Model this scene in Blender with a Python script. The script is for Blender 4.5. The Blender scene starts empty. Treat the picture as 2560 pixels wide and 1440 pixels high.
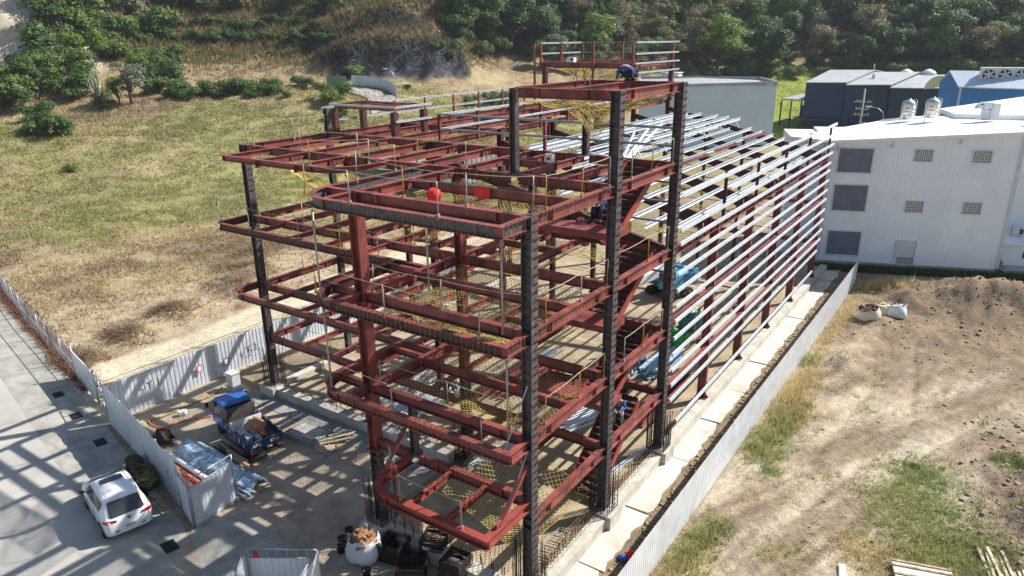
import bpy, math, random
import numpy as np
from mathutils import Vector, Matrix
random.seed(7); RNG = np.random.default_rng(7)
SC = bpy.context.scene
COL = SC.collection
# ---------------------------------------------------------------- camera
CF, CROT, CPOS = 1785.5517, (70.8836, 0.6383, 34.2563), (10.6103, -16.344, 17.5921)
cd = bpy.data.cameras.new('camera'); cam = bpy.data.objects.new('camera', cd); COL.objects.link(cam)
cam.location = CPOS; cam.rotation_euler = [math.radians(a) for a in CROT]
cd.sensor_width = 36; cd.lens = 36 * CF / 2560; cd.clip_start = .5; cd.clip_end = 2000
SC.camera = cam
# ---------------------------------------------------------------- world, sun, exposure
SUN_AZ, SUN_EL = 55.0, 43.0          # direction towards the sun, degrees from +X, and height
w = bpy.data.worlds.new('World'); SC.world = w; w.use_nodes = True
nt = w.node_tree; bg = nt.nodes['Background']
sky = nt.nodes.new('ShaderNodeTexSky'); sky.sky_type = 'NISHITA'; sky.sun_disc = False
sky.sun_elevation = math.radians(SUN_EL); sky.sun_rotation = math.radians(90 - SUN_AZ)
sky.air_density = 1.2; sky.dust_density = 1.2; sky.altitude = 50
nt.links.new(sky.outputs[0], bg.inputs[0]); bg.inputs[1].default_value = .078
sd = bpy.data.lights.new('sun', 'SUN'); sd.energy = 5.0; sd.angle = math.radians(.55); sd.color = (1, .955, .88)
sun = bpy.data.objects.new('sun', sd); COL.objects.link(sun)
sv = Vector((math.cos(math.radians(SUN_AZ)) * math.cos(math.radians(SUN_EL)), math.sin(math.radians(SUN_AZ)) * math.cos(math.radians(SUN_EL)), math.sin(math.radians(SUN_EL))))
sun.rotation_euler = sv.to_track_quat('Z', 'Y').to_euler(); sun.location = (0, 0, 60)
vs = SC.view_settings; vs.view_transform = 'Standard'; vs.look = 'None'; vs.exposure = .77; vs.gamma = 1; vs.use_curve_mapping = False
# ---------------------------------------------------------------- survey helpers (turn a sight line into a point on a known plane)
_R = np.array(cam.rotation_euler.to_matrix())
_P = np.array(CPOS)
def ray(x, y): return _R @ np.array([(x - 1280) / CF, -(y - 720) / CF, -1.0])
def G(x, y, z=-.5):
    d = ray(x, y); t = (z - _P[2]) / d[2]; p = _P + t * d; return (float(p[0]), float(p[1]), z)
def AT(x, y, D):
    d = ray(x, y); t = D / math.hypot(d[0], d[1]); return tuple(float(v) for v in _P + t * d)
# ---------------------------------------------------------------- materials
M = {}
def mat(name, col, rough=.7, metal=0., var=.18, scale=3., bump=0., bscale=30., col2=None, spec=.4, coords='pos', sharp=False):
    m = bpy.data.materials.new(name); m.use_nodes = True; n = m.node_tree.nodes; l = m.node_tree.links
    b = n['Principled BSDF']; b.inputs['Roughness'].default_value = rough; b.inputs['Metallic'].default_value = metal
    b.inputs['Specular IOR Level'].default_value = spec
    if coords == 'pos': src = n.new('ShaderNodeNewGeometry').outputs['Position']
    else: src = n.new('ShaderNodeTexCoord').outputs['Object']
    t = n.new('ShaderNodeTexNoise'); t.inputs['Scale'].default_value = scale; t.inputs['Detail'].default_value = 7; t.inputs['Roughness'].default_value = .65
    l.new(src, t.inputs['Vector'])
    r = n.new('ShaderNodeValToRGB'); c = col; d = col2 or tuple(v * (1 - 2 * var) for v in col)
    e = tuple(min(1, v * (1 + var)) for v in col)
    r.color_ramp.elements[0].position = .45 if sharp else .33; r.color_ramp.elements[1].position = .55 if sharp else .68
    r.color_ramp.elements[0].color = (*d, 1); r.color_ramp.elements[1].color = (*e, 1)
    l.new(t.outputs['Fac'], r.inputs[0]); l.new(r.outputs[0], b.inputs['Base Color'])
    if bump:
        t2 = n.new('ShaderNodeTexNoise'); t2.inputs['Scale'].default_value = bscale; t2.inputs['Detail'].default_value = 5
        l.new(src, t2.inputs['Vector']); bp = n.new('ShaderNodeBump'); bp.inputs['Strength'].default_value = bump; bp.inputs['Distance'].default_value = .05
        l.new(t2.outputs['Fac'], bp.inputs['Height']); l.new(bp.outputs[0], b.inputs['Normal'])
    M[name] = m; return m
def attr_mat(name, rough=.95, scale=4., var=.35, bump=.6, bscale=6., transl=0):
    m = bpy.data.materials.new(name); m.use_nodes = True; n = m.node_tree.nodes; l = m.node_tree.links
    b = n['Principled BSDF']; b.inputs['Roughness'].default_value = rough; b.inputs['Specular IOR Level'].default_value = .15
    a = n.new('ShaderNodeAttribute'); a.attribute_name = 'tint'
    g = n.new('ShaderNodeNewGeometry')
    last = a.outputs['Color']
    for s, v in ((scale, var), (scale * 6, var * .8), (scale * .22, var * .6)):
        t = n.new('ShaderNodeTexNoise'); t.inputs['Scale'].default_value = s; t.inputs['Detail'].default_value = 6; t.inputs['Roughness'].default_value = .7
        l.new(g.outputs['Position'], t.inputs['Vector'])
        mr = n.new('ShaderNodeMapRange'); mr.inputs['From Min'].default_value = .3; mr.inputs['From Max'].default_value = .7
        mr.inputs['To Min'].default_value = 1 - v; mr.inputs['To Max'].default_value = 1 + v * .8; l.new(t.outputs['Fac'], mr.inputs['Value'])
        mx = n.new('ShaderNodeVectorMath'); mx.operation = 'SCALE'; l.new(last, mx.inputs[0]); l.new(mr.outputs[0], mx.inputs['Scale']); last = mx.outputs[0]
    l.new(last, b.inputs['Base Color'])
    if bump:
        t2 = n.new('ShaderNodeTexNoise'); t2.inputs['Scale'].default_value = bscale; t2.inputs['Detail'].default_value = 8; t2.inputs['Roughness'].default_value = .7
        l.new(g.outputs['Position'], t2.inputs['Vector']); bp = n.new('ShaderNodeBump'); bp.inputs['Strength'].default_value = bump; bp.inputs['Distance'].default_value = .12
        l.new(t2.outputs['Fac'], bp.inputs['Height']); l.new(bp.outputs[0], b.inputs['Normal'])
    if transl:
        tr = n.new('ShaderNodeBsdfTranslucent'); l.new(last, tr.inputs[0]); mx = n.new('ShaderNodeMixShader'); mx.inputs[0].default_value = transl
        l.new(b.outputs[0], mx.inputs[1]); l.new(tr.outputs[0], mx.inputs[2]); l.new(mx.outputs[0], n['Material Output'].inputs[0])
    M[name] = m; return m
attr_mat('earth', bump=.9, bscale=7.)
attr_mat('blades', rough=.8, scale=3, var=.2, bump=0, transl=.4)
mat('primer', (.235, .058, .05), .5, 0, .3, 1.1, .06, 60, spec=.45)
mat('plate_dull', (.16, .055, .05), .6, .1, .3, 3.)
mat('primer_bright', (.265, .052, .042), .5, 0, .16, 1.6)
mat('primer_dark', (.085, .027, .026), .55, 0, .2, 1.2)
mat('src_steel', (.105, .088, .094), .5, .1, .3, 5., .1, 40)
mat('rebar', (.035, .026, .022), .75, .3, .3, 8.)
mat('rebar_rust', (.30, .19, .12), .85, .2, .4, 9.)
mat('galv', (.66, .71, .77), .4, .25, .1, 3.)
mat('galv_dull', (.42, .46, .5), .45, .5, .2, 2.)
mat('rope', (.5, .45, .33), .9, 0, .2, 10.)
mat('post_galv', (.42, .40, .36), .5, .4, .2, 10.)
mat('post_yellow', (.45, .27, .05), .6, 0, .3, 10.)
mat('net', (.52, .42, .12), .8, 0, .25, 2.)
mat('net_dark', (.10, .095, .05), .85, 0, .3, 2.)
mat('concrete', (.50, .47, .41), .9, 0, .16, 1.6, .3, 25)
mat('concrete_new', (.58, .56, .50), .9, 0, .14, .9, .25, 14, col2=(.40, .375, .32))
mat('road', (.40, .385, .35), .85, 0, .08, .35, .2, 40, col2=(.32, .31, .285))
mat('strip', (.33, .32, .285), .85, 0, .2, 1.2, .3, 30, col2=(.22, .215, .19))
mat('yard', (.36, .305, .23), .95, 0, .2, .9, .7, 9, col2=(.25, .205, .15))
mat('site_dirt', (.36, .29, .19), .95, 0, .2, .8, .8, 9, col2=(.24, .185, .12))
mat('wet_concrete', (.27, .28, .27), .85, 0, .2, 1.4, .3, 25)
mat('grate', (.03, .04, .045), .6, .4, .2, 8.)
mat('hoard', (.64, .68, .73), .4, .15, .07, .7, col2=(.54, .58, .64))
mat('hoard_galv', (.70, .73, .77), .42, .15, .08, 1.5)
mat('white_wall', (.82, .88, .96), .45, .05, .04, .5)
mat('white_roof', (.88, .89, .88), .45, 0, .04, .3)
mat('trim', (.62, .64, .66), .5, 0, .05, 2)
mat('shutter', (.16, .18, .245), .5, .2, .1, 1.5)
mat('dark_glass', (.03, .035, .04), .12, 0, .1, 5, spec=.6)
mat('grey_wall', (.52, .60, .70), .6, .1, .04, .3)
mat('grey_roof', (.34, .355, .37), .6, .1, .1, .4)
mat('navy_wall', (.022, .043, .09), .6, .1, .1, .25)
mat('blue_wall', (.065, .24, .60), .55, .1, .08, .3)
mat('pale_roof', (.50, .57, .66), .45, .2, .05, .3)
mat('steel_shiny', (.62, .62, .60), .33, .85, .06, 3)
mat('asphalt_far', (.3, .29, .27), .9, 0, .15, .3)
mat('car_paint', (.80, .81, .83), .16, 0, .01, 1, spec=.6)
mat('black_plastic', (.012, .012, .014), .45, 0, .1, 8)
mat('tyre', (.02, .02, .022), .8, 0, .2, 12)
mat('rim', (.5, .5, .52), .3, .8, .1, 10)
mat('tail_red', (.42, .012, .015), .2, 0, .15, 6, spec=.6)
mat('plate', (.62, .64, .62), .5, 0, .03, 6)
mat('truck_blue', (.03, .13, .46), .28, 0, .12, 2, spec=.6, col2=(.022, .095, .34))
mat('truck_dark', (.018, .05, .15), .5, 0, .3, 4)
mat('bed_grey', (.12, .11, .10), .7, .2, .3, 3)
mat('crane_blue', (.10, .33, .52), .45, 0, .12, 2)
mat('crane_white', (.78, .79, .80), .4, 0, .06, 2)
mat('skin', (.42, .25, .17), .6, 0, .05, 20)
mat('cloth_blue', (.045, .12, .42), .85, 0, .25, 12)
mat('cloth_lightblue', (.3, .45, .68), .85, 0, .2, 12)
mat('cloth_navy', (.02, .03, .06), .85, 0, .3, 12)
mat('cloth_camo', (.06, .058, .045), .9, 0, .4, 9, col2=(.02, .02, .018), sharp=True)
mat('cloth_grey', (.33, .33, .33), .9, 0, .2, 12)
mat('white_cloth', (.66, .68, .72), .8, 0, .08, 3, .4, 8)
mat('cream_cloth', (.62, .57, .45), .85, 0, .12, 3, .5, 8)
mat('tarp_blue', (.16, .26, .36), .55, 0, .2, 5., .4, 12, col2=(.4, .5, .58), sharp=True)
mat('orange', (.66, .15, .05), .5, 0, .15, 6)
mat('pipe_orange', (.60, .17, .09), .5, 0, .15, 5)
mat('red', (.72, .02, .018), .5, 0, .1, 4)
mat('cone_white', (.7, .7, .68), .5, 0, .05, 5)
mat('kraft', (.42, .22, .12), .8, 0, .2, 5, .5, 10)
mat('teal', (.05, .22, .2), .6, 0, .3, 5, .5, 9)
mat('green_tarp', (.03, .35, .07), .5, 0, .25, 4, .4, 9)
mat('wood', (.40, .30, .19), .85, 0, .3, 4)
mat('pale_wood', (.55, .46, .33), .85, 0, .25, 4)
mat('clod', (.36, .29, .21), .95, 0, .3, 2.)
mat('rock', (.30, .28, .26), .9, 0, .3, 2., .6, 12)
mat('bark', (.10, .075, .055), .95, 0, .3, 4, .5, 20, coords='obj')
mat('dead_wood', (.36, .33, .30), .9, 0, .2, 4)
mat('white_ink', (.78, .8, .82), .6, 0, .02, 5)
mat('dark_ink', (.03, .02, .025), .7, 0, .02, 5)
mat('red_ink', (.5, .05, .03), .7, 0, .02, 5)
mat('white_plastic', (.72, .73, .72), .5, 0, .05, 4)
def leaf_mat(name, col, col2):
    m = bpy.data.materials.new(name); m.use_nodes = True; n = m.node_tree.nodes; l = m.node_tree.links
    b = n['Principled BSDF']; b.inputs['Roughness'].default_value = .6; b.inputs['Specular IOR Level'].default_value = .25
    tc = n.new('ShaderNodeNewGeometry'); oi = n.new('ShaderNodeObjectInfo')
    t = n.new('ShaderNodeTexNoise'); t.inputs['Scale'].default_value = .55; t.inputs['Detail'].default_value = 6; l.new(tc.outputs['Position'], t.inputs['Vector'])
    ad = n.new('ShaderNodeMath'); ad.operation = 'MULTIPLY_ADD'; l.new(oi.outputs['Random'], ad.inputs[0]); ad.inputs[1].default_value = .32; l.new(t.outputs['Fac'], ad.inputs[2])
    r = n.new('ShaderNodeValToRGB'); r.color_ramp.elements[0].position = .42; r.color_ramp.elements[1].position = .92
    r.color_ramp.elements[0].color = (*col, 1); r.color_ramp.elements[1].color = (*col2, 1)
    l.new(ad.outputs[0], r.inputs[0]); l.new(r.outputs[0], b.inputs['Base Color'])
    tr = n.new('ShaderNodeBsdfTranslucent'); l.new(r.outputs[0], tr.inputs[0]); mx = n.new('ShaderNodeMixShader'); mx.inputs[0].default_value = .22
    l.new(b.outputs[0], mx.inputs[1]); l.new(tr.outputs[0], mx.inputs[2]); l.new(mx.outputs[0], n['Material Output'].inputs[0])
    M[name] = m; return m
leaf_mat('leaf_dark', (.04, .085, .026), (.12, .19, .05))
leaf_mat('leaf_green', (.075, .13, .03), (.19, .25, .06))
leaf_mat('leaf_bright', (.09, .16, .02), (.20, .29, .045))
leaf_mat('leaf_dry', (.14, .13, .06), (.29, .25, .13))
leaf_mat('leaf_grey', (.13, .16, .11), (.27, .29, .20))
# ---------------------------------------------------------------- mesh builder
class MB:
    def __init__(s): s.v = []; s.f = []; s.m = []; s.sm = []
    def add(s, vs, fs, mi=0, smooth=False):
        o = len(s.v); s.v += [tuple(map(float, p)) for p in vs]
        for f in fs: s.f.append([o + i for i in f]); s.m.append(mi); s.sm.append(smooth)
    def box(s, c, d, rz=0, mi=0, ry=0, rx=0):
        hx, hy, hz = d[0] / 2, d[1] / 2, d[2] / 2
        Rm = Matrix.Rotation(rz, 3, 'Z') @ Matrix.Rotation(ry, 3, 'Y') @ Matrix.Rotation(rx, 3, 'X')
        P = [Rm @ Vector((x * hx, y * hy, z * hz)) + Vector(c) for x, y, z in ((-1, -1, -1), (1, -1, -1), (1, 1, -1), (-1, 1, -1), (-1, -1, 1), (1, -1, 1), (1, 1, 1), (-1, 1, 1))]
        s.add(P, [(0, 3, 2, 1), (4, 5, 6, 7), (0, 1, 5, 4), (1, 2, 6, 5), (2, 3, 7, 6), (3, 0, 4, 7)], mi)
    def sweep(s, a, b, prof, mi=0, up=(0, 0, 1), caps=True):
        """extrude a closed 2-D profile (side, up) from a to b"""
        a, b = Vector(a), Vector(b); d = (b - a).normalized(); u = Vector(up)
        if abs(d.dot(u)) > .98: u = Vector((0, 1, 0)) if abs(d.y) < .9 else Vector((1, 0, 0))
        sd = d.cross(u).normalized(); u = sd.cross(d).normalized(); n = len(prof)
        s.add([a + sd * x + u * y for x, y in prof] + [b + sd * x + u * y for x, y in prof],
              [(i, (i + 1) % n, n + (i + 1) % n, n + i) for i in range(n)] + ([tuple(range(n))[::-1], tuple(range(n, 2 * n))] if caps else []), mi)
    def bar(s, a, b, w, h=None, mi=0, up=(0, 0, 1)):
        h = h or w; s.sweep(a, b, [(-w / 2, -h / 2), (w / 2, -h / 2), (w / 2, h / 2), (-w / 2, h / 2)], mi, up)
    def ibeam(s, a, b, h=.45, bf=.2, tf=.02, tw=.014, mi=0, up=(0, 0, 1)):
        """a, b at the top of the beam"""
        x, t = bf / 2, tw / 2
        s.sweep(a, b, [(-x, 0), (-x, -tf), (-t, -tf), (-t, -h + tf), (-x, -h + tf), (-x, -h), (x, -h), (x, -h + tf), (t, -h + tf), (t, -tf), (x, -tf), (x, 0)], mi, up)
    def cchan(s, a, b, h=.15, w=.065, mi=0, up=(0, 0, 1), flip=1):
        t = .006; f = flip
        p = [(0, -h / 2), (f * w, -h / 2), (f * w, -h / 2 + .02), (f * (w - t), -h / 2 + .02), (f * (w - t), -h / 2 + t), (f * t, -h / 2 + t), (f * t, h / 2 - t), (f * (w - t), h / 2 - t), (f * (w - t), h / 2 - .02), (f * w, h / 2 - .02), (f * w, h / 2), (0, h / 2)]
        s.sweep(a, b, p if f > 0 else p[::-1], mi, up)
    def tube(s, pts, r, n=6, mi=0, smooth=True, caps=True):
        pts = [Vector(p) for p in pts]; rs = r if isinstance(r, (list, tuple)) else [r] * len(pts)
        V = []; u = None
        for i, p in enumerate(pts):
            d = (pts[min(i + 1, len(pts) - 1)] - pts[max(i - 1, 0)]).normalized()
            if u is None: u = Vector((0, 0, 1)) if abs(d.z) < .9 else Vector((1, 0, 0))
            sdv = d.cross(u).normalized(); u = sdv.cross(d).normalized()
            for k in range(n):
                a = 2 * math.pi * k / n; V.append(p + (sdv * math.cos(a) + u * math.sin(a)) * rs[i])
        F = [(i * n + k, i * n + (k + 1) % n, (i + 1) * n + (k + 1) % n, (i + 1) * n + k) for i in range(len(pts) - 1) for k in range(n)]
        if caps: F += [tuple(range(n))[::-1], tuple(range((len(pts) - 1) * n, len(pts) * n))]
        s.add(V, F, mi, smooth)
    def lathe(s, prof, c=(0, 0, 0), n=16, mi=0, axis='z', smooth=True):
        V = []
        for r, z in prof:
            for k in range(n):
                a = 2 * math.pi * k / n; q = (r * math.cos(a), r * math.sin(a), z)
                if axis == 'x': q = (z, q[0], q[1])
                if axis == 'y': q = (q[0], z, q[1])
                V.append((q[0] + c[0], q[1] + c[1], q[2] + c[2]))
        F = [(i * n + k, i * n + (k + 1) % n, (i + 1) * n + (k + 1) % n, (i + 1) * n + k) for i in range(len(prof) - 1) for k in range(n)]
        s.add(V, F + [tuple(range(n))[::-1], tuple(range((len(prof) - 1) * n, len(prof) * n))], mi, smooth)
    def prism(s, poly, z0, z1, mi=0):
        n = len(poly); s.add([(x, y, z0) for x, y in poly] + [(x, y, z1) for x, y in poly],
              [(i, (i + 1) % n, n + (i + 1) % n, n + i) for i in range(n)] + [tuple(range(n))[::-1], tuple(range(n, 2 * n))], mi)
    def blob(s, c, r, n=10, mi=0, rough=.15, seed=0):
        rr = random.Random(seed); V = []; R = []; m = n // 2 + 1
        for i in range(1, m):
            th = math.pi * i / m
            for k in range(n):
                a = 2 * math.pi * k / n; q = 1 + rough * (rr.random() - .5) * 2
                V.append((c[0] + r[0] * math.sin(th) * math.cos(a) * q, c[1] + r[1] * math.sin(th) * math.sin(a) * q, c[2] + r[2] * math.cos(th) * q))
        V += [(c[0], c[1], c[2] + r[2]), (c[0], c[1], c[2] - r[2])]; t, b = len(V) - 2, len(V) - 1
        F = [(i * n + k, (i + 1) * n + k, (i + 1) * n + (k + 1) % n, i * n + (k + 1) % n) for i in range(m - 2) for k in range(n)]
        F += [(t, k, (k + 1) % n) for k in range(n)] + [(b, (m - 2) * n + (k + 1) % n, (m - 2) * n + k) for k in range(n)]
        s.add(V, F, mi, True)
    def build(s, name, mats, parent=None, kind=None, label=None):
        me = bpy.data.meshes.new(name); me.from_pydata(s.v, [], s.f)
        for q in (mats if isinstance(mats, (list, tuple)) else [mats]): me.materials.append(M[q])
        me.polygons.foreach_set('material_index', s.m); me.polygons.foreach_set('use_smooth', s.sm); me.update()
        o = bpy.data.objects.new(name, me); COL.objects.link(o)
        if parent: o.parent = parent
        if kind: o['kind'] = kind
        if label: o['label'] = label
        return o
def tag(o, label, cat, group=None):
    o['label'] = label; o['category'] = cat
    if group: o['group'] = group
    return o
def thing(name, label, cat, loc=(0, 0, 0), rz=0, group=None):
    o = bpy.data.objects.new(name, None); COL.objects.link(o); o.location = loc; o.rotation_euler = (0, 0, rz); o.empty_display_size = .2
    return tag(o, label, cat, group)
def dup(root, loc, rz, label, group=None, scale=None):
    r = root.copy(); COL.objects.link(r); r.location = loc; r.rotation_euler = (0, 0, rz); r['label'] = label
    if scale: r.scale = scale if isinstance(scale, (tuple, list)) else (scale,) * 3
    if group: r['group'] = group
    for ch in list(root.children):
        c = ch.copy(); COL.objects.link(c); c.parent = r
        for g in ch.children:
            d = g.copy(); COL.objects.link(d); d.parent = c
    return r
def rawmesh(name, V, F, mats, parent=None, tint=None, mi=None, smooth=False):
    """fast mesh from numpy arrays, F is (n, k)"""
    me = bpy.data.meshes.new(name); V = np.asarray(V, np.float32); F = np.asarray(F, np.int32); k = F.shape[1]
    me.vertices.add(len(V)); me.vertices.foreach_set('co', V.ravel()); me.loops.add(F.size); me.loops.foreach_set('vertex_index', F.ravel())
    me.polygons.add(len(F)); me.polygons.foreach_set('loop_start', np.arange(0, F.size, k, dtype=np.int32)); me.polygons.foreach_set('loop_total', np.full(len(F), k, np.int32))
    if mi is not None: me.polygons.foreach_set('material_index', np.asarray(mi, np.int32))
    if smooth: me.polygons.foreach_set('use_smooth', np.ones(len(F), bool))
    for q in (mats if isinstance(mats, (list, tuple)) else [mats]): me.materials.append(M[q])
    if tint is not None:
        a = me.color_attributes.new('tint', 'FLOAT_COLOR', 'POINT'); c = np.ones((len(V), 4), np.float32); c[:, :3] = tint; a.data.foreach_set('color', c.ravel())
    me.update(); me.validate(); o = bpy.data.objects.new(name, me); COL.objects.link(o)
    if parent: o.parent = parent
    return o
# ---------------------------------------------------------------- numeric noise
_T = np.random.default_rng(3).random((256, 256))
def vnoise(x, y):
    xi = np.floor(x).astype(int); yi = np.floor(y).astype(int); fx = x - xi; fy = y - yi; fx = fx * fx * (3 - 2 * fx); fy = fy * fy * (3 - 2 * fy)
    g = lambda a, b: _T[a & 255, b & 255]
    return (g(xi, yi) * (1 - fx) + g(xi + 1, yi) * fx) * (1 - fy) + (g(xi, yi + 1) * (1 - fx) + g(xi + 1, yi + 1) * fx) * fy
def fbm(x, y, s, o=4):
    r = 0; a = .5; t = 0
    for i in range(o): r = r + a * vnoise(x * s + 17.3 * i, y * s + 5.1 * i); t += a; a *= .5; s *= 2.03
    return r / t
def sst(a, b, x): t = np.clip((x - a) / (b - a), 0, 1); return t * t * (3 - 2 * t)
# ---------------------------------------------------------------- terrain
CTRL = [(-300, 300, 150), (0, 300, 150), (0, 215, 165), (-300, 150, 180), (0, 120, 178), (0, 0, 184), (0, -160, 210), (-300, -100, 230), (70, 170, 172), (90, 60, 180),
 (200, 290, 145), (200, 200, 165), (200, 120, 182), (200, 0, 215), (200, -150, 250),
 (400, 260, 148), (400, 180, 172), (400, 110, 205), (400, 98, 207), (400, 64, 212), (400, 0, 235), (400, -150, 280),
 (600, 245, 150), (600, 180, 175), (600, 118, 202), (600, 108, 204), (600, 72, 208), (600, 50, 218), (600, 0, 240), (600, -150, 285),
 (800, 235, 150), (800, 190, 168), (800, 140, 190), (800, 112, 192), (800, 78, 194), (800, 60, 206), (800, 0, 228), (800, -150, 275),
 (980, 270, 140), (980, 225, 150), (980, 182, 168), (980, 172, 169), (980, 92, 175), (980, 84, 184), (980, 20, 192), (980, -150, 240),
 (860, 180, 168), (860, 118, 172), (860, 108, 181), (1110, 230, 158), (1115, 168, 172), (1085, 110, 176), (1110, 60, 196), (1130, 0, 205), (1130, -150, 240),
 (1200, 230, 160), (1200, 150, 190), (1200, 130, 198), (1200, 0, 226), (1200, -150, 262),
 (1320, 230, 165), (1320, 145, 205), (1320, 0, 245), (1320, -150, 290),
 (1500, 230, 172), (1500, 165, 195), (1500, 0, 255), (1500, -150, 300),
 (1700, 215, 178), (1700, 180, 192), (1700, 0, 262), (1700, -150, 320),
 (1950, 232, 192), (1950, 200, 200), (1950, 0, 280), (1950, -150, 330),
 (2250, 235, 205), (2250, 190, 215), (2250, 0, 295), (2250, -150, 350),
 (2560, 235, 215), (2560, 185, 225), (2560, 0, 300), (2560, -150, 350), (2860, 235, 225), (2860, 0, 300), (2860, -150, 350)]
CP = np.array([AT(*c) for c in CTRL])
FL = [AT(u, 700, D)[:2] + (-.5,) for u in range(-500, 3200, 300) for D in (20, 60, 95)] + [AT(u, 700, D)[:2] + (-.5,) for u in (1500, 1800, 2100, 2400, 2700, 3000) for D in (125, 150)]
FL += [(CPOS[0] + 90 * math.cos(a), CPOS[1] + 90 * math.sin(a), -.5) for a in np.radians([-150, -120, -90, -60, -30])]
CP = np.vstack([CP, np.array(FL)])
def _phi(d): return np.sqrt(d * d + 4.)
_A = _phi(np.hypot(CP[:, None, 0] - CP[None, :, 0], CP[:, None, 1] - CP[None, :, 1]))
_n = len(CP); _S = np.zeros((_n + 1, _n + 1)); _S[:_n, :_n] = _A - np.eye(_n) * .3; _S[:_n, _n] = 1; _S[_n, :_n] = 1
_W = np.linalg.solve(_S, np.append(CP[:, 2], 0))
MOUNDS = [(9.6, 40.2, 4.2, 2.3, 1.45), (14.5, 41.5, 5, 2.5, 1.6), (7.6, 37.6, 1.6, 1.5, .55), (5.3, 28.2, .9, 3.6, .62), (5.0, 25.0, .8, 1.4, .5), (6.8, 33.5, 2.2, 1.2, .45),
          (-36.5, 9.3, 1.6, 1.2, .45), (-37.5, 15.5, 2.4, 1.5, .5), (-34.8, 5.0, 1.6, 1.1, .4), (-40.5, 18.5, 2.6, 1.6, .5), (-44, 22, 3, 2, .5), (-33.6, 1.6, 1.4, .9, .3), (14.5, 15, 1.5, 4.5, .35), (-51.5, -1.5, 5, .9, .4)]
def H(x, y):
    x = np.asarray(x, float); y = np.asarray(y, float); sh = x.shape; X = x.ravel(); Y = y.ravel(); z = np.zeros(len(X))
    dc = np.hypot(X - CPOS[0], Y - CPOS[1]); far = dc > 92
    if far.any():
        xs, ys = X[far], Y[far]; zz = np.full(len(xs), _W[_n])
        for i in range(_n): zz += _W[i] * _phi(np.hypot(xs - CP[i, 0], ys - CP[i, 1]))
        zz = np.maximum(zz + .5, -.2) * sst(92, 122, dc[far]); z[far] = zz
        rg = sst(1.5, 12, zz); z[far] += rg * ((fbm(xs, ys, .09, 5) - .5) * (1.6 + 5 * sst(22, 40, zz)) + (fbm(xs, ys, .35, 3) - .5) * 1.6) + (fbm(xs, ys, .05, 4) - .5) * 1.2 * sst(100, 150, dc[far])
    lot = sst(3.4, 4.6, X) * sst(44.5, 43., Y) * (dc < 92); fld = sst(-24.6, -27.5, X) * sst(-1.5, .8, Y + .17 * (X + 26)) * (dc < 100) * sst(48, 40, dc * 0)
    z += lot * ((fbm(X, Y, .35, 4) - .5) * .35 + (fbm(X, Y, 1.6, 3) - .5) * (.12 + .28 * sst(26, 33, Y)))
    rough = sst(.45, .6, fbm(X, Y, .13, 2)); z += fld * ((fbm(X, Y, .25, 4) - .5) * .35 + (fbm(X, Y, 1.3, 3) - .5) * .18) * sst(-31.5, -33, X)
    for mx, my, sx, sy, h in MOUNDS:
        e = np.exp(-((X - mx) / sx) ** 2 - ((Y - my) / sy) ** 2); q = e > .01
        z[q] += h * e[q] * (.55 + .95 * fbm(X[q], Y[q], .6, 5))
    clod = sst(2.2, 0, np.abs(X - 13.6)) * sst(8.5, 11, Y) * sst(23, 19, Y); z += clod * (fbm(X, Y, 1.1, 4) - .35) * .9
    ruts = np.zeros(len(X))
    for (ax, ay), (bx, by) in (((4.9, 5), (9.2, 20)), ((6.6, 5), (10.4, 19)), ((9.2, 20), (8.2, 32)), ((10.4, 19), (14, 27)), ((8.6, 21), (15, 24.5)), ((5.8, 14), (7.2, 26))):
        L = math.hypot(bx - ax, by - ay); t = ((X - ax) * (bx - ax) + (Y - ay) * (by - ay)) / L; d = ((X - ax) * (by - ay) - (Y - ay) * (bx - ax)) / L
        ruts += np.exp(-(d / .22) ** 2) * ((t > 0) & (t < L))
    z -= lot * (np.clip(ruts, 0, 1) * .13)
    return (z - .5).reshape(sh)
def h1(x, y): return float(H(np.array([x]), np.array([y]))[0])
def TR(u, v, lo=60, hi=420):
    """where the sight line meets the terrain"""
    d = ray(u, v); D = np.linspace(lo, hi, 700); t = D / math.hypot(d[0], d[1]); P = _P[None] + t[:, None] * d[None]
    z = H(P[:, 0], P[:, 1]); k = np.argmax(P[:, 2] < z)
    if P[k, 2] >= z[k]: return None
    return (P[k, 0], P[k, 1], float(z[k])), float(D[k])
C = lambda *a: np.array(a, float)
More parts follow.
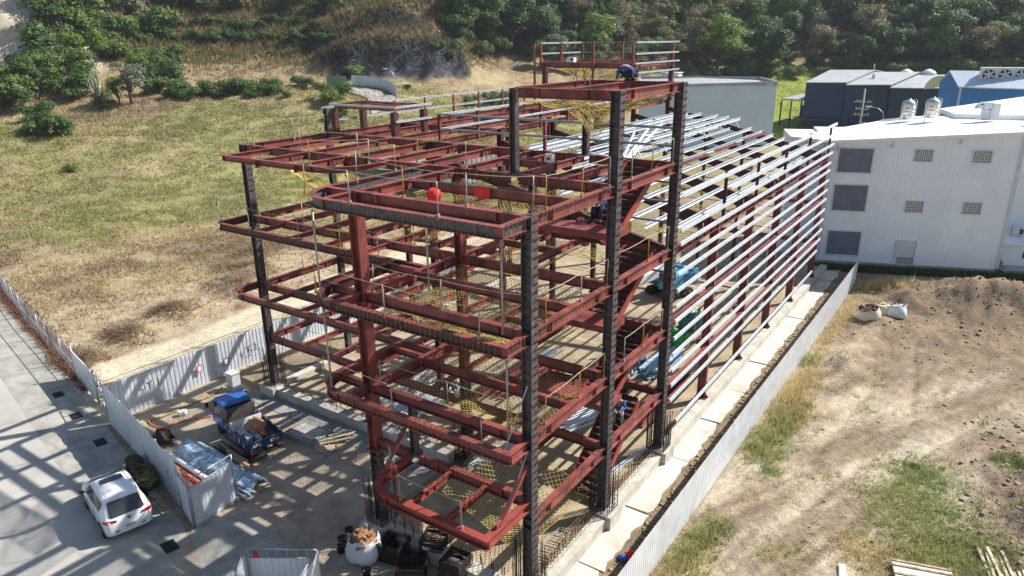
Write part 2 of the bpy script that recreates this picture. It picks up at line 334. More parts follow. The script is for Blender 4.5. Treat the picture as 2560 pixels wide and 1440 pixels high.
def tint(X, Y, Z):
    n = len(X); dc = np.hypot(X - CPOS[0], Y - CPOS[1])
    n1 = fbm(X, Y, .045, 4); n2 = fbm(X, Y, .4, 4); n3 = fbm(X, Y, 1.7, 3); n4 = fbm(X + 90, Y - 40, .11, 4)
    L = lambda a, b, t: a * (1 - t[:, None]) + b * t[:, None]
    straw = C(.37, .30, .175); green = C(.225, .24, .08); brown = C(.25, .185, .125)
    c = L(straw[None].repeat(n, 0), brown[None], sst(.4, .6, n4 * .75 + n2 * .25))
    gr = sst(.46, .66, n1 * .6 + n2 * .4 + .24 * sst(68, 112, dc) * sst(160, 140, dc) - .07) * .66
    c = L(c, green[None], gr)
    # high ground: dry grass, steep banks dark and ledges golden
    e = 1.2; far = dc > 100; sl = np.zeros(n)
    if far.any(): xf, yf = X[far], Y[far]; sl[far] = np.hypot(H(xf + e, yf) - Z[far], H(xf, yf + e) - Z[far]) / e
    # high ground: dry grass, soil and dark undergrowth
    hill = np.maximum(sst(9, 17, Z), sst(1.5, 4, Z) * sst(-40, -28, X)); c = L(c, L(C(.045, .06, .025)[None].repeat(n, 0), C(.13, .098, .062)[None], sst(.45, .7, n4)), hill * .9)
    # dry terrace grass in front of the hill on the left and centre
    terr = sst(150, 165, dc) * sst(14, 9, Z); c = L(c, C(.29, .215, .125)[None], terr * .85 * sst(.3, .55, n4))
    west = sst(-.1, .15, np.cos(np.arctan2(Y - CPOS[1], X - CPOS[0]) - math.radians(125)) - .94)
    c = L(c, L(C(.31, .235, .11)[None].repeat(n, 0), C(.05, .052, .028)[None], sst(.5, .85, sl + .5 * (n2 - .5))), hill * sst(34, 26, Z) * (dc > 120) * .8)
    # bare cliff faces
    cx, cy, _ = AT(40, 100, 178); cl = np.exp(-((X - cx) / 16) ** 2 - ((Y - cy) / 14) ** 2); c = L(c, C(.52, .46, .36)[None], sst(.25, .5, cl))
    cx, cy, _ = AT(1110, 55, 195); cl = np.exp(-((X - cx) / 8) ** 2 - ((Y - cy) / 14) ** 2); c = L(c, L(C(.27, .19, .12)[None].repeat(n, 0), C(.15, .12, .065)[None], sst(.5, .65, n2)), sst(.35, .6, cl) * sst(11, 14, Z))
    cx, cy, _ = AT(980, 120, 175); cl = np.exp(-((X - cx) / 17) ** 2 - ((Y - cy) / 14) ** 2); rk = sst(.22, .34, cl + .12 * (n2 - .5)) * sst(9.0, 10.5, Z + 2 * (n2 - .5)) * (1 - .75 * sst(17.5, 18.5, Z) * sst(21.5, 20.5, Z)) * sst(27, 24, Z); strk = fbm(X * 1.0 + Y * .35, Z * .22, .8, 4); c = L(c, C(.042, .044, .052)[None] * (.25 + 1.6 * sst(.3, .7, strk)[:, None]), rk)
    # meadow between the halls
    mx, my, _ = G(2060, 306); me_ = np.exp(-(((X - mx) / 34) ** 4) - ((Y - my) / 38) ** 4); c = L(c, L(C(.21, .30, .035)[None].repeat(n, 0), C(.24, .24, .06)[None], n2), sst(.3, .6, me_))
    # dirt track behind the hoarding and the scraped margin of the field
    edge = X + 1.2 * (n2 - .5); edge = edge + .09 * (Y - 8) * (Y > 8); trk = sst(-32.6, -31.2, edge) * sst(-24., -24.4, X) * sst(-3, -1, Y) * sst(45, 40, Y); c = L(c, C(.60, .52, .38)[None] * (.93 + .14 * n3[:, None]), trk)
    mar = sst(-46 + 0 * X, -40, edge + 2 * n4 - .25 * (Y - 8)) * sst(-31.5, -32.6, edge) * (dc < 92) * sst(45, 38, Y); c = L(c, L(C(.44, .36, .25)[None].repeat(n, 0), C(.27, .195, .125)[None], sst(.45, .7, n3 * .6 + n2 * .4)), mar * .85)
    # building lot on the right
    lot = sst(2.6, 3.1, X) * (dc < 92); dirt = L(C(.40, .33, .24)[None].repeat(n, 0), C(.28, .215, .15)[None], sst(.42, .6, n2 * .45 + n4 * .55)); tw = np.zeros(n)
    for k_ in range(9):
        ax, ay, bx, by = 4.6 + .8 * k_, 3.0, 7.4 + .55 * k_ + 1.5 * math.sin(k_ * 2.1), 30.; s_ = (Y - ay) / (by - ay); xc = ax + (bx - ax) * s_ + 1.6 * np.sin(s_ * 2.2 + k_ * .7) * s_; tw += np.exp(-((X - xc) / .2) ** 2) * (s_ > 0) * (s_ < 1.05)
    xr, yr = X * .9 - Y * .43, X * .43 + Y * .9; st_ = fbm(xr * 2.4, yr * .22, 1., 4); dirt = dirt * (.72 + .56 * sst(.3, .7, st_))[:, None]; band = np.zeros(n)
    for bx in (-1.9, 1.3, 4.2): band += np.exp(-((xr - bx - .6 * np.sin(yr * .25)) / .75) ** 2)
    dirt = L(dirt, C(.53, .46, .35)[None], np.clip(band, 0, 1) * .6 * sst(32, 26, Y)); dirt = L(dirt, C(.30, .235, .165)[None], np.clip(tw, 0, 1) * .8 * sst(.3, .55, n2)); dirt = L(dirt, C(.55, .48, .365)[None], np.clip(np.roll(tw, 3), 0, 1) * 0 + np.clip(band * sst(.5, .62, st_), 0, 1) * .5); tread = .5 + .5 * np.sin((X * .5 + Y) * 18); dirt = dirt * (1 - .22 * (np.clip(tw, 0, 1) * tread)[:, None]); up = sst(27, 34, Y + 2 * n2); dirt = L(dirt, C(.235, .175, .12)[None] * (.8 + .4 * n3[:, None]), up * .95)
    clod = sst(2.4, .5, np.abs(X - 13.7)) * sst(9, 11.5, Y) * sst(23, 19, Y); dirt = L(dirt, C(.22, .16, .125)[None], clod * .85)
    for px, py, r, g in ((4.0, 14.8, 1.5, 0), (4.0, 18.5, 1.5, 1), (3.8, 21.5, 1.2, 1), (4.6, 12.4, .7, 0), (3.6, 5.2, 1.5, 1), (10.0, 15.6, 1.7, 0), (9.6, 12.8, 1.5, 0), (11, 13.5, 1.3, 0), (10.6, 11, 1.6, 0), (12.2, 11, 1.6, 0), (9.3, 9.0, 1.4, 1), (6.3, 7.2, .8, 1), (13.3, 18.4, .8, 0), (4, 36.5, 1.2, 1), (4.5, 40.3, 1.6, 1), (7.6, 16, .5, 1), (3.6, 26, .8, 0)):
        d = np.hypot(X - px, Y - py) / r + (n3 - .5) * 1.2; t = sst(1.15, .5, d) * .5; dirt = L(dirt, (C(.33, .27, .12) if g else C(.17, .20, .065))[None], t)
    c = L(c, dirt, lot * sst(44.5, 43.5, Y))
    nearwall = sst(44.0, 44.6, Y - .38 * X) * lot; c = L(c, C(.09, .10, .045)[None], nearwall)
    site = sst(-24.3, -24.0, X) * sst(2.9, 2.7, X) * (dc < 92) * sst(-7, -4, Y); c = L(c, C(.30, .235, .16)[None] * (.85 + .3 * n2[:, None]), site)
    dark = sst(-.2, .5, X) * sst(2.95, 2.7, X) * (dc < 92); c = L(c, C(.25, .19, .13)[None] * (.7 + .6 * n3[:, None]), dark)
    return np.clip(c * (.86 + .28 * n3[:, None]), 0, 1)
def terrain():
    ang0 = math.radians(90 + CROT[2]); A = np.concatenate([np.linspace(-46, 46, 520), np.linspace(50, 310, 60)]) * math.pi / 180 + ang0
    r = [3.]; 
    while r[-1] < 900:
        q = r[-1]; r.append(q + (max(.16, q * .0075) if q < 150 else (1.1 if q < 300 else q * .06)))
    r = np.array(r); na, nr = len(A), len(r); X = CPOS[0] + r[:, None] * np.cos(A)[None]; Y = CPOS[1] + r[:, None] * np.sin(A)[None]
    Z = H(X, Y); V = np.stack([X.ravel(), Y.ravel(), Z.ravel()], 1); i = np.arange(nr - 1)[:, None] * na; k = np.arange(na)[None]; k2 = (k + 1) % na
    F = np.stack([i + k, i + na + k, i + na + k2, i + k2], -1).reshape(-1, 4)
    cap = len(V); V = np.vstack([V, [[CPOS[0], CPOS[1], -.5]]]); 
    o = rawmesh('ground', V, F, 'earth', tint=tint(V[:, 0], V[:, 1], V[:, 2]), smooth=True); o['kind'] = 'structure'; return o
terrain()
def sheet(name, poly, z, m, th=.0, kind='structure'):
    b = MB(); b.add([(p[0], p[1], z) for p in poly], [tuple(range(len(poly)))]); o = b.build(name, m); o['kind'] = kind; return o
# ================================================================ THE STEEL FRAME
RF, F3, F2, F1, FC, TT = 12.97, 9.47, 5.93, 2.96, 3.70, 16.03
Y2, Y3 = 5.3, 10.7; ROWS = [16.5, 22.2, 27.9, 33.7, 40.2]
XL, XJ, XK, XM, XP = -19.97, -12.8, -6.75, -6.87, -4.07
frame = thing('building_frame', 'unfinished dark red steel building frame with balconies and galvanised wall rails', 'steel frame')
cnt = {}
def steel(name, mb, m, kind=None, label=None):
    """a part of the frame; past 100 of one name the rest are gathered by the caller"""
    return mb.build(name, m, frame, kind, label)
def column(x, y, z0, z1, wdt=.35, m='src_steel', studs=True, label=None):
    b = MB(); t = .03
    # box section of four plates with splice lines
    b.ibeam((x + wdt / 2, y, z0), (x + wdt / 2, y, z1), wdt, wdt, .022, .02, up=(1, 0, 0)); b.box((x, y, z0 + .02), (wdt + .16, wdt + .16, .04))
    for z in (F1, F2, F3, RF, TT):
        if z0 < z <= z1 + .01:
            for q in (0, -.36): b.box((x, y, z + q - .01 if z + q - .01 < z1 else z1 - .006), (wdt - .05, wdt - .004, .016))
    c = b.build('column', m, frame, label=label)
    if studs:
        s = MB(); z = z0 + .25; k = 0
        while z < z1 - .15:
            for q in (-.09, 0, .09):
                s.bar((x + q, y - .01, z), (x + q, y - .13, z), .014, mi=1)
                s.bar((x + wdt / 2, y + q - .03, z + .02), (x + wdt / 2 + .045, y + q + .05, z + .11), .012, mi=0)
            if k % 2 == 0: s.bar((x - wdt / 2 - .02, y - wdt / 2 - .03, z + .14), (x + wdt / 2 + .03, y - wdt / 2 - .03, z + .14), .006, mi=0); s.bar((x + wdt / 2 + .04, y - wdt / 2 - .03, z + .12), (x + wdt / 2 + .04, y + wdt / 2 + .02, z + .12), .012, mi=0)
            z += .26; k += 1
        s.build('shear_stud', ['rebar', 'post_galv'], c, kind='stuff')
    return c
column(XL, Y2, 0, RF, label='column at the left front corner'); column(0, 0, 0, RF + .02, .36); column(0, Y2, 0, TT, .36); column(0, Y3, 0, TT, .36)
column(XM, 0, 0, 3.2, .36, label='lower black length of the front red column'); column(XM, 0, 3.2, RF - .02, .38, 'primer', False, 'bright red front column')
column(XJ, Y2, 0, RF - .03, .3, 'primer'); column(XK, Y2, 0, 4.4, .36); column(XK, Y2, 4.4, RF - .02, .34, 'primer', False)
column(XP, Y2, RF, TT - .02, .26, 'src_steel', False); column(XP, Y3, RF, TT - .02, .26, 'src_steel', False)
column(-4.9, 0, FC, F2 - .4, .24, 'src_steel', False, 'short post between canopy and first balcony')
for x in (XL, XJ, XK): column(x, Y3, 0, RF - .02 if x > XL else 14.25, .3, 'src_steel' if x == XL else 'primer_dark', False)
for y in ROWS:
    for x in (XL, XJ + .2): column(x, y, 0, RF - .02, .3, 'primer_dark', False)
def hcol(x, y, z0, z1, h=.42, bf=.22, m='primer'):
    b = MB(); b.ibeam((x + h / 2, y, z0), (x + h / 2, y, z1), h, bf, up=(1, 0, 0)); b.box((x, y, z0 + .015), (h + .2, bf + .25, .03))
    for s in (-1, 1): b.add([(x + h / 2, y + s * .02, z0 + .03), (x + h / 2 + .16, y + s * .02, z0 + .03), (x + h / 2, y + s * .02, z0 + .3)], [(0, 1, 2)])
    b.box((x - h / 2 - .12, y, 3.05), (.26, .2, .3)); return b.build('column', m, frame)
for y in ROWS: hcol(-.12, y, 0, 9.45)
for y in (17.3, 22.6, 28.3, 34.2, 40.5):
    b = MB(); b.ibeam((.06, y - .1, 9.2), (.06, y - .1, 11.62), .14, .12, up=(1, 0, 0)); b.build('parapet_post', 'primer_dark', frame)
def beam(a, b_, h=.42, bf=.2, m='primer', name='beam', hooks=None, stiff=False):
    h *= .82; b = MB(); b.ibeam(a, b_, h, bf)
    A, B = Vector(a), Vector(b_); d = (B - A).normalized(); L = (B - A).length; n = Vector((-d.y, d.x, 0))
    if L > 2:
        for t in (.5, L - .5): p = A + d * t; b.box((p.x, p.y, p.z - h / 2), (.34, .045, h * .62), rz=math.atan2(d.y, d.x), mi=1); b.box((p.x, p.y, p.z + .006), (.4, bf * .8, .014), rz=math.atan2(d.y, d.x), mi=1)
    for t in ([.9, L - .9] if L > 2 else []) + ([1 + .9 * i for i in range(int((L - 1) / .9))] if stiff else []):   # end and web stiffeners
        p = A + d * t; b.box((p.x, p.y, p.z - h / 2), (.012, bf - .02, h - .05), rz=math.atan2(d.y, d.x))
    o = b.build(name, [m, 'plate_dull'], frame)
    if hooks:      # rows of bent bars welded along the web
        s = MB(); side = n * hooks; t = .3
        while t < L - .25:
            p = A + d * t + side * (bf / 2 + .02); q = A + d * t + side * (bf * .2); z = Vector((0, 0, 1))
            s.bar(q + z * .006, p + z * .006, .011); s.bar(p, p - z * (h - .03), .011); s.bar(p - z * (h - .03), q - z * (h - .0), .011); t += .21
        s.build('hook_bar', 'rebar_rust', o, kind='stuff')
    return o
def arcpts(cx, cy, r, a0, a1, n=9): return [(cx + r * math.cos(math.radians(a0 + (a1 - a0) * i / n)), cy + r * math.sin(math.radians(a0 + (a1 - a0) * i / n))) for i in range(n + 1)]
def ibeam_path(name, pts, z, h=.45, bf=.22, m='primer', hooks=None, closed=False):
    h *= .8; b = MB(); n = len(pts); x, t, tf = bf / 2, .007, .02
    prof = [(-x, 0), (-x, -tf), (-t, -tf), (-t, -h + tf), (-x, -h + tf), (-x, -h), (x, -h), (x, -h + tf), (t, -h + tf), (t, -tf), (x, -tf), (x, 0)]
    P = [Vector((p[0], p[1], z)) for p in pts]; V = []; k = len(prof)
    for i, p in enumerate(P):
        d0 = (P[i] - P[i - 1]).normalized() if i > 0 else (P[1] - P[0]).normalized(); d1 = (P[i + 1] - P[i]).normalized() if i < n - 1 else d0
        d = (d0 + d1).normalized(); sd = d.cross(Vector((0, 0, 1))).normalized(); f = 1 / max(.5, d.dot(d1))
        V += [p + sd * u * f + Vector((0, 0, v)) for u, v in prof]
    b.add(V, [(i * k + j, i * k + (j + 1) % k, (i + 1) * k + (j + 1) % k, (i + 1) * k + j) for i in range(n - 1) for j in range(k)] + [tuple(range(k))[::-1], tuple(range((n - 1) * k, n * k))])
    for i in range(1, n - 1):
        if (P[i + 1] - P[i]).length > 1.5 or (P[i] - P[i - 1]).length > 1.5: b.box((P[i].x, P[i].y, z - h / 2), (.02, bf - .01, h - .05), rz=math.atan2((P[i + 1] - P[i]).y, (P[i + 1] - P[i]).x))
    if hooks and z > 9: 
        for i in range(len(b.f)):
            if i < (n - 1) * k and i % k in (2, 8): b.m[i] = 1
    o = b.build(name, [m, 'src_steel' if z > 12 else 'primer_dark'], frame)
    if hooks:
        s = MB(); zz = Vector((0, 0, 1))
        for i in range(n - 1):
            d = (P[i + 1] - P[i]); L = d.length; d.normalize(); sd = d.cross(zz) * hooks
            if L < 1: continue
            t_ = .2
            while t_ < L - .15:
                p = P[i] + d * t_ + sd * (x + .025); q = P[i] + d * t_ + sd * (x - .09)
                s.bar(q + zz * .008, p + zz * .008, .012); s.bar(p + zz * .008, p - zz * (h + .02), .012); t_ += .2
        s.build('hook_bar', 'rebar_rust', o, kind='stuff')
    return o
# --- main girders across (X) and along (Y)
segX = lambda xs, y, z, **k: [beam((xs[i] + .17, y, z), (xs[i + 1] - .17, y, z), **k) for i in range(len(xs) - 1)]
segX([XL, XJ, XK, XP, 0], Y2, RF, h=.45, hooks=-1); segX([XL, XJ, XK, 0], Y2, F3, h=.45, hooks=-1); segX([XL, XJ, XK, 0], Y2, F2, h=.45, hooks=-1); segX([XL, XJ, XK, 0], Y2, F1, h=.42)
for z in (RF, F3, F2, F1): segX([XL, XJ, XK, XP if z == RF else -3.4, 0], Y3, z, h=.42)
for z in (RF, F3, F2): segX([XM, 0], 0, z, h=.45, bf=.24)
segX([XM, -4.9, 0], 0, FC, h=.45, bf=.24, hooks=-1)
segX([XP, 0], Y2, TT, h=.42); segX([XP, 0], Y3, TT, h=.42)
for x in (XP, -2.05, 0): beam((x, Y2 + .15, TT + .0), (x, Y3 - .15, TT + .0), h=.42 if x != -2.05 else .34)
for z in (RF, F3, F2):
    beam((0, .2, z), (0, Y2 - .2, z), h=.45, bf=.24, hooks=-1); beam((0, Y2 + .2, z), (0, Y3 - .2, z), h=.45, bf=.24); beam((XM + .04, .2, z), (XK - .04, Y2 - .2, z), h=.45)
beam((0, .2, F1 - .02), (0, Y2 - .2, F1), h=.45, bf=.24, hooks=-1); beam((0, Y2 + .2, F1), (0, Y3 - .2, F1), h=.45, bf=.24)
for z in (RF, F3, F2, F1):
    for x in (XL, XJ, XK): beam((x, Y2 + .2, z), (x, Y3 - .2, z), h=.42)
# --- floor joists
jm = dict(h=.34, bf=.15, name='joist')
for x in (-17.95, -15.35, -10.8, -8.85): beam((x, Y2 + .1, RF - .002), (x, Y3 - .1, RF - .002), **dict(jm, h=.4, bf=.17))
for z in (F3, F2):
    for x in (-17.4, -15.1, -10.6, -8.7): beam((x, Y2 + .1, z - .002), (x, Y3 - .1, z - .002), **jm)
for x in (-17.4, -15.1, -10.6, -8.7): beam((x, Y2 + .1, F1 - .002), (x, Y3 - .1, F1 - .002), **jm)
for z in (RF, F3, F2, F1):
    beam((XK + .15, 8.15, z - .002), (XP + .1 if z == RF else -4.0, 8.15, z - .002), **jm); beam((-3.95 if z != RF else -4.06, Y2 + .15, z - .003), (-3.95 if z != RF else -4.06, Y3 - .15, z - .003), **jm)
    if z != F1:
        beam((XM + .15, 2.62, z - .002), (-.14, 2.62, z - .002), **dict(jm, h=.4, bf=.18))
    for x in (-5.6,): beam((x, 8.25, z - .004), (x, Y3 - .12, z - .004), **jm)
for x in (-4.6, -2.3): beam((x, 2.7, F1 - .06), (x, Y2 - .12, F1 - .06), **jm)
beam((-2.1, Y2 + .15, RF - .004), (-2.1, Y3 - .15, RF - .004), **jm)
# --- balconies that step out in front (rounded corners)
for z, r in ((RF, 1.5), (F3, 1.4), (F2, 1.3)):
    y0 = {RF: -1.42, F3: -1.28, F2: -1.15}[z]; x0 = {RF: -8.25, F3: -8.45, F2: -8.6}[z]; yb = {RF: Y2 - .15, F3: 3.4, F2: 3.4}[z]
    ibeam_path('balcony_beam', [(x0, yb)] + arcpts(x0 + r, y0 + r, r, 180, 270) + [(0.0, y0), (0.0, -.19)], z + .001, hooks=1)
    beam((XM, y0 + .1, z - .003), (XM, -.2, z - .003), h=.4, bf=.18, name='joist'); beam((x0 + .1, 0, z - .004), (XM - .2, 0, z - .004), h=.4, bf=.18, name='joist')
    if z != RF: beam((x0 + .1, 2.9, z - .003), (XM + .0, 2.9, z - .003), h=.34, bf=.16, name='joist')
ibeam_path('balcony_beam', [(-17.7, Y2 - .12), (-17.7, 2.6)] + arcpts(-12.0, 4.3, 1.7, 270, 360) + [(-10.3, Y2 - .12)], RF + .001, h=.3, bf=.18)
for x in (-15.35, -12.9): beam((x, 2.45, RF - .006), (x, Y2 - .1, RF - .006), h=.4, bf=.16, name='joist')
ibeam_path('balcony_beam', [(XL - .22, Y2)] + arcpts(XL + .18, 3.75, .4, 180, 270, 5) + [(-6.85, 3.35)], F3 + .002, h=.42, bf=.18, hooks=1)
ibeam_path('balcony_beam', [(XL - .2, Y2)] + arcpts(XL + .75, 4.5, .95, 180, 270) + [(-6.85, 3.55)], F2 + .002, h=.42, bf=.18, hooks=1)
for z, yy in ((F3, 3.35), (F2, 3.55)):
    for x in (-17.4, -15.1, -12.8, -10.6): beam((x, yy + .05, z - .05), (x, Y2 - .1, z - .05), h=.25, bf=.12, name='joist')
ibeam_path('balcony_beam', [(-4.9, -.1), (-4.95, -1.3)] + arcpts(-4.95 + .95, -1.45, .95, 180, 270) + [(0, -2.4), (0, -.2)], FC + .001, h=.42, bf=.26, m='primer_bright', label=None) if False else ibeam_path('balcony_beam', [(-4.95, -.15)] + arcpts(-4.95 + .95, -1.45, .95, 180, 270) + [(0, -2.4), (0, -.2)], FC + .001, h=.42, bf=.26, m='primer_bright')
for x in (-3.15, -1.65): beam((x, -2.3, FC - .05), (x, -.13, FC - .05), h=.3, bf=.15, m='primer_bright', name='joist')
for a, b_ in (((0, -1.75, FC), (0, -.2, FC + 1.3)), ((-4.95, -1.55, FC), (-4.9, -.15, FC + 1.5))):
    b = MB(); b.bar(a, b_, .13, .1); b.box((a[0], a[1], a[2] + .05), (.08, .3, .24)); b.build('brace', 'primer', frame)
# --- left wing behind: deck at roof level, lower floors, parapets
for x in (XL, -17.95, -15.35, XJ): 
    for a, c in zip([Y3] + ROWS[:-1], ROWS): beam((x, a + .12, RF - .003), (x, c - .12, RF - .003), h=.4, bf=.17, name='wing_beam')
for y in ROWS:
    beam((XL + .15, y, RF), (XJ, y, RF), h=.42, name='wing_beam')
    for z in (F3, F2): beam((XL + .15, y, z), (XJ, y, z), h=.4, name='wing_beam') if y < 30 else None
for z in (F3, F2):
    for x in (XL, XJ + .2): beam((x, Y3 + .1, z), (x, ROWS[2], z), h=.36, name='wing_beam')
for y in ROWS + [19.3, 25, 30.8, 37]:
    b = MB(); b.ibeam((-20.3, y - .1, RF - .3), (-20.3, y - .1, 14.25), .1, .12, up=(1, 0, 0)); b.build('parapet_post', 'primer', frame)
for y in (11.1, 14.2, 17.3, 20.4, 23.6, 26.8, 30.0):
    b = MB(); b.ibeam((-12.35, y, RF - .3), (-12.35, y, 14.25), .12, .14, up=(1, 0, 0)); b.build('parapet_post', 'primer', frame)
b = MB(); b.ibeam((-6.3, 11.1, RF - .3), (-6.3, 11.1, 14.2), .12, .14, up=(1, 0, 0)); b.build('parapet_post', 'primer', frame)
def rail(a, b_, h=.1, w_=.06, m='galv', name='rail'):
    b = MB(); b.cchan(a, b_, h, w_); return b.build(name, m, frame)
for z in (14.25, 13.55): rail((-20.38, 10.7, z), (-20.38, 44, z)); rail((-12.28, 11.0, z), (-12.28, 31, z)); rail((-12.3, 11.02, z), (-.3, 11.02, z), m='galv_dull')
# small roof box beside the left parapet
for x, y in ((-20.0, 13.4), (-15.6, 11.3), (-20.0, 11.3), (-15.6, 13.6)):
    b = MB(); b.box((x, y, 13.55), (.3, .3, 1.2)); b.build('stub_column', 'primer_dark', frame)
for a, b_ in (((-20, 11.3), (-15.6, 11.3)), ((-20, 13.5), (-15.6, 13.5)), ((-20, 11.3), (-20, 13.5)), ((-15.6, 11.3), (-15.6, 13.5))): beam((*a, 14.45), (*b_, 14.452), h=.28, bf=.14, name='box_beam')
for x in (-19, -18, -17, -16.4): beam((x, 11.4, 14.44), (x, 13.4, 14.44), h=.2, bf=.1, name='box_beam')
rail((-20.1, 11.16, 14.42), (-15.4, 11.16, 14.42)); rail((-15.42, 11.2, 14.42), (-15.42, 14, 14.42)); rail((-15.42, 11.2, 13.7), (-15.42, 14, 13.7))
# far roof tower
ty, tx0, tx1, tyb = 32.6, -20.2, -12.2, 39.5
for x, y in ((tx0 + .35, ty + .3), (tx1, ty), (tx1, tyb), (tx0 + .35, tyb)):
    b = MB(); b.box((x, y, 14.4), (.34, .34, 2.9)); b.build('stub_column', 'primer_dark', frame)
for x, y in ((tx0 - .3, ty), (-15.4, ty), (tx1 - .02, ty), (tx0, ty + .25), (tx0, 36), (tx0, tyb), (-16.5, tyb), (tx1 + .05, tyb)):
    b = MB(); b.box((x, y - .2 if y == ty else y, 15.1 if y == ty else 16.7), (.13, .13, 4.5 if y == ty else 1.4)); b.build('parapet_post', 'primer', frame)
for z, h in ((16.0, .45),):
    for a, b_ in (((tx0, ty), (tx1, ty)), ((tx0, tyb), (tx1, tyb)), ((tx0, ty), (tx0, tyb)), ((tx1, ty), (tx1, tyb)), ((-17.5, ty), (-17.5, tyb)), ((-15, ty), (-15, tyb))): beam((*a, z), (*b_, z + .003 * a[0]), h=h, name='box_beam')
for z in (17.37, 16.6):
    rail((tx0 - .1, ty + .2, z), (tx0 - .1, tyb, z)); rail((tx1 + .1, ty, z), (tx1 + .1, tyb + 1, z)); rail((tx0, tyb, z), (tx1, tyb, z), .05, m='galv_dull')
for z in (15.95, 15.3, 14.3): rail((tx1 + .2, ty - .3, z), (tx1 + .2, tyb + 1, z))
# --- shed: rafters with tapered haunches, purlins, eave beams, wall rails
for y in [Y3] + ROWS:
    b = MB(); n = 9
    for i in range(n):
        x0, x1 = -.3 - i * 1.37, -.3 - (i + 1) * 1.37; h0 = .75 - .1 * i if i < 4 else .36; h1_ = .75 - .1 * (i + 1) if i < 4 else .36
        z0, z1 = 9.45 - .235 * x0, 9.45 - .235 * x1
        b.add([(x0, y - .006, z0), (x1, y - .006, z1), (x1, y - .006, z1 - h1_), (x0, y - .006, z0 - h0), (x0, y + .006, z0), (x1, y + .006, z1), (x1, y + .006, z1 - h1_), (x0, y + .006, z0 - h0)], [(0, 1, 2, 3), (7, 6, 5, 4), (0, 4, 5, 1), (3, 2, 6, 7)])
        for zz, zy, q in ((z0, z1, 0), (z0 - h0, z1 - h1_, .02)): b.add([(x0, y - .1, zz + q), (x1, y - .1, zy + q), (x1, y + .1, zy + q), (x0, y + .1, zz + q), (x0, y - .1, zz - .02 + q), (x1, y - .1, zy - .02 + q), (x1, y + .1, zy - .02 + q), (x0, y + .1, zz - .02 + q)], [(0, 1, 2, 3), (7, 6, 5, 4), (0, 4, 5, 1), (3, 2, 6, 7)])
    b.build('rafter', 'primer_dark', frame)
for x in (-.7, -1.55, -2.4, -3.25, -4.1, -4.95, -5.8):
    b = MB(); z = 9.55 - .235 * x + .06; e = 40.4 if x < -1.2 else 36 + x
    b.cchan((x, 11.5, z), (x, e, z), .2, .075); b.build('purlin', 'galv', frame)
for y0, y1 in ((12, 21.6), (23, 27.3), (28.5, 33), (34.5, 39.9)):
    for x in (-4.55, -4.4): beam((x, y0, 9.8 - .235 * x), (x, y1, 9.8 - .235 * x), h=.1, bf=.07, name='tie_beam')
# raised ventilator rack along the ridge
for i, x in enumerate((-6.6, -7.35, -8.1, -9.3, -10.2, -11)):
    b = MB(); z = 11.72 + min(i, 3) * .11; b.cchan((x, 14 + (i % 3) * 1.5, z), (x, 40 - i * .4, z), .2, .075); b.build('purlin', 'galv', frame)
for x in (-6.7, -7.6, -8.6):
    b = MB(); b.cchan((x, 17, 11.15 - .1 * (x + 6.7)), (x, 38, 11.15 - .1 * (x + 6.7)), .16, .07); b.build('purlin', 'galv', frame)
b = MB()
for y in (18, 21.5, 25, 28.5, 32, 35.5, 39):
    b.bar((-6.6, y, 11.7), (-9.4, y, 12.05), .05); b.bar((-6.65, y, 11.7), (-6.3, y, 11.1), .05); b.bar((-7.4, y, 11.8), (-7.4, y, 11.2), .05); b.bar((-8.1, y, 11.9), (-8.6, y + .3, 11.3), .05)
b.build('ventilator_bracket', 'galv', frame)
for i in range(3):
    b = MB(); b.cchan((-3.2 - i * .5, 12 + i, 12.1 - i * .15), (-8 - i * .4, 24 + 3 * i, 12.35 - i * .1), .18, .07); b.build('loose_purlin', 'galv', frame)
for z, y1 in ((11.6, 40.9), (10.85, 40.9), (10.15, 40.7), (9.55, 40.6), (8.81, 40.5), (8.25, 40.5), (7.5, 40.5), (6.78, 40.5), (6.1, 40.5), (5.3, 40.5), (4.55, 40.4), (3.78, 40.4), (3.05, 40.3), (2.3, 39.5), (.85, 38.8)):
    b = MB(); y0 = 12.0 if z == .85 else (17.2 if z == 10.85 else 11.05)
    b.cchan((.29, y0, z), (.29, y1, z), .165, .08, flip=-1); b.build('wall_rail', 'galv', frame)
b = MB()
for a, c in zip([Y3] + ROWS[:-1], ROWS):
    for z in (8.2, 6.0, 4.2, 2.0): b.tube([(.24, (a + c) / 2 + .5 * (z % 1), z), (.24, (a + c) / 2 + .5 * (z % 1), z + 1.7)], .012, 5)
b.build('sag_rod', 'galv_dull', frame, kind='stuff')
for a, c in zip([Y3] + ROWS[:-1], ROWS):
    beam((0, a + .12, 9.42), (0, c - .12, 9.42), h=.42, bf=.22, name='eave_beam', stiff=True)
    beam((0, a + .12, 6.15), (0, c - .12, 6.15), h=.32, bf=.2, name='eave_beam'); beam((0, a + .12, 2.98), (0, c - .12, 2.98), h=.32, bf=.2, name='eave_beam')
for i, z in enumerate((8.6, 7.8, 6.9, 6.0, 5.1, 4.3, 3.4, 2.6)):
    b = MB(); b.cchan((XJ + .3, 40.4, z), (-.2, 40.4, z), .07, .05); b.build('end_rail', 'galv_dull', frame)
for x in (-9.2, -6.2, -3.1):
    b = MB(); b.ibeam((x, 40.25, 0), (x, 40.25, 9.4 - .235 * x), .2, .2, up=(0, 1, 0)); b.build('end_column', 'primer_dark', frame)
for z in (F1, F2): beam((XJ, 40.2, z), (-.3, 40.2, z), h=.34)
# wall rails and posts beside the stair opening (galvanised, between row 2 and row 3)
for z in (12.1, 11.3, 10.45, 9.3, 8.3): rail((-3.3, Y3 + .25, z), (-.2, Y3 + .25, z), .08, .05, 'galv_dull')
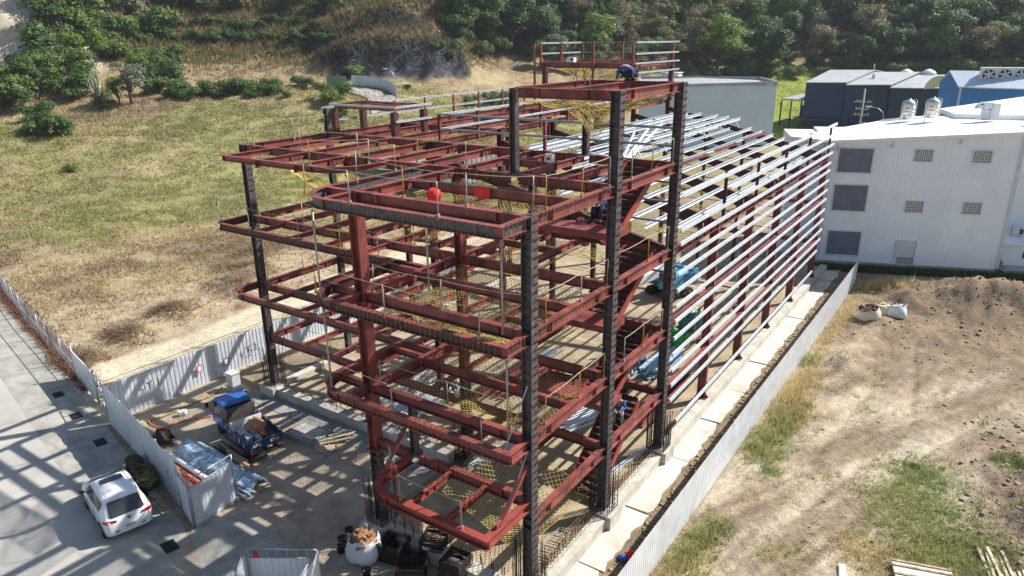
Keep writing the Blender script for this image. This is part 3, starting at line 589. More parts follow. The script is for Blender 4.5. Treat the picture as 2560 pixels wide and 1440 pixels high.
# --- temporary tube struts on the front balconies
for (x, y), z0, z1 in (((-7.5, -1.32), F3, RF - .45), ((-.55, -.6), F3, RF - .45), ((-7.7, -1.1), F2, F3 - .4), ((-.45, -.55), F2, F3 - .4), ((-4.9, 1.2), F3, RF - .4)):
    b = MB(); b.tube([(x, y, z0), (x, y, z1)], .035, 8); b.build('strut', 'post_galv', frame)
for (x, y, z, X_, Y_) in ((-.25, -.4, F2, 0, -.19), (-.25, -.35, FC, 0, -.19)):
    b = MB(); b.bar((x, y - .6, z), (X_ + .1, Y_ - .1, z + 1.9), .02); b.build('guy_wire', 'galv_dull', frame)
# --- the stair between row 2 and row 3
def stair(z0, z1):
    zm = (z0 + z1) / 2; s = thing_part = bpy.data.objects.new('stair_flight', None)
    COL.objects.link(s); s.parent = frame
    b = MB(); b.box((-1.95, 6.2, zm - .1), (3.5, 1.25, .03)); b.bar((-3.7, 5.6, zm - .2), (-.2, 5.6, zm - .2), .1, .26); b.bar((-3.7, 6.85, zm - .2), (-.2, 6.85, zm - .2), .1, .26); b.bar((-.22, 5.6, zm - .2), (-.22, 6.9, zm - .2), .1, .26)
    b.build('landing', 'primer', s)
    for (xa, xb, ya, za, yb, zb, mm) in ((-.38, -1.72, 6.85, zm, 9.9, z1, 'primer_bright'), (-2.15, -3.5, 6.85, zm, 9.9, z0, 'primer_bright')):
        for x in (xa, xb):
            b = MB(); pts = [(x, ya - .25, za - .15), (x, ya + .05, za - .1), (x, yb - .15, zb - .12), (x, yb + .2, zb - .12)]
            for p, q in zip(pts[:-1], pts[1:]): b.bar(p, q, .05, .3)
            b.build('stringer', mm, s)
        b = MB(); n = 11
        for i in range(n):
            t = (i + .5) / n; b.box(((xa + xb) / 2, ya + (yb - ya) * t, za + (zb - za) * t - .08), (abs(xa - xb) - .06, .27, .02)); b.box(((xa + xb) / 2, ya + (yb - ya) * t + .13 * (1 if zb > za else -1), za + (zb - za) * t - .0), (abs(xa - xb) - .06, .015, .17))
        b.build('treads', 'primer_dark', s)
    return s
stair(F3, RF); stair(F2, F3); stair(F1, F2)
s = bpy.data.objects.new('stair_flight', None); COL.objects.link(s); s.parent = frame
for x in (-.5, -1.9):
    b = MB(); b.bar((x, 5.55, -.15), (x, 9.4, F1 - .15), .05, .3); b.build('stringer', 'primer_bright', s)
b = MB()
for i in range(16): t = (i + .5) / 16; b.box((-1.2, 5.6 + 3.8 * t, F1 * t - .05), (1.34, .26, .02)); b.box((-1.2, 5.7 + 3.8 * t, F1 * t + .03), (1.34, .015, .16))
b.build('treads', 'primer_dark', s)
# ================================================================ CONCRETE FOOTINGS
sheet('site_floor', [(-19.7, 5.5), (-6.6, 5.5), (-6.6, .25), (-.15, .25), (-.15, 44), (-19.7, 44)], -.2, 'site_dirt')
def wall_part(a, b_, wd, z0, z1, root, name='stem_wall', m='concrete'):
    b = MB(); A, B = Vector((*a, 0)), Vector((*b_, 0)); b.bar((a[0], a[1], (z0 + z1) / 2), (b_[0], b_[1], (z0 + z1) / 2), wd, z1 - z0); return b.build(name, m, root)
def bars(root, pts, h, tilt=.0, n2=1, name='starter_bar', m='rebar', r=.012):
    b = MB(); rr = random.Random(len(pts))
    for x, y, z in pts: b.bar((x, y, z), (x + rr.uniform(-1, 1) * tilt, y + rr.uniform(-1, 1) * tilt, z + h * rr.uniform(.8, 1.1)), r * 2)
    return b.build(name, m, root, kind='stuff')
fr = thing('foundation_wall', 'long low concrete foundation wall along the foot of the galvanised rails', 'foundation', (0, 0, 0))
wall_part((.12, -.9), (.12, 44), .52, -.62, 0, fr); bars(fr, [(x, -.5 + i * .22, 0) for i in range(150) for x in (-.1,)], .55, .05)
for y in (0, Y2, Y3): b = MB(); b.box((.1, y, -.24), (.95, 1.0, .7)); b.build('pedestal', 'concrete', fr)
b = MB()
for i in range(60):
    y = .2 + i * .17; b.bar((.05 if i % 2 else -.02, y, .01), (-.32, y + .05, .42), .011); 
for k in range(5): b.bar((.02 - .08 * k, .2, .02 + .1 * k), (.02 - .08 * k, 10.4, .02 + .1 * k), .011)
b.build('mesh_reinforcement', 'rebar_rust', fr, kind='stuff')
ff = thing('foundation_wall', 'short concrete foundation wall in front, under the lowest red balcony', 'foundation')
wall_part((-7.4, -.15), (-.16, -.15), .55, -.62, -.002, ff); bars(ff, [(-7 + i * .23, -.1 + .22 * (i % 2), 0) for i in range(30)], .5, .06)
b = MB(); b.box((-6.9, -.05, -.28), (1.1, 1.1, .68)); b.build('pedestal', 'concrete', ff)
fl = thing('foundation_wall', 'concrete foundation wall behind the blue truck', 'foundation')
wall_part((-20.4, Y2 - .1), (-7.6, Y2 - .1), .5, -.62, 0, fl); bars(fl, [(-19 + i * .22, Y2 - .1 + .15 * (i % 2), 0) for i in range(50)], .3, .22)
b = MB(); b.box((-20, Y2 - .05, -.28), (1.1, 1.1, .7)); b.build('pedestal', 'concrete', fl)
fs = thing('foundation_wall', 'concrete foundation wall running back from the left corner column', 'foundation')
wall_part((-20, Y2 + .5), (-20, 43.5), .45, -.6, -.01, fs)
for nm, (x, y), lab in (('rebar_cage', (0, 0), 'tall thin starter bars round the nearest corner column'), ('rebar_cage', (0, Y2), 'starter bars round the second column of the right facade, beside the lowest stair'), ('rebar_cage', (0, Y3), 'starter bars round the third column of the right facade, where the wall rails begin'),
                        ('rebar_cage', (XM, 0), 'starter bars round the foot of the front red column'), ('rebar_cage', (XL, Y2), 'starter bars round the left corner column behind the truck'), ('rebar_cage', (XK, Y2), 'starter bars round the inner column near the metal stacks')):
    b = MB(); rr = random.Random(int(x * 7 + y))
    for i in range(9):
        for sx, sy in ((-.4 + .1 * i, -.42), (-.4 + .1 * i, .42), (-.42, -.4 + .1 * i), (.42, -.4 + .1 * i)):
            if rr.random() < .72: b.bar((x + sx, y + sy, -.05), (x + sx + rr.uniform(-.02, .02), y + sy, rr.uniform(1.3, 2.3)), .022)
    for z in (.15, .35, .55):
        for s_ in (-1, 1): b.bar((x - .42, y + s_ * .42, z), (x + .42, y + s_ * .42, z), .014); b.bar((x + s_ * .42, y - .42, z), (x + s_ * .42, y + .42, z), .014)
    o = b.build(nm, 'rebar'); tag(o, lab, 'rebar cage', 'starter bar cages round the column feet')
# blinding concrete strip in the trench
rr = random.Random(5); y = -2.
k = 0
while y < 44:
    L = rr.uniform(3.6, 5.2); b = MB(); zt = -.41 - .035 * (k % 2) - .02 * rr.random(); n = 14; E = []
    for i in range(n + 1): E.append((1.36 + .05 * math.sin(y + i * .9) + rr.uniform(-.05, .06), y + L * i / n))
    poly = [(.36, y + .04)] + [(.36, y + L - .04)] + [(p[0], min(max(p[1], y + .05), y + L - .05)) for p in reversed(E)]
    b.prism(poly[::-1], -.56, zt); o = b.build('trench_slab', 'concrete_new'); o['kind'] = 'structure'; y += L + .01; k += 1
b = MB()
for p, q in (((-19.3, 4.8), (-7.6, 4.8)),): b.prism([(-21.0, 4.9), (-20.2, 3.9), (-7.9, 3.6), (-7.9, 4.75), (-19.9, 4.8)], -.52, -.46)
o = b.build('footing_strip', 'wet_concrete'); o['kind'] = 'structure'
# clods and stones spilled along the trench
b = MB(); rr = random.Random(9)
for i in range(900):
    y = rr.uniform(-2, 42); x = rr.uniform(1.5, 2.65); s = rr.uniform(.03, .11); b.blob((x, y, -.48), (s, s * rr.uniform(.7, 1.3), s * .7), 6, 0, .3, i)
o = b.build('trench_rubble', 'site_dirt'); tag(o, 'loose soil and stones between the concrete strip and the sheet fence', 'rubble'); o['kind'] = 'stuff'
b = MB()
for i in range(2300):
    q = rr.random()
    if q < .2: x, y = rr.gauss(13.4, 1.1), rr.uniform(10, 24)
    elif q < .93: x, y = rr.uniform(4, 18), 43 - 15 * rr.random() ** 2.2
    else: x, y = rr.uniform(3.5, 14), rr.uniform(3, 26)
    s = .015 + .075 * rr.random() ** 3.2 * (1.5 if q < .45 else 1); b.blob((x, y, h1(x, y) + s * .2), (s, s * rr.uniform(.7, 1.3), s * .7), 6, 0, .3, i)
o = b.build('lot_stones', 'clod'); tag(o, 'scattered stones and clods on the bare lot', 'stones'); o['kind'] = 'stuff'
# ================================================================ GUARD RAILS (posts and rope clamped to the beams)
def guard(pts, z, label, yellow=(), h=1.0, rope=True, lean=.03):
    g = thing('rope_guardrail', label, 'guardrail', (0, 0, 0), 0, 'temporary post and rope guardrails on the beams'); rr = random.Random(int(z * 10) + len(pts) + int(pts[0][0] * 7)); tops = []
    for i, (x, y) in enumerate(pts):
        b = MB(); a = (x + rr.uniform(-lean, lean), y + rr.uniform(-lean, lean), z + h); b.tube([(x, y, z - .02), a], .019, 6); b.box((x, y, z + .03), (.07, .07, .1)); b.box((x, y, z - .06), (.05, .1, .08))
        b.build('post', 'post_yellow' if i in yellow else 'post_galv', g); tops.append(a)
    if rope:
        b = MB()
        for p, q in zip(tops[:-1], tops[1:]):
            P = [(p[0] + (q[0] - p[0]) * t, p[1] + (q[1] - p[1]) * t, p[2] - .02 + (q[2] - p[2]) * t - .22 * math.hypot(q[0] - p[0], q[1] - p[1]) / 3 * t * (1 - t)) for t in np.linspace(0, 1, 9)]; b.tube(P, .012, 5)
        b.tube([tops[-1], (tops[-1][0] + .03, tops[-1][1], tops[-1][2] - .35)], .012, 5)
        b.build('rope', 'rope', g)
guard([(-8.0, -1.1), (-5.6, -1.42), (-2.1, -1.42)], RF, 'posts and sagging rope along the front edge of the top balcony', (0,))
guard([(-8.2, 1.4), (-4.7, .02), (-2.2, .02), (-.25, .6)], RF, 'posts and rope set back behind the top balcony edge, near the red painted beam', (1,))
guard([(-.0, .9), (0, 3.0), (0, 4.9)], RF, 'posts and rope over the right edge of the top floor, nearest the corner column', (0, 1))
guard([(0, 6.6), (.0, 8.3), (0, 10.3)], RF, 'posts and rope over the right edge of the top floor beside the stair opening', (1,))
guard([(-19.8, 5.4), (-15.9, 5.4), (-12.2, 5.4), (-8.9, 5.4), (-6.4, 5.4)], RF, 'posts and rope along the middle row of roof beams', (0, 3), lean=.05)
guard([(-19.9, 5.8), (-19.9, 8.3), (-19.9, 10.4)], RF, 'posts and rope on the far left edge of the roof level')
guard([(-12.3, 2.8), (-10.4, 4.2), (-8.3, 3.5)], RF, 'posts and rope at the rounded end of the roof canopy', (0,))
guard([(-20.15, 3.6), (-17.6, 3.35), (-14.2, 3.35), (-11.6, 3.35), (-9.4, 3.35)], F3, 'posts and rope along the left balcony of the third level', (3,))
guard([(-19.6, 5.4), (-16.3, 5.4), (-13.2, 5.4), (-9.3, 5.4)], F3, 'posts and rope on the beam behind the left balcony of the third level', ())
guard([(-8.25, -.9), (-4.6, -1.28), (-.9, -1.28)], F3, 'posts and rope along the front edge of the middle balcony', (0,))
guard([(-6.4, .05), (-3.4, .05), (-.35, .3)], F3, 'posts and rope just behind the middle balcony edge')
guard([(0, .9), (0, 3.1), (0, 4.95)], F3, 'posts and rope over the right edge of the third level, nearest the corner column', (0, 2))
guard([(0, 5.7), (0, 8.4), (0, 10.3)], F3, 'posts and rope over the right edge of the third level beside the stair', (1,))
guard([(-19.7, 5.5), (-19.95, 8.0)], F2, 'two posts with rope at the left edge of the second level'); guard([(-15.8, 5.35), (-12.3, 5.35), (-9.0, 5.35)], F2, 'posts and rope on the middle beam of the second level', (0,))
guard([(-8.35, -.8), (-4.7, -1.15), (-1.0, -1.15)], F2, 'posts and rope along the front edge of the lower balcony', (0,))
guard([(-6.4, .05), (-3.3, .05), (-.8, .1)], F2, 'posts and rope just behind the lower balcony edge', (2,))
guard([(0, .9), (0, 3.1), (0, 4.95)], F2, 'posts and rope over the right edge of the second level, nearest the corner column', (0, 1, 2)); guard([(0, 6.6), (0, 8.3), (0, 10.2)], F2, 'posts and rope over the right edge of the second level beside the stair', (1,))
guard([(-18.8, 5.35), (-15.2, 5.35), (-11.4, 5.35)], F1, 'posts and rope on the lowest left beam', (1,))
guard([(-4.9, -1.3), (-3.4, -2.4), (-.9, -2.4)], FC, 'two posts and rope on the lowest front canopy', (1,), h=.95)
# ================================================================ SAFETY NETS
def net(corners, label, sag=.5, cell=.1, m='net', wr=.12, seed=0, rad=.009):
    P = [np.array(c, float) for c in corners]; Lu = max(np.linalg.norm(P[1] - P[0]), np.linalg.norm(P[2] - P[3])); Lv = max(np.linalg.norm(P[3] - P[0]), np.linalg.norm(P[2] - P[1]))
    nu, nv = max(3, int(Lu / cell * 1.2)), max(3, int(Lv / cell * 1.2)); rg = np.random.default_rng(seed); ox, oy = rg.random(2) * 50
    I, J = np.meshgrid(np.arange(nu + 1), np.arange(nv + 1), indexing='ij'); u = I / nu; v = J / nv; a = (u * (1 - v))[..., None]
    X = P[0] * ((1 - u) * (1 - v))[..., None] + P[1] * a + P[2] * (u * v)[..., None] + P[3] * ((1 - u) * v)[..., None]
    nz = (fbm(u * Lu + ox, v * Lv + oy, .8, 3) - .5); X[..., 2] -= sag * 16 * u * (1 - u) * v * (1 - v) + wr * 3 * nz * np.sqrt(np.clip(u * (1 - u) * v * (1 - v) * 16, 0, 1))
    X[..., 0] += wr * (fbm(u * Lu + ox + 9, v * Lv + oy, 1.1, 2) - .5); X[..., 1] += wr * (fbm(u * Lu - ox, v * Lv + oy + 4, 1.1, 2) - .5)
    keep = (I + J) % 2 == 0; E = []
    for di, dj in ((1, 1), (1, -1)):
        i0, j0 = np.nonzero(keep); i1, j1 = i0 + di, j0 + dj; ok = (i1 <= nu) & (j1 >= 0) & (j1 <= nv); E.append(np.stack([X[i0[ok], j0[ok]], X[i1[ok], j1[ok]]], 1))
    for sl in ((X[:-1, 0], X[1:, 0]), (X[:-1, -1], X[1:, -1]), (X[0, :-1], X[0, 1:]), (X[-1, :-1], X[-1, 1:])): E.append(np.stack(sl, 1))
    E = np.concatenate(E); a, b = E[:, 0], E[:, 1]; d = b - a; d /= np.linalg.norm(d, axis=1)[:, None] + 1e-9; up = np.array([0, 0, 1.]); s = np.cross(d, up); s /= np.linalg.norm(s, axis=1)[:, None] + 1e-9; t = np.cross(s, d); k = len(E)
    ring = [s * rad, (-s * .5 + t * .87) * rad, (-s * .5 - t * .87) * rad]; V = np.concatenate([a + q for q in ring] + [b + q for q in ring]); idx = np.arange(k)
    F = np.concatenate([np.stack([idx + q * k, idx + ((q + 1) % 3) * k, idx + (3 + (q + 1) % 3) * k, idx + (3 + q) * k], 1) for q in range(3)])
    o = rawmesh('safety_net', V, F, m); tag(o, label, 'safety net', 'yellow safety nets slung under the beams')
net([(-6.7, .2, RF - .5), (-.2, .2, RF - .5), (-.2, 5.1, RF - .5), (-6.7, 5.1, RF - .5)], 'yellow net slung inside the top balcony bay, below the red ball', .7, .11, seed=1)
net([(-6.7, .2, F3 - .5), (-.2, .2, F3 - .5), (-.2, 5.1, F3 - .5), (-6.7, 5.1, F3 - .5)], 'large baggy yellow net in the middle of the third level', 1.3, .11, seed=2, wr=.35)
net([(-6.6, .2, F2 - .5), (-.2, .2, F2 - .5), (-.2, 5.1, F2 - .5), (-6.6, 5.1, F2 - .5)], 'sagging yellow net under the second level, its edge hanging like a ribbon', 1.0, .11, seed=3, wr=.25)
net([(-4, .3, 2.2), (-.6, .3, 1.0), (-.4, 5, .9), (-5, 5, 2.4)], 'net hanging low over the dirt behind the lowest canopy', .7, .14, seed=4)
net([(-6.6, 5.5, F2 - .45), (-3.6, 5.5, F2 - .45), (-3.6, 10.5, F2 - .45), (-6.6, 10.5, F2 - .45)], 'yellow net left of the stair on the second level', .7, .12, seed=5)
net([(-6.6, 5.5, F3 - .45), (-3.9, 5.5, F3 - .45), (-3.9, 10.5, F3 - .45), (-6.6, 10.5, F3 - .45)], 'yellow net left of the stair on the third level', .7, .12, seed=6)
net([(-12.6, 5.5, F3 - .45), (-7, 5.5, F3 - .45), (-7, 10.5, F3 - .45), (-12.6, 10.5, F3 - .45)], 'bright yellow net behind the red front column', .5, .11, seed=7, rad=.008)
net([(-12.6, 5.5, F2 - .45), (-7, 5.5, F2 - .45), (-7, 10.5, F2 - .45), (-12.6, 10.5, F2 - .45)], 'yellow net under the second level behind the front column', .6, .12, seed=8)
net([(-6.9, .2, RF - .6), (-8.2, 5, RF - .6), (-12.5, 5, RF - .5), (-11, 3, RF - .5)], 'net between the rounded canopy end and the top balcony', .5, .15, seed=9)
net([(-15.5, 4.2, RF - .4), (-13.6, 2.9, RF - .45), (-9.4, 2.2, F3 + 2.0), (-9.6, 3.6, F3 + 2.0)], 'yellow net strip drooping below the left roof canopy', .35, .09, seed=10, rad=.012)
net([(-4.0, 5.4, TT - .5), (-.1, 5.4, TT - .5), (-.1, 10.6, TT - .5), (-4.0, 10.6, TT - .5)], 'pale crumpled yellow net under the top penthouse frame', .95, .1, seed=11, wr=.7, rad=.008)
net([(-19.5, 33, 15.5), (-12.5, 33, 15.5), (-12.5, 39, 15.3), (-19.5, 39, 15.3)], 'yellow net under the far roof tower', .9, .18, seed=12, rad=.012)
for i, (a, b_, c, d) in enumerate(((11, 16.2, 0, 0), (16.8, 21.9, 0, 0), (22.5, 27.6, 0, 0), (28.2, 33.4, 0, 0))):
    net([(-12.4, a, 8.6), (-.4, a, 8.6), (-.4, b_, 8.6), (-12.4, b_, 8.6)], ['yellow net in the first shed bay behind the third column', 'yellow net in the second shed bay', 'yellow net in the third shed bay', 'yellow net in the fourth, farthest netted shed bay'][i], 1.0, .22, seed=20 + i, rad=.008, wr=.3)
net([(-19.5, 11, RF - .5), (-13, 11, RF - .5), (-13, 16.2, RF - .5), (-19.5, 16.2, RF - .5)], 'net under the left wing deck behind the small roof box', .6, .2, seed=30)
net([(-19.5, 17, RF - .5), (-13, 17, RF - .5), (-13, 22, RF - .5), (-19.5, 22, RF - .5)], 'net under the left wing deck, farther back', .6, .2, seed=31)
net([(-19.6, 5.5, F3 - .5), (-13.1, 5.5, F3 - .5), (-13.1, 10.5, F3 - .5), (-19.6, 10.5, F3 - .5)], 'net in the far left bay of the third level', .5, .22, seed=32)
# ================================================================ HOARDINGS AND FENCES
def corr(b, a, c, z0, z1, pitch=.2, depth=.03, mi=0, z0b=None, z1b=None):
    A, B = Vector((*a, 0)), Vector((*c, 0)); d = (B - A); L = d.length; d.normalize(); n = Vector((-d.y, d.x, 0)); k = int(L / pitch); V = []; z0b = z0 if z0b is None else z0b; z1b = z1 if z1b is None else z1b
    for side in (0, .006):
        for i in range(k):
            for f, q in ((0, 0), (.55, 0), (.7, 1), (.88, 1)):
                t = (i + f) * L / k; p = A + d * t + n * (q * depth + side); f_ = t / L; V += [(p.x, p.y, z0 + (z0b - z0) * f_), (p.x, p.y, z1 + (z1b - z1) * f_)]
        p = B + n * side; V += [(p.x, p.y, z0b), (p.x, p.y, z1b)]
    m = 4 * k + 1; F = []
    for s_ in (0, 1):
        o = s_ * m * 2
        for i in range(m - 1): q = (o + 2 * i, o + 2 * i + 2, o + 2 * i + 3, o + 2 * i + 1); F.append(q if s_ else q[::-1])
    for i in range(m - 1): F.append((2 * i + 1, 2 * i + 3, 2 * m + 2 * i + 3, 2 * m + 2 * i + 1))
    b.add(V, F, mi)
def hoarding(pts, z0, z1, label, m='hoard', post_side=1, pitch=.2, cap=False, name='sheet_fence'):
    g = thing(name, label, 'sheet fence')
    for p, q in zip(pts[:-1], pts[1:]): b = MB(); corr(b, p, q, z0, z1, pitch, .012 if m == 'hoard_galv' else .03); b.build('sheet_panel', m, g)
    for p, q in zip(pts[:-1], pts[1:]):
        L = math.hypot(q[0] - p[0], q[1] - p[1]); d = ((q[0] - p[0]) / L, (q[1] - p[1]) / L); n = (d[1] * post_side, -d[0] * post_side); b = MB()
        for i in range(int(L / 2.4) + 1): t = i * 2.4; b.tube([(p[0] + d[0] * t + n[0] * .07, p[1] + d[1] * t + n[1] * .07, z0), (p[0] + d[0] * t + n[0] * .07, p[1] + d[1] * t + n[1] * .07, z1 - .05)], .025, 6)
        for z in (z0 + .4, z1 - .35): b.bar((p[0] + n[0] * .045, p[1] + n[1] * .045, z), (q[0] + n[0] * .045, q[1] + n[1] * .045, z), .03)
        if cap: b.bar((p[0], p[1], z1 + .01), (q[0], q[1], z1 + .01), .06, .02)
        b.build('post_frame', 'galv_dull', g)
    return g
hoarding([(2.95, 41.5), (2.9, 28), (2.82, 15), (2.82, 3), (2.85, -3)], -.6, 1.45, 'long ribbed grey sheet fence along the right side of the trench', 'hoard_galv', 1, .18)
gB = hoarding([(-24.35, -1.15), (-24.3, 8), (-24.25, 16), (-24.2, 27)], -.5, 1.55, 'white sheet hoarding marked Y.1 and Y.2 behind the truck', 'hoard', -1, .24)
gA = hoarding([(-24.25, -1.55), (-19.5, -2.5), (-14.72, -3.6)], -.5, 1.75, 'smooth white sheet hoarding between the road and the truck yard', 'hoard', -1, .9)
def text(body, loc, rot, size, m, parent, name='lettering', ext=.004):
    cu = bpy.data.curves.new(name, 'FONT'); cu.body = body; cu.size = size; cu.extrude = ext; cu.align_x = 'CENTER'; cu.align_y = 'CENTER'; cu.materials.append(M[m])
    t0 = bpy.data.objects.new('tmp', cu); COL.objects.link(t0); bpy.context.view_layer.update(); me = bpy.data.meshes.new_from_object(t0.evaluated_get(bpy.context.evaluated_depsgraph_get())); bpy.data.objects.remove(t0)
    o = bpy.data.objects.new(name, me); COL.objects.link(o); o.location = loc; o.rotation_euler = rot; o.parent = parent; return o
HP = math.pi / 2
text('Y.1', (-24.16, .9, .75), (HP, 0, HP), .62, 'dark_ink', gB); text('Y.2', (-24.1, 6.9, .55), (HP, 0, HP), .62, 'dark_ink', gB)
for y, z, m in ((3.55, .55, 'red_ink'), (5.2, .35, 'dark_ink')):
    b = MB(); b.box((-24.17, y, z), (.01, .3, .42)); b.box((-24.162, y, z), (.012, .2, .3), mi=1); b.build('notice', [m, 'white_ink'], gB)
text('H', (-15.6, -3.5, .9), (HP, 0, math.radians(-13)), .35, 'red_ink', gA)
def gate_leaf(a, c, z0, z1, label, m='hoard', low=None, ladder=.35):
    g = thing('gate_leaf', label, 'gate', (0, 0, 0), 0, 'sheet metal site gates'); A, B = a, c
    b = MB(); corr(b, A, B, z0, z1 - ladder, .2, .02); b.build('sheet_panel', m, g)
    b = MB(); d = (B[0] - A[0], B[1] - A[1]); L = math.hypot(*d); d = (d[0] / L, d[1] / L)
    for p in (A, B): b.tube([(p[0], p[1], z0), (p[0], p[1], z1)], .035, 8)
    for z in (z1, z1 - ladder, z0 + .08): b.tube([(A[0], A[1], z), (B[0], B[1], z)], .025, 6)
    n = max(2, int(L / .3))
    for i in range(1, n): t = L * i / n; b.tube([(A[0] + d[0] * t, A[1] + d[1] * t, z1 - ladder), (A[0] + d[0] * t, A[1] + d[1] * t, z1)], .014, 5)
    b.build('gate_frame', 'galv_dull', g); return g
gate_leaf((-14.6, -3.65), (-13.2, -4.05), -.48, 1.7, 'gate leaf hinged at the end of the white hoarding, over the orange pipes'); gate_leaf((-13.15, -4.0), (-13.35, -1.95), -.48, 1.7, 'folded gate leaf with shadow stripes facing the yard')
g3 = gate_leaf((-7.6, -5.35), (-5.65, -4.15), -.48, 1.95, 'shaded gate leaf with an open top rail at the bottom edge of the view'); gate_leaf((-7.65, -5.45), (-6.6, -6.6), -.48, 1.95, 'pale gate leaf edge-on beside the shaded one, at the bottom edge', ladder=.1); gate_leaf((-5.6, -4.15), (-5.05, -5.4), -.48, 1.95, 'narrow gate leaf at the right of the shaded one', ladder=.1)
b = MB(); b.lathe([(.13, -.02), (.13, .03)], (0, 0, 0), 12, 0, 'y'); o = b.build('warning_disc', 'red', g3); o.location = (-7.35, -5.24, 1.75)
# chain-link boundary beside the road
cf = thing('chain_link_fence', 'grey chain-link fence between the concrete road and the dry field', 'fence')
FP = [(-62, 6.9), (-52.0, 4.6), (-42, 2.3), (-36.4, 1.2), (-31.2, .15)]
b = MB(); wr_ = MB()
for p, q in zip(FP[:-1], FP[1:]):
    L = math.hypot(q[0] - p[0], q[1] - p[1]); n = int(L / 2.5)
    for i in range(n + 1): t = i / n; x, y = p[0] + (q[0] - p[0]) * t, p[1] + (q[1] - p[1]) * t; b.tube([(x, y, -.5), (x, y, 1.3)], .04, 6)
    for z in (1.28, .4, -.42): b.tube([(*p, z), (*q, z)], .022, 5)
    k = int(L / .16)
    for i in range(k):
        t = i / k; x, y = p[0] + (q[0] - p[0]) * t, p[1] + (q[1] - p[1]) * t; dx, dy = (q[0] - p[0]) / L * 1.2, (q[1] - p[1]) / L * 1.2
        (wr_.bar((x, y, -.45), (x + dx, y + dy, 1.27), .006), wr_.bar((x + dx, y + dy, -.45), (x, y, 1.27), .006)) if i % 2 else None
b.build('post', 'galv_dull', cf); wr_.build('wire_mesh', 'galv_dull', cf)
ps = thing('solid_gate_panel', 'plain grey-blue panel at the end of the chain-link fence', 'gate panel'); b = MB(); b.bar((-31.1, .13, .45), (-27.0, -.72, .45), .05, 1.7); b.build('sheet_panel', 'hoard_galv', ps)
for x, y in ((-31.15, .14), (-26.9, -.74)): b = MB(); b.tube([(x, y, -.5), (x, y, 1.5)], .06, 8); b.build('post', 'galv_dull', ps)
og = thing('mesh_gate', 'open rusty mesh gate between the grey panel and the white hoarding', 'gate'); b = MB()
for z in (-.3, .5, 1.3): b.tube([(-26.7, -.78, z), (-24.5, -1.35, z)], .025, 6)
for i in range(4): t = i / 3; b.tube([(-26.7 + 2.2 * t, -.78 - .57 * t, -.45), (-26.7 + 2.2 * t, -.78 - .57 * t, 1.35)], .025, 6)
b.tube([(-26.7, -.78, 1.3), (-24.5, -1.35, -.3)], .018, 5); b.build('gate_frame', 'galv_dull', og)
# ================================================================ ROAD, GUTTER, YARD
edge = lambda x: -5.35 - .205 * (x + 14.5)
sheet('road', [(-120, 17.0), (-120, -60), (4, -60), (4, -8.0), (-9, edge(-9) - 1.2), (-62, edge(-62) - 1.0)], -.494, 'road')
sheet('gutter_strip', [(-62, edge(-62) - 1.0), (-9, edge(-9) - 1.2), (-9, edge(-9) + .25), (-13.6, edge(-13.6) + 1.3), (-24.9, edge(-24.9) + 1.6), (-62, edge(-62) + 1.6)], -.490, 'strip')
sheet('yard', [(-24.2, -1.3), (-14.6, -3.5), (-13.2, -3.9), (-12.6, edge(-12.6) + .2), (-9, edge(-9) + .25), (2.6, -9), (2.6, -.8), (-.3, -.5), (-7.5, -.5), (-7.7, 4.9), (-24.2, 4.9)], -.487, 'yard')
sheet('driveway', [(-13.3, -4.15), (-12.4, -2.3), (-9.2, -2.6), (-6.6, -4.2), (-5, -8), (-7, -12), (-9.2, edge(-9.2) + .3)], -.483, 'strip')
for i, (x, y, a) in enumerate(((-29.9, -1.45, 0), (-26.6, -2.1, 0), (-22.9, -2.75, 0), (-17.1, -4.0, 0), (-13.0, -5.2, 0), (-9.4, -6.1, 0))):
    b = MB(); b.box((0, 0, 0), (.75, .5, .012), mi=1)
    for k in range(9): b.box((-.33 + k * .083, 0, .012), (.035, .44, .014))
    o = b.build('drain_grate', ['grate', 'black_plastic']); o.location = (x, y, -.478); o.rotation_euler = (0, 0, math.radians(-12)); tag(o, ['drain grate by the far end of the fence panel', 'drain grate in front of the rusty mesh gate', 'drain grate by the middle of the white hoarding', 'drain grate beside the white car', 'drain grate at the gate corner', 'drain grate in the driveway at the bottom edge'][i], 'drain grate', 'drain grates in the gutter strip')
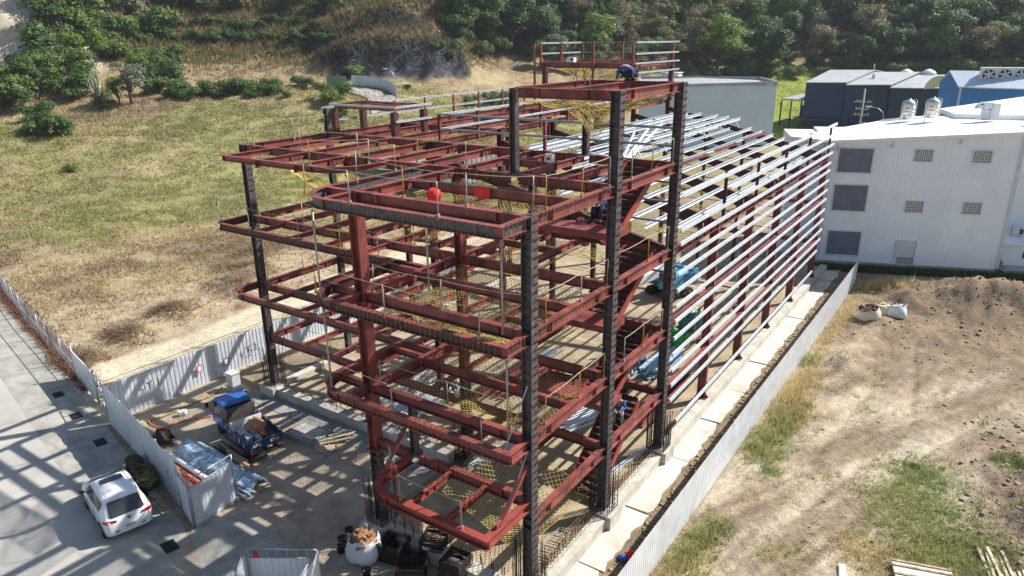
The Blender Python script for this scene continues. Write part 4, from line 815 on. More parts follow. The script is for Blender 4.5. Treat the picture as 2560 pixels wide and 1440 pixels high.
# ================================================================ WHITE CAR (x forward from the tail, left side +y)
def catmull(P, n):
    out = []
    for i in range(len(P) - 1):
        p0, p1, p2, p3 = P[max(i - 1, 0)], P[i], P[i + 1], P[min(i + 2, len(P) - 1)]
        for k in range(n):
            t = k / n; out.append([.5 * (2 * b + (c - a) * t + (2 * a - 5 * b + 4 * c - d) * t * t + (3 * b - a - 3 * c + d) * t ** 3) for a, b, c, d in zip(p0, p1, p2, p3)])
    out.append(list(P[-1])); return out
def make_car(loc, rz):
    g = thing('parked_car', 'white compact sport utility car parked on the road beside two orange cones', 'car', loc, rz)
    # x, half width sill, half width belt, z sill, z belt, half width roof, z roof edge, z roof centre
    ST = [(0.00, .60, .62, .42, .80, .50, .84, .86), (.05, .78, .80, .30, .98, .60, 1.02, 1.04), (.22, .86, .88, .24, 1.04, .66, 1.16, 1.2), (.55, .89, .90, .22, 1.05, .67, 1.46, 1.52), (.85, .90, .91, .22, 1.05, .66, 1.58, 1.64), (1.5, .90, .91, .22, 1.03, .67, 1.62, 1.68), (2.2, .90, .91, .22, 1.01, .67, 1.61, 1.67),
          (2.7, .90, .91, .22, 1.0, .65, 1.54, 1.60), (3.1, .90, .91, .22, .99, .68, 1.28, 1.33), (3.42, .90, .90, .22, .98, .76, 1.05, 1.10), (3.8, .89, .88, .23, .92, .72, .97, 1.02), (4.15, .84, .82, .27, .82, .62, .88, .92), (4.35, .70, .68, .34, .70, .50, .74, .77), (4.42, .55, .54, .42, .58, .40, .6, .62)]
    S = catmull(ST, 5); b = MB(); n = 0; V = []
    for s in S:
        x, ws, wb, zs, zb, wr, ze, zc = s
        half = [(0, zs - .02), (ws * .8, zs - .02), (ws, zs + .06), (ws + .02, (zs + zb) / 2 - .05), (wb + .005, zb - .12), (wb - .03, zb), (wr + .015, ze), (wr * .6, ze + (zc - ze) * .75), (0, zc)]
        ring = [(x, y, z) for y, z in half] + [(x, -y, z) for y, z in half[-2:0:-1]]; n = len(ring); V += ring
    F = [(i * n + j, i * n + (j + 1) % n, (i + 1) * n + (j + 1) % n, (i + 1) * n + j) for i in range(len(S) - 1) for j in range(n)]; F += [tuple(range(n))[::-1], tuple(range((len(S) - 1) * n, len(S) * n))]
    F = [f[::-1] for f in F]; b.add(V, F, 0, True); body = b.build('body', 'car_paint', g)
    def patch(name, pts, m, off, parent=g):
        b = MB(); P = [Vector(p) for p in pts]; nn = (P[1] - P[0]).cross(P[-1] - P[0]).normalized() * off; b.add([p + nn for p in P] + [p - nn * .3 for p in P], [tuple(range(len(P))), tuple(range(len(P), 2 * len(P)))[::-1]] + [(i, len(P) + i, len(P) + (i + 1) % len(P), (i + 1) % len(P)) for i in range(len(P))]); return b.build(name, m, parent)
    def strip(name, x0, x1, ja, jb, fa, fb, m, side, off=.012):
        """a piece of glass lifted off the loft between two profile points"""
        b = MB(); rows = []
        for s in S:
            if x0 - .01 <= s[0] <= x1 + .01:
                x, ws, wb, zs, zb, wr, ze, zc = s; half = [(0, zs), (ws * .8, zs), (ws, zs), (ws, (zs + zb) / 2), (wb, zb - .12), (wb - .03, zb), (wr + .015, ze), (wr * .6, ze + (zc - ze) * .75), (0, zc)]
                A, B = half[ja], half[jb]; t0, t1 = fa(x), fb(x); P = [(A[0] + (B[0] - A[0]) * t, A[1] + (B[1] - A[1]) * t) for t in (t0, t1)]; dy, dz = B[1] - A[1], -(B[0] - A[0]); L = math.hypot(dy, dz) or 1
                rows.append([(x, side * (p[0] + dy / L * off), p[1] + dz / L * off) for p in P])
        b.add([p for r in rows for p in r], [(2 * i, 2 * i + 2, 2 * i + 3, 2 * i + 1) for i in range(len(rows) - 1)]); return b.build(name, m, g)
    for s in (1, -1):
        strip('side_window', .72, 3.15, 5, 6, lambda x: .1 + (.55 * max(0, .95 - x) / .25 if x < .95 else 0), lambda x: max(.12, .88 - (.5 * max(0, x - 2.75) / .4)), 'dark_glass', s)
    b = MB(); b.add([(.10, -.56, 1.075), (.10, .56, 1.075), (.16, .64, 1.10), (.60, .58, 1.53), (.60, -.58, 1.53), (.16, -.64, 1.10)], [(0, 5, 4, 3, 2, 1)]); o = b.build('rear_window', 'dark_glass', g); o.location = (-.035, 0, .045)
    b = MB(); b.add([(2.82, -.60, 1.57), (2.82, .60, 1.57), (3.40, .74, 1.11), (3.44, 0, 1.14), (3.40, -.74, 1.11)], [(0, 4, 3, 2, 1)]); o = b.build('windscreen', 'dark_glass', g); o.location = (.02, 0, .045)
    b = MB(); b.add([(1.95, -.42, 1.7), (1.95, .42, 1.7), (2.35, .42, 1.69), (2.35, -.42, 1.69)], [(0, 3, 2, 1)]); b.build('sunroof', 'dark_glass', g).location = (0, 0, .012)
    for s in (1, -1):
        b = MB(); b.tube([(.75, s * .6, 1.64), (.95, s * .61, 1.70), (2.4, s * .61, 1.70), (2.65, s * .6, 1.62)], .02, 6); b.build('roof_rail', 'galv', g)
        b = MB(); b.blob((3.0, s * 1.02, 1.08), (.09, .11, .08), 8, 0, 0); b.blob((2.95, s * 1.02, 1.08), (.07, .085, .06), 8, 1, 0); b.bar((3.0, s * .9, 1.03), (3.0, s * 1.0, 1.05), .04); b.build('wing_mirror', ['black_plastic', 'dark_glass'], g)
        b = MB(); b.add([(.015, s * .44, .90), (.015, s * .44, 1.0), (.10, s * .80, 1.04), (.25, s * .90, 1.02), (.25, s * .905, .93), (.06, s * .80, .88)], [(0, 1, 2, 5), (5, 2, 3, 4)] if s > 0 else [(5, 2, 1, 0), (4, 3, 2, 5)]); b.build('tail_lamp', 'tail_red', g).location = (-.028, s * .012, .01)
        b = MB(); b.add([(-.01, s * .4, .44), (-.01, s * .4, .49), (.06, s * .78, .52), (.06, s * .78, .47)], [(0, 1, 2, 3), (3, 2, 1, 0)]); b.build('bumper_slot', 'black_plastic', g).location = (-.02, 0, 0)
        b = MB(); b.add([(4.1, s * .5, .78), (4.28, s * .68, .72), (4.15, s * .80, .78), (3.98, s * .72, .88)], [(0, 1, 2, 3), (3, 2, 1, 0)]); b.build('headlamp', 'galv', g).location = (.03, s * .02, .03)
        for x in (1.35, 2.3):
            b = MB(); b.bar((x, s * .915, .86), (x + .2, s * .915, .86), .02, .03); b.build('door_handle', 'car_paint', g)
            b = MB(); b.bar((x + .35, s * .922, .35), (x + .33, s * .918, .95), .006, .012); b.build('door_seam', 'black_plastic', g)
        for x in (.82, 3.5):
            b = MB(); b.lathe([(.40, 0), (.40, .012), (.36, .016)], (x, s * .905, .34), 20, 0, 'y'); b.build('wheel_arch', 'black_plastic', g)
            wn = bpy.data.objects.new('wheel', None); COL.objects.link(wn); wn.parent = g; wn.location = (x, s * .82, .33)
            b = MB(); b.lathe([(.22, -.11), (.31, -.11), (.335, -.06), (.335, .06), (.31, .11), (.22, .11)], (0, 0, 0), 22, 0, 'y'); b.build('tyre', 'tyre', wn)
            b = MB(); b.lathe([(.21, -.08), (.235, .1), (.21, .115), (.19, .09)], (0, 0, 0), 20, 0, 'y')
            for k in range(5): a = k * 2 * math.pi / 5; b.bar((0, s * .105, 0), (.2 * math.cos(a), s * .105, .2 * math.sin(a)), .05, .03)
            b.build('rim', 'rim', wn)
    b = MB(); b.box((-.035, 0, .60), (.012, .40, .14)); b.build('number_plate', 'plate', g); b = MB(); [b.box((-.043, -.15 + .05 * k, .60), (.004, .028, .07)) for k in range(7)]; b.build('plate_characters', 'dark_ink', g)
    b = MB(); b.lathe([(.075, 0), (.06, .012)], (-.015, 0, .955), 18, 0, 'x'); b.tube([(-.03, -.03, .985), (-.03, -.03, .93), (-.03, .02, .93), (-.03, .035, .95), (-.03, .02, .985)], .009, 5, 1); b.build('emblem', ['rim', 'black_plastic'], g)
    b = MB(); b.bar((.62, -.5, 1.60), (.62, .5, 1.60), .05, .03); b.build('roof_spoiler', 'car_paint', g)
    b = MB(); b.box((2.2, 0, .3), (3.6, 1.5, .2)); b.build('underbody', 'black_plastic', g)
    return g
make_car((-15.0 + G(320, 1330)[0] - G(306, 1330)[0], -5.75 + G(320, 1330)[1] - G(306, 1330)[1], -.49), math.radians(166.5)).scale = (.94, .97, .93)
# ================================================================ SMALL BLUE TRUCK (x forward from the tailgate)
def make_truck(loc, rz, label, group=None):
    g = thing('small_truck', label, 'truck', loc, rz, group)
    W_ = .86; prof = [(3.55, .55), (3.55, 1.15), (3.62, 1.95), (3.75, 2.02), (4.75, 2.0), (4.93, 1.9), (5.2, 1.12), (5.22, .5)]
    b = MB(); n = len(prof); wq = [W_, W_, W_ - .09, W_ - .13, W_ - .13, W_ - .12, W_ - .02, W_]
    b.add([(x, wq[i], z) for i, (x, z) in enumerate(prof)] + [(x, -wq[i], z) for i, (x, z) in enumerate(prof)], [(i, n + i, n + (i + 1) % n, (i + 1) % n) for i in range(n)] + [tuple(range(n)), tuple(range(n, 2 * n))[::-1]])
    cab = b.build('cab', 'truck_blue', g); bv = cab.modifiers.new('bevel', 'BEVEL'); bv.width = .05; bv.segments = 3
    for s in (1, -1):
        b = MB(); b.add([(3.78, s * (W_ + .012), 1.2), (4.98, s * (W_ + .005), 1.18), (4.83, s * (W_ - .085), 1.82), (3.84, s * (W_ - .085), 1.88)], [(0, 1, 2, 3), (3, 2, 1, 0)]); b.build('side_window', 'dark_glass', g)
        b = MB(); b.tube([(5.0, s * .88, 1.1), (5.15, s * 1.02, 1.5)], .012, 5); b.box((5.15, s * 1.05, 1.5), (.04, .16, .28)); b.build('wing_mirror', 'black_plastic', g)
    b = MB(); b.add([(3.54, .62, 1.3), (3.59, .60, 1.8), (3.59, -.60, 1.8), (3.54, -.62, 1.3)], [(0, 1, 2, 3), (3, 2, 1, 0)]); b.build('rear_window', 'dark_glass', g)
    b = MB(); b.add([(5.20, .72, 1.2), (4.99, .66, 1.83), (4.99, -.66, 1.83), (5.20, -.72, 1.2)], [(0, 1, 2, 3), (3, 2, 1, 0)]); b.build('windscreen', 'dark_glass', g)
    b = MB(); b.box((3.6, 0, .62), (3.2, .7, .16)); b.box((1.8, 0, .62), (3.5, .12, .3)); b.box((.05, 0, .45), (.08, 1.6, .12)); b.build('chassis', 'black_plastic', g)
    bed = MB(); L = 3.3; bed.box((L / 2 + .02, 0, .82), (L, 1.74, .06)); bd = bed.build('bed_floor', 'bed_grey', g)
    for nm, c, d in (('side_board', (L / 2 + .02, .88, 1.0), (L, .05, .44)), ('side_board', (L / 2 + .02, -.88, 1.0), (L, .05, .44)), ('tailgate', (0, 0, 1.0), (.05, 1.76, .44))):
        b = MB(); b.box(c, d); b.box((c[0], c[1], c[2] + .225), (d[0] + .01, d[1] + .02, .03), mi=1); 
        for t in np.linspace(-.45, .45, 5): b.box((c[0] + (t * d[0] if d[0] > 1 else -.03), c[1] + (t * d[1] if d[1] > 1 else (.03 if c[1] > 0 else -.03)), c[2]), (.05, .05, .4))
        o = b.build(nm, ['truck_dark', 'bed_grey'], g)
        if nm == 'tailgate':
            text('AFQ-', (-.062, .45, 1.02), (HP, 0, -HP), .22, 'white_ink', o); text('8710', (-.062, -.42, 1.02), (HP, 0, -HP), .22, 'white_ink', o)
        elif c[1] > 0:
            for k, ch in enumerate('昇豐工程行'): text(ch, (2.9 - k * .62, .945, 1.02), (HP, 0, math.pi), .24, 'white_ink', o)
        elif c[1] < 0:
            for k, ch in enumerate('昇豐工程行'): text(ch, (.5 + k * .62, -.945, 1.02), (HP, 0, 0), .24, 'white_ink', o)
    b = MB(); b.bar((3.42, -.85, 1.3), (3.42, .85, 1.3), .05, .85); b.build('headboard', 'bed_grey', g)
    b = MB()
    for y in (.70, .76, .82): b.tube([(3.3, y, 1.1), (3.25, y, 1.75), (3.35, y + .05, 1.95), (3.45, y + .08, 1.7), (3.4, y + .1, 1.0)], .018, 6)
    b.build('hose', 'rope', g)
    for x, rr_ in ((4.35, .3), (.75, .3)):
        for s in (1, -1):
            wn = bpy.data.objects.new('wheel', None); COL.objects.link(wn); wn.parent = g; wn.location = (x, s * .74, .3)
            b = MB(); b.lathe([(.16, -.1), (.28, -.1), (.3, -.05), (.3, .05), (.28, .1), (.16, .1)], (0, 0, 0), 18, 0, 'y'); b.build('tyre', 'tyre', wn)
            b = MB(); b.lathe([(.15, -.06), (.17, .09), (.06, .06)], (0, 0, 0), 14, 0, 'y'); b.build('rim', 'rim', wn)
    for s in (1, -1): b = MB(); b.box((-.03, s * .7, .66), (.03, .24, .09)); b.build('tail_lamp', 'tail_red', g)
    b = MB(); b.box((-.05, .0, .40), (.03, 1.3, .04)); b.box((-.05, 0, .52), (.03, 1.0, .03)); b.build('bumper_bar', 'rim', g)
    return g
TX, TY, TRZ = -15.45 + G(630, 1141)[0] - G(627, 1122)[0], 1.15 + G(630, 1141)[1] - G(627, 1122)[1], math.radians(166)
tr = make_truck((TX, TY, -.49), TRZ, 'small blue open truck loaded with boxes and sheets, parked in the yard behind the hoarding')
tr.scale = (.88, .93, .9)
def onbed(x, y, z): c, s = math.cos(TRZ), math.sin(TRZ); x *= .88; y *= .93; z *= .9; return (TX + x * c - y * s, TY + x * s + y * c, -.49 + z)
def at_bed(o, x, y, z, rz=0): o.location = onbed(x, y, z); o.rotation_euler = (0, 0, TRZ + rz); return o
b = MB(); b.box((0, 0, 0), (.04, 1.5, .5), ry=.35); tag(at_bed(b.build('load_board', 'trim'), 2.45, 0, 1.12), 'pale board leaning across the load of the blue truck', 'board')
b = MB(); b.blob((0, 0, 0), (.62, .42, .3), 12, 0, .28, 4); b.blob((-.45, .25, -.1), (.25, .2, .16), 8, 0, .3, 5); tag(at_bed(b.build('paper_sack_pile', 'kraft'), 1.75, -.15, 1.17), 'crumpled brown paper sacks heaped in the blue truck', 'sacks')
for i, (x, y, l, w_, h, m, lab) in enumerate(((1.55, .55, .55, .35, .3, 'tarp_blue', 'larger grey-blue box by the left side of the truck load'), (.95, .5, .38, .28, .26, 'tarp_blue', 'smaller grey-blue box behind the larger one in the truck'), (.9, .12, .5, .22, .2, 'tarp_blue', 'long low blue-grey tool box near the tailgate'), (1.2, .15, .4, .35, .18, 'teal', 'dark green case among the boxes in the truck'))):
    b = MB(); b.box((0, 0, 0), (l, w_, h)); b.box((0, 0, h / 2 + .01), (l + .02, w_ + .02, .03)); b.box((0, 0, h / 2 + .035), (.12, .03, .02)); o = b.build('tool_box', m); tag(at_bed(o, x, y, .85 + h / 2, .15 * i - .2), lab, 'box', 'boxes in the blue truck')
b = MB(); b.blob((0, 0, 0), (.28, .2, .14), 9, 0, .3, 8); tag(at_bed(b.build('orange_bag', 'orange'), 1.05, -.25, .98), 'small orange bag beside the green case in the truck', 'bag')
t2 = make_truck((-3.6, 15.2, -.19), math.radians(100), 'second blue truck, mostly hidden behind the stair inside the frame'); t2.location = (-4.4, 14.4, -.19)
# ================================================================ CRAWLER CRANE INSIDE THE SHED
cr = thing('crawler_crane', 'light blue crawler crane with a lowered white boom inside the shed frame', 'crane', (-7.9, 31, -.2), math.radians(251))
for s in (1, -1):
    b = MB(); pts = [(-1.3, .12), (-1.0, 0), (1.0, 0), (1.3, .12), (1.35, .35), (1.1, .6), (-1.1, .6), (-1.35, .35)]; n = 8
    b.add([(x, s * .95 - .2, z) for x, z in pts] + [(x, s * .95 + .2, z) for x, z in pts], [(i, (i + 1) % n, n + (i + 1) % n, n + i) for i in range(n)] + [tuple(range(n))[::-1], tuple(range(n, 2 * n))]); tk = b.build('track', 'tyre', cr)
    b = MB(); [b.lathe([(.14, -.22), (.14, .22)], (x, s * .95, .3), 10, 0, 'y') for x in (-.9, -.3, .3, .9)]; b.build('roller', 'bed_grey', tk)
b = MB(); b.box((-.4, 0, 1.25), (2.4, 1.9, .9)); b.box((-1.7, 0, 1.3), (.6, 1.9, 1.1)); b.box((0, 0, .7), (1.3, 1.3, .25)); 
for k in range(6): b.box((-.9, .96, 1.0 + .12 * k), (.9, .03, .04), mi=1)
b.build('engine_house', ['crane_blue', 'truck_dark'], cr)
b = MB(); b.box((.95, .6, 1.45), (.9, .75, 1.3)); b.box((.97, .6, 1.7), (.93, .78, .55), mi=1); b.build('cab', ['crane_blue', 'dark_glass'], cr)
b = MB(); b.bar((-.2, -.35, 2.0), (5.8, -.35, 1.1), .45, .6); b.bar((5.0, -.35, 1.22), (7.2, -.35, .85), .34, .45); b.build('boom', 'crane_white', cr)
b = MB(); b.tube([(.9, -.35, 1.0), (2.6, -.35, 1.5)], .09, 8); b.build('boom_cylinder', 'rim', cr)
# ================================================================ MATERIAL ON THE GROUND
def stack(name, lab, cat, items, m, group=None, kind=None):
    b = MB()
    for f in items: f(b)
    o = b.build(name, m); tag(o, lab, cat, group)
    if kind: o['kind'] = kind
    return o
def channels(lab, x0, y0, n, L, ang, z=-.18, layers=2, sp=.14, name='channel_stack', m='galv', seed=0):
    b = MB(); rr = random.Random(seed); c, s = math.cos(ang), math.sin(ang)
    for k in range(layers):
        for i in range(n - k * 2):
            px = x0 - s * (i + k) * sp; py = y0 + c * (i + k) * sp; d = rr.uniform(-.5, .5); l = L * rr.uniform(.85, 1); a = ang + rr.uniform(-.015, .015)
            b.cchan((px + c * d, py + s * d, z + .07 + k * .13), (px + c * (d + l), py + s * (d + l), z + .07 + k * .13), .12, .09)
    return tag(b.build(name, m), lab, 'metal stack', 'stacks of galvanised channels on the site floor')
channels('widest stack of shiny channels lying behind the front red column', -11.2, 5.9, 11, 5.6, math.radians(93), seed=1, sp=.19, layers=1)
channels('narrow stack of shiny channels left of the widest one', -13.6, 6.4, 4, 4.2, math.radians(93), seed=2)
channels('stack of shiny channels at the foot of the inner column', -6.0, 5.2, 6, 3.0, math.radians(74), seed=3)
channels('scattered shiny channels under the second floor beside the stair', -4.3, 9.6, 9, 4.5, math.radians(70), seed=4, sp=.17)
channels('pair of shiny channels lying behind the lowest right beam', -1.1, 6.5, 2, 4, math.radians(82), seed=5, layers=1)
channels('dull stack of channels farther back between the inner columns', -9.5, 13, 6, 5, math.radians(88), seed=6, m='galv_dull')
channels('bundle of blue-grey bars behind the third column', -3.2, 17.5, 14, 4.0, math.radians(85), seed=7, m='tarp_blue', sp=.1)
channels('small pile of short shiny sections near the left footing', -15.6, 9.0, 5, 1.0, math.radians(20), seed=8)
channels('shiny channels on the dirt deep in the shed', -5.5, 24, 6, 5, math.radians(85), seed=9)
stack('red_beam_stack', 'dark red spare beams stacked on the ground inside the frame', 'beam stack', [lambda b, i=i: b.ibeam((-9.9 + .35 * i, 10.9, .15), (-8.9 + .35 * i, 15.5, .15), .3, .18) for i in range(4)], 'primer')
stack('red_beam_stack', 'dark red spare beams lying on blocks beside the shed columns', 'beam stack', [lambda b, i=i: b.ibeam((-2.3 + .4 * i, 12.2, .15), (-2.1 + .4 * i, 19, .15), .3, .18) for i in range(3)], 'primer')
def bag(lab, loc, r, h, m='white_cloth', seed=0, mound='kraft', squash=1., tilt=0):
    b = MB(); n = 16; rg = random.Random(seed); rings = [(0, .02), (.78, .0), (.98, .12), (1.05, .35), (1.0, .62), (.92, .85), (.82, 1.0)]; V = []
    for rr_, z in rings:
        for k in range(n): a = 2 * math.pi * k / n; q = r * rr_ * (1 + .06 * math.sin(4 * a + seed) + rg.uniform(-.035, .035)) * (1 if z < .9 else 1 + rg.uniform(-.05, .05)); V.append((q * math.cos(a), q * math.sin(a) * squash, z * h + (rg.uniform(-.06, .06) if z > .8 else 0)))
    b.add(V, [(i * n + k, i * n + (k + 1) % n, (i + 1) * n + (k + 1) % n, (i + 1) * n + k) for i in range(len(rings) - 1) for k in range(n)], 0, True)
    for a in (.6, 2.2, 3.8, 5.3): b.tube([(r * .8 * math.cos(a), r * .8 * math.sin(a), h), (r * .9 * math.cos(a + .15), r * .9 * math.sin(a + .15), h + .16), (r * .8 * math.cos(a + .3), r * .8 * math.sin(a + .3), h)], .02, 5)
    o = b.build('bulk_bag', m); tag(o, lab, 'bulk bag', 'woven bulk bags'); o.location = loc; o.rotation_euler = (tilt, tilt * .5, seed)
    c = MB(); c.blob((0, 0, h * .86), (r * .78, r * .78 * squash, h * .16), 12, 0, .35, seed); rr_ = random.Random(seed)
    for i in range(14): x, y = rr_.uniform(-.6, .6) * r, rr_.uniform(-.6, .6) * r; c.box((x, y, h + rr_.uniform(0, .12)), (rr_.uniform(.1, .4), rr_.uniform(.05, .2), .02), rr_.uniform(0, 3), 0, rr_.uniform(-.6, .6), rr_.uniform(-.6, .6))
    f = c.build('bag_contents', mound, o); return o
bag('full white bulk bag with brown scraps on top, beside the front footing', (-6.35, -1.5, -.5), .62, .95, seed=3)
bag('open cream bulk bag of dark soil on the bare lot, nearest of the three', (5.15, 33.7, h1(5.15, 33.7)), .75, .75, 'cream_cloth', 5, 'primer_dark', tilt=.18)
bag('tied cream bulk bag behind the open one on the bare lot', (5.9, 35.5, h1(5.9, 35.5)), .7, .7, 'cream_cloth', 7, 'cream_cloth', tilt=-.1); bag('whiter slumped bulk bag at the right of the three on the bare lot', (6.6, 35.2, h1(6.6, 35.2)), .6, .8, 'white_cloth', 9, 'white_cloth', tilt=.2)
bag('green tarpaulin sack behind the wall rails', (-4.0, 22.6, -.2), .8, .8, 'green_tarp', 2, 'green_tarp'); bag('teal sack with pale straps beside the green one', (-4.2, 25.5, -.2), .7, 1.3, 'teal', 6, 'cream_cloth')
for i, (x, y) in enumerate(((-7.75, -.95), (-7.6, -1.45), (-7.3, -1.8), (-7.2, -.75), (-5.55, -2.2))):
    b = MB(); b.lathe([(.13, 0), (.17, .3), (.18, .32), (.15, .32), (.11, .05)], (0, 0, 0), 14); o = b.build('bucket', 'black_plastic'); o.location = (x, y, -.5); tag(o, ['black bucket farthest left beside the bulk bag', 'black bucket second from the left beside the bulk bag', 'black bucket nearest the bulk bag', 'black bucket under the white pail, by the footing', 'black bucket in front of the rebar stacks'][i], 'bucket', 'black buckets by the front footing')
b = MB(); b.lathe([(.12, .0), (.16, .26), (.17, .28), (.14, .28), (.1, .1)], (0, 0, 0), 14); o = b.build('pail', 'white_plastic'); o.location = (-7.15, -.72, -.2); tag(o, 'white pail standing in a black bucket by the front footing', 'pail')
def hoops(lab, loc, rz, n, w_, d, seed, lean=0.):
    b = MB(); rr = random.Random(seed)
    for i in range(n):
        z = .02 + i * .022; ox, oy, a = rr.uniform(-.03, .03) + lean * i * .01, rr.uniform(-.03, .03), rr.uniform(-.05, .05); c, s = math.cos(a), math.sin(a); P = [(ox + (x * c - y * s), oy + (x * s + y * c), z) for x, y in ((-w_ / 2, -d / 2), (w_ / 2, -d / 2), (w_ / 2, d / 2), (-w_ / 2, d / 2))]
        for p, q in zip(P, P[1:] + P[:1]): b.bar(p, q, .016)
        b.bar(P[0], (P[0][0] + .1, P[0][1] + .12, z + .02), .014)
    o = b.build('rebar_hoop_stack', 'rebar'); o.location = loc; o.rotation_euler = (0, 0, rz); return tag(o, lab, 'rebar stack', 'stacks of bent rebar hoops')
hoops('stack of black rebar hoops nearest the bulk bag', G(985, 1385, -.4)[:2] + (-.5,), .2, 34, .95, .95, 1)
hoops('middle stack of rebar hoops leaning against the front foundation wall', G(1080, 1372, -.2)[:2] + (-.5,), .35, 44, .85, .8, 2, .3); hoops('right stack of rebar hoops against the front foundation wall', G(1135, 1425, -.1)[:2] + (-.5,), .1, 46, .8, .85, 3, .2); hoops('low stack of rebar hoops in front of the others, at the bottom edge', G(1030, 1435, -.4)[:2] + (-.5,), .6, 26, 1.0, .8, 4)
b = MB(); rr = random.Random(3)
for i in range(60): x, y = rr.uniform(-.9, .9), rr.uniform(-.5, .5); a = rr.uniform(0, 3.1); b.tube([(x, y, rr.uniform(.0, .1)), (x + .5 * math.cos(a), y + .5 * math.sin(a), rr.uniform(.1, .5)), (x + 1.0 * math.cos(a + .4), y + 1.0 * math.sin(a + .4), rr.uniform(0, .3))], .01, 4)
o = b.build('rebar_scraps', 'rebar'); o.location = G(1010, 1400, -.4)[:2] + (-.45,); tag(o, 'tangle of loose black rebar between the hoop stacks', 'rebar scraps')
# ladder-like steel rack lying inside the front bay
b = MB(); P = [Vector(G(*p, -.1)) for p in ((1330, 1395), (1400, 1318), (1428, 1328), (1370, 1405))]
for p, q in ((P[0], P[1]), (P[3], P[2]), (P[0], P[3]), (P[1], P[2])): b.bar(p, q, .05)
for i in range(1, 6): t = i / 6; b.bar(P[0].lerp(P[1], t), P[3].lerp(P[2], t), .035)
tag(b.build('steel_rack', 'post_galv'), 'flat steel rack lying on the dirt inside the nearest bay', 'rack')
# cones and bundled nets beside the hoarding
for i, (x, y) in enumerate((G(317, 1186)[:2], G(351, 1228)[:2])):
    b = MB(); b.box((0, 0, .02), (.36, .36, .04), mi=2); b.lathe([(.14, .04), (.085, .38), (.05, .6), (.03, .72)], (0, 0, 0), 14); b.lathe([(.088, .38), (.062, .56)], (0, 0, 0), 14, 1); o = b.build('traffic_cone', ['orange', 'cone_white', 'black_plastic']); o.location = (x, y, -.49); tag(o, ['orange cone in front of the car bonnet, farther from the gate', 'orange cone beside the car door, nearer the gate'][i], 'traffic cone', 'orange traffic cones beside the white car')
for i, (x, y, r, m) in enumerate(((-19.15, -3.1, .55, 'leaf_dark'), (-18.15, -3.3, .52, 'net_dark'), (-17.35, -3.5, .5, 'net_dark'))):
    b = MB(); rr = random.Random(i); mm = ['net_dark', 'net']
    b.blob((0, 0, .32), (r * .9, r * .7, .36), 12, 0, .2, i)
    for k in range(120):
        a, c = rr.uniform(0, 6.28), rr.uniform(.05, 1.45); P = []
        for q in range(5): aa = a + q * .28; cc = c + .12 * math.sin(q * 2 + k); P.append((r * 1.0 * math.cos(aa) * math.sin(cc), r * .8 * math.sin(aa) * math.sin(cc), .3 + .42 * math.cos(cc)))
        b.tube(P, .011, 4, 1 if (k % (4 - i)) == 0 and i else 0, True)
    o = b.build('net_bundle', mm); o.location = (x, y, -.49); o.rotation_euler = (0, 0, i); tag(o, ['darkest green heap of bundled net, farthest from the gate', 'middle yellow-green heap of bundled net by the hoarding', 'yellowest heap of bundled net, nearest the gate'][i], 'net heap', 'heaps of bundled net outside the hoarding')
b = MB(); b.box((0, 0, .03), (1.7, .14, .05), .1); b.box((.1, .22, .03), (1.5, .1, .05), .0); b.box((-.1, .1, .08), (1.3, .1, .04), .2); o = b.build('plank_pile', 'wood'); o.location = (-15.9, -4.05, -.49); o.rotation_euler = (0, 0, -.3); tag(o, 'few weathered planks lying over the grate beside the hoarding', 'planks')
# pipes and tarpaulin inside the gate
b = MB()
for i, (y, z, r, m, x0, x1) in enumerate(((-2.95, .12, .1, 0, -17.2, -13.9), (-2.7, .3, .1, 0, -17.8, -14.3), (-2.5, .12, .1, 1, -17.9, -14.2), (-2.3, .33, .1, 0, -18.3, -14.2), (-2.1, .12, .1, 0, -18.4, -14.4), (-2.0, .45, .1, 1, -18.6, -14.6), (-2.75, .5, .08, 0, -16.4, -14.0), (-1.85, .3, .1, 1, -18.6, -15))):
    b.tube([(x0, y + .12, z - .5), (x1, y - .15, z - .5)], r, 12, m)
tag(b.build('pipe_bundle', ['pipe_orange', 'hoard_galv']), 'bundle of orange and grey plastic pipes behind the gate leaf', 'pipes')
V, F = [], []; nx, ny = 34, 14; rg = random.Random(2)
for i in range(nx + 1):
    for j in range(ny + 1):
        u, v = i / nx, j / ny; x = -18.6 + u * 5.2; y = -1.75 + v * (1.7 - .7 * u) - .0 * u + .35 * u; z = -.47 + .55 * math.sin(math.pi * min(1, max(0, v * .94 + .03))) * (1 - .5 * u) + .06 * math.sin(9 * u + 5 * v) + .05 * math.sin(23 * v + 7 * u) + rg.uniform(-.02, .02); V.append((x + .08 * math.sin(7 * v), y, z))
F = [(i * (ny + 1) + j, (i + 1) * (ny + 1) + j, (i + 1) * (ny + 1) + j + 1, i * (ny + 1) + j + 1) for i in range(nx) for j in range(ny)]
b = MB(); b.add(V, F, 0, True); o = b.build('tarpaulin', 'tarp_blue'); tag(o, 'striped blue and white tarpaulin spread over stacked material in the yard', 'tarpaulin'); sm = o.modifiers.new('thickness', 'SOLIDIFY'); sm.thickness = .01
def pile(lab, name, cat, p, q, n, m, r=.05, spread=.6, seed=0, z=-.45, box=False):
    b = MB(); rr = random.Random(seed); A, B = Vector((*p, z)), Vector((*q, z)); d = (B - A).normalized(); s = Vector((-d.y, d.x, 0))
    for i in range(n):
        o = s * rr.uniform(-spread, spread) + Vector((0, 0, rr.uniform(0, .22))); a, c = A + o + d * rr.uniform(-.4, .6), B + o + d * rr.uniform(-.8, .3) + s * rr.uniform(-.15, .15)
        (b.bar(a, c, r * 2, r) if box else b.tube([a, c], r, 8))
    return tag(b.build(name, m), lab, cat)
pile('dark steel pipes and rails lying between the tarpaulin and the truck', 'dark_pipes', 'pipes', G(545, 1120)[:2], G(612, 1170)[:2], 14, 'rebar', .035, .55, 1)
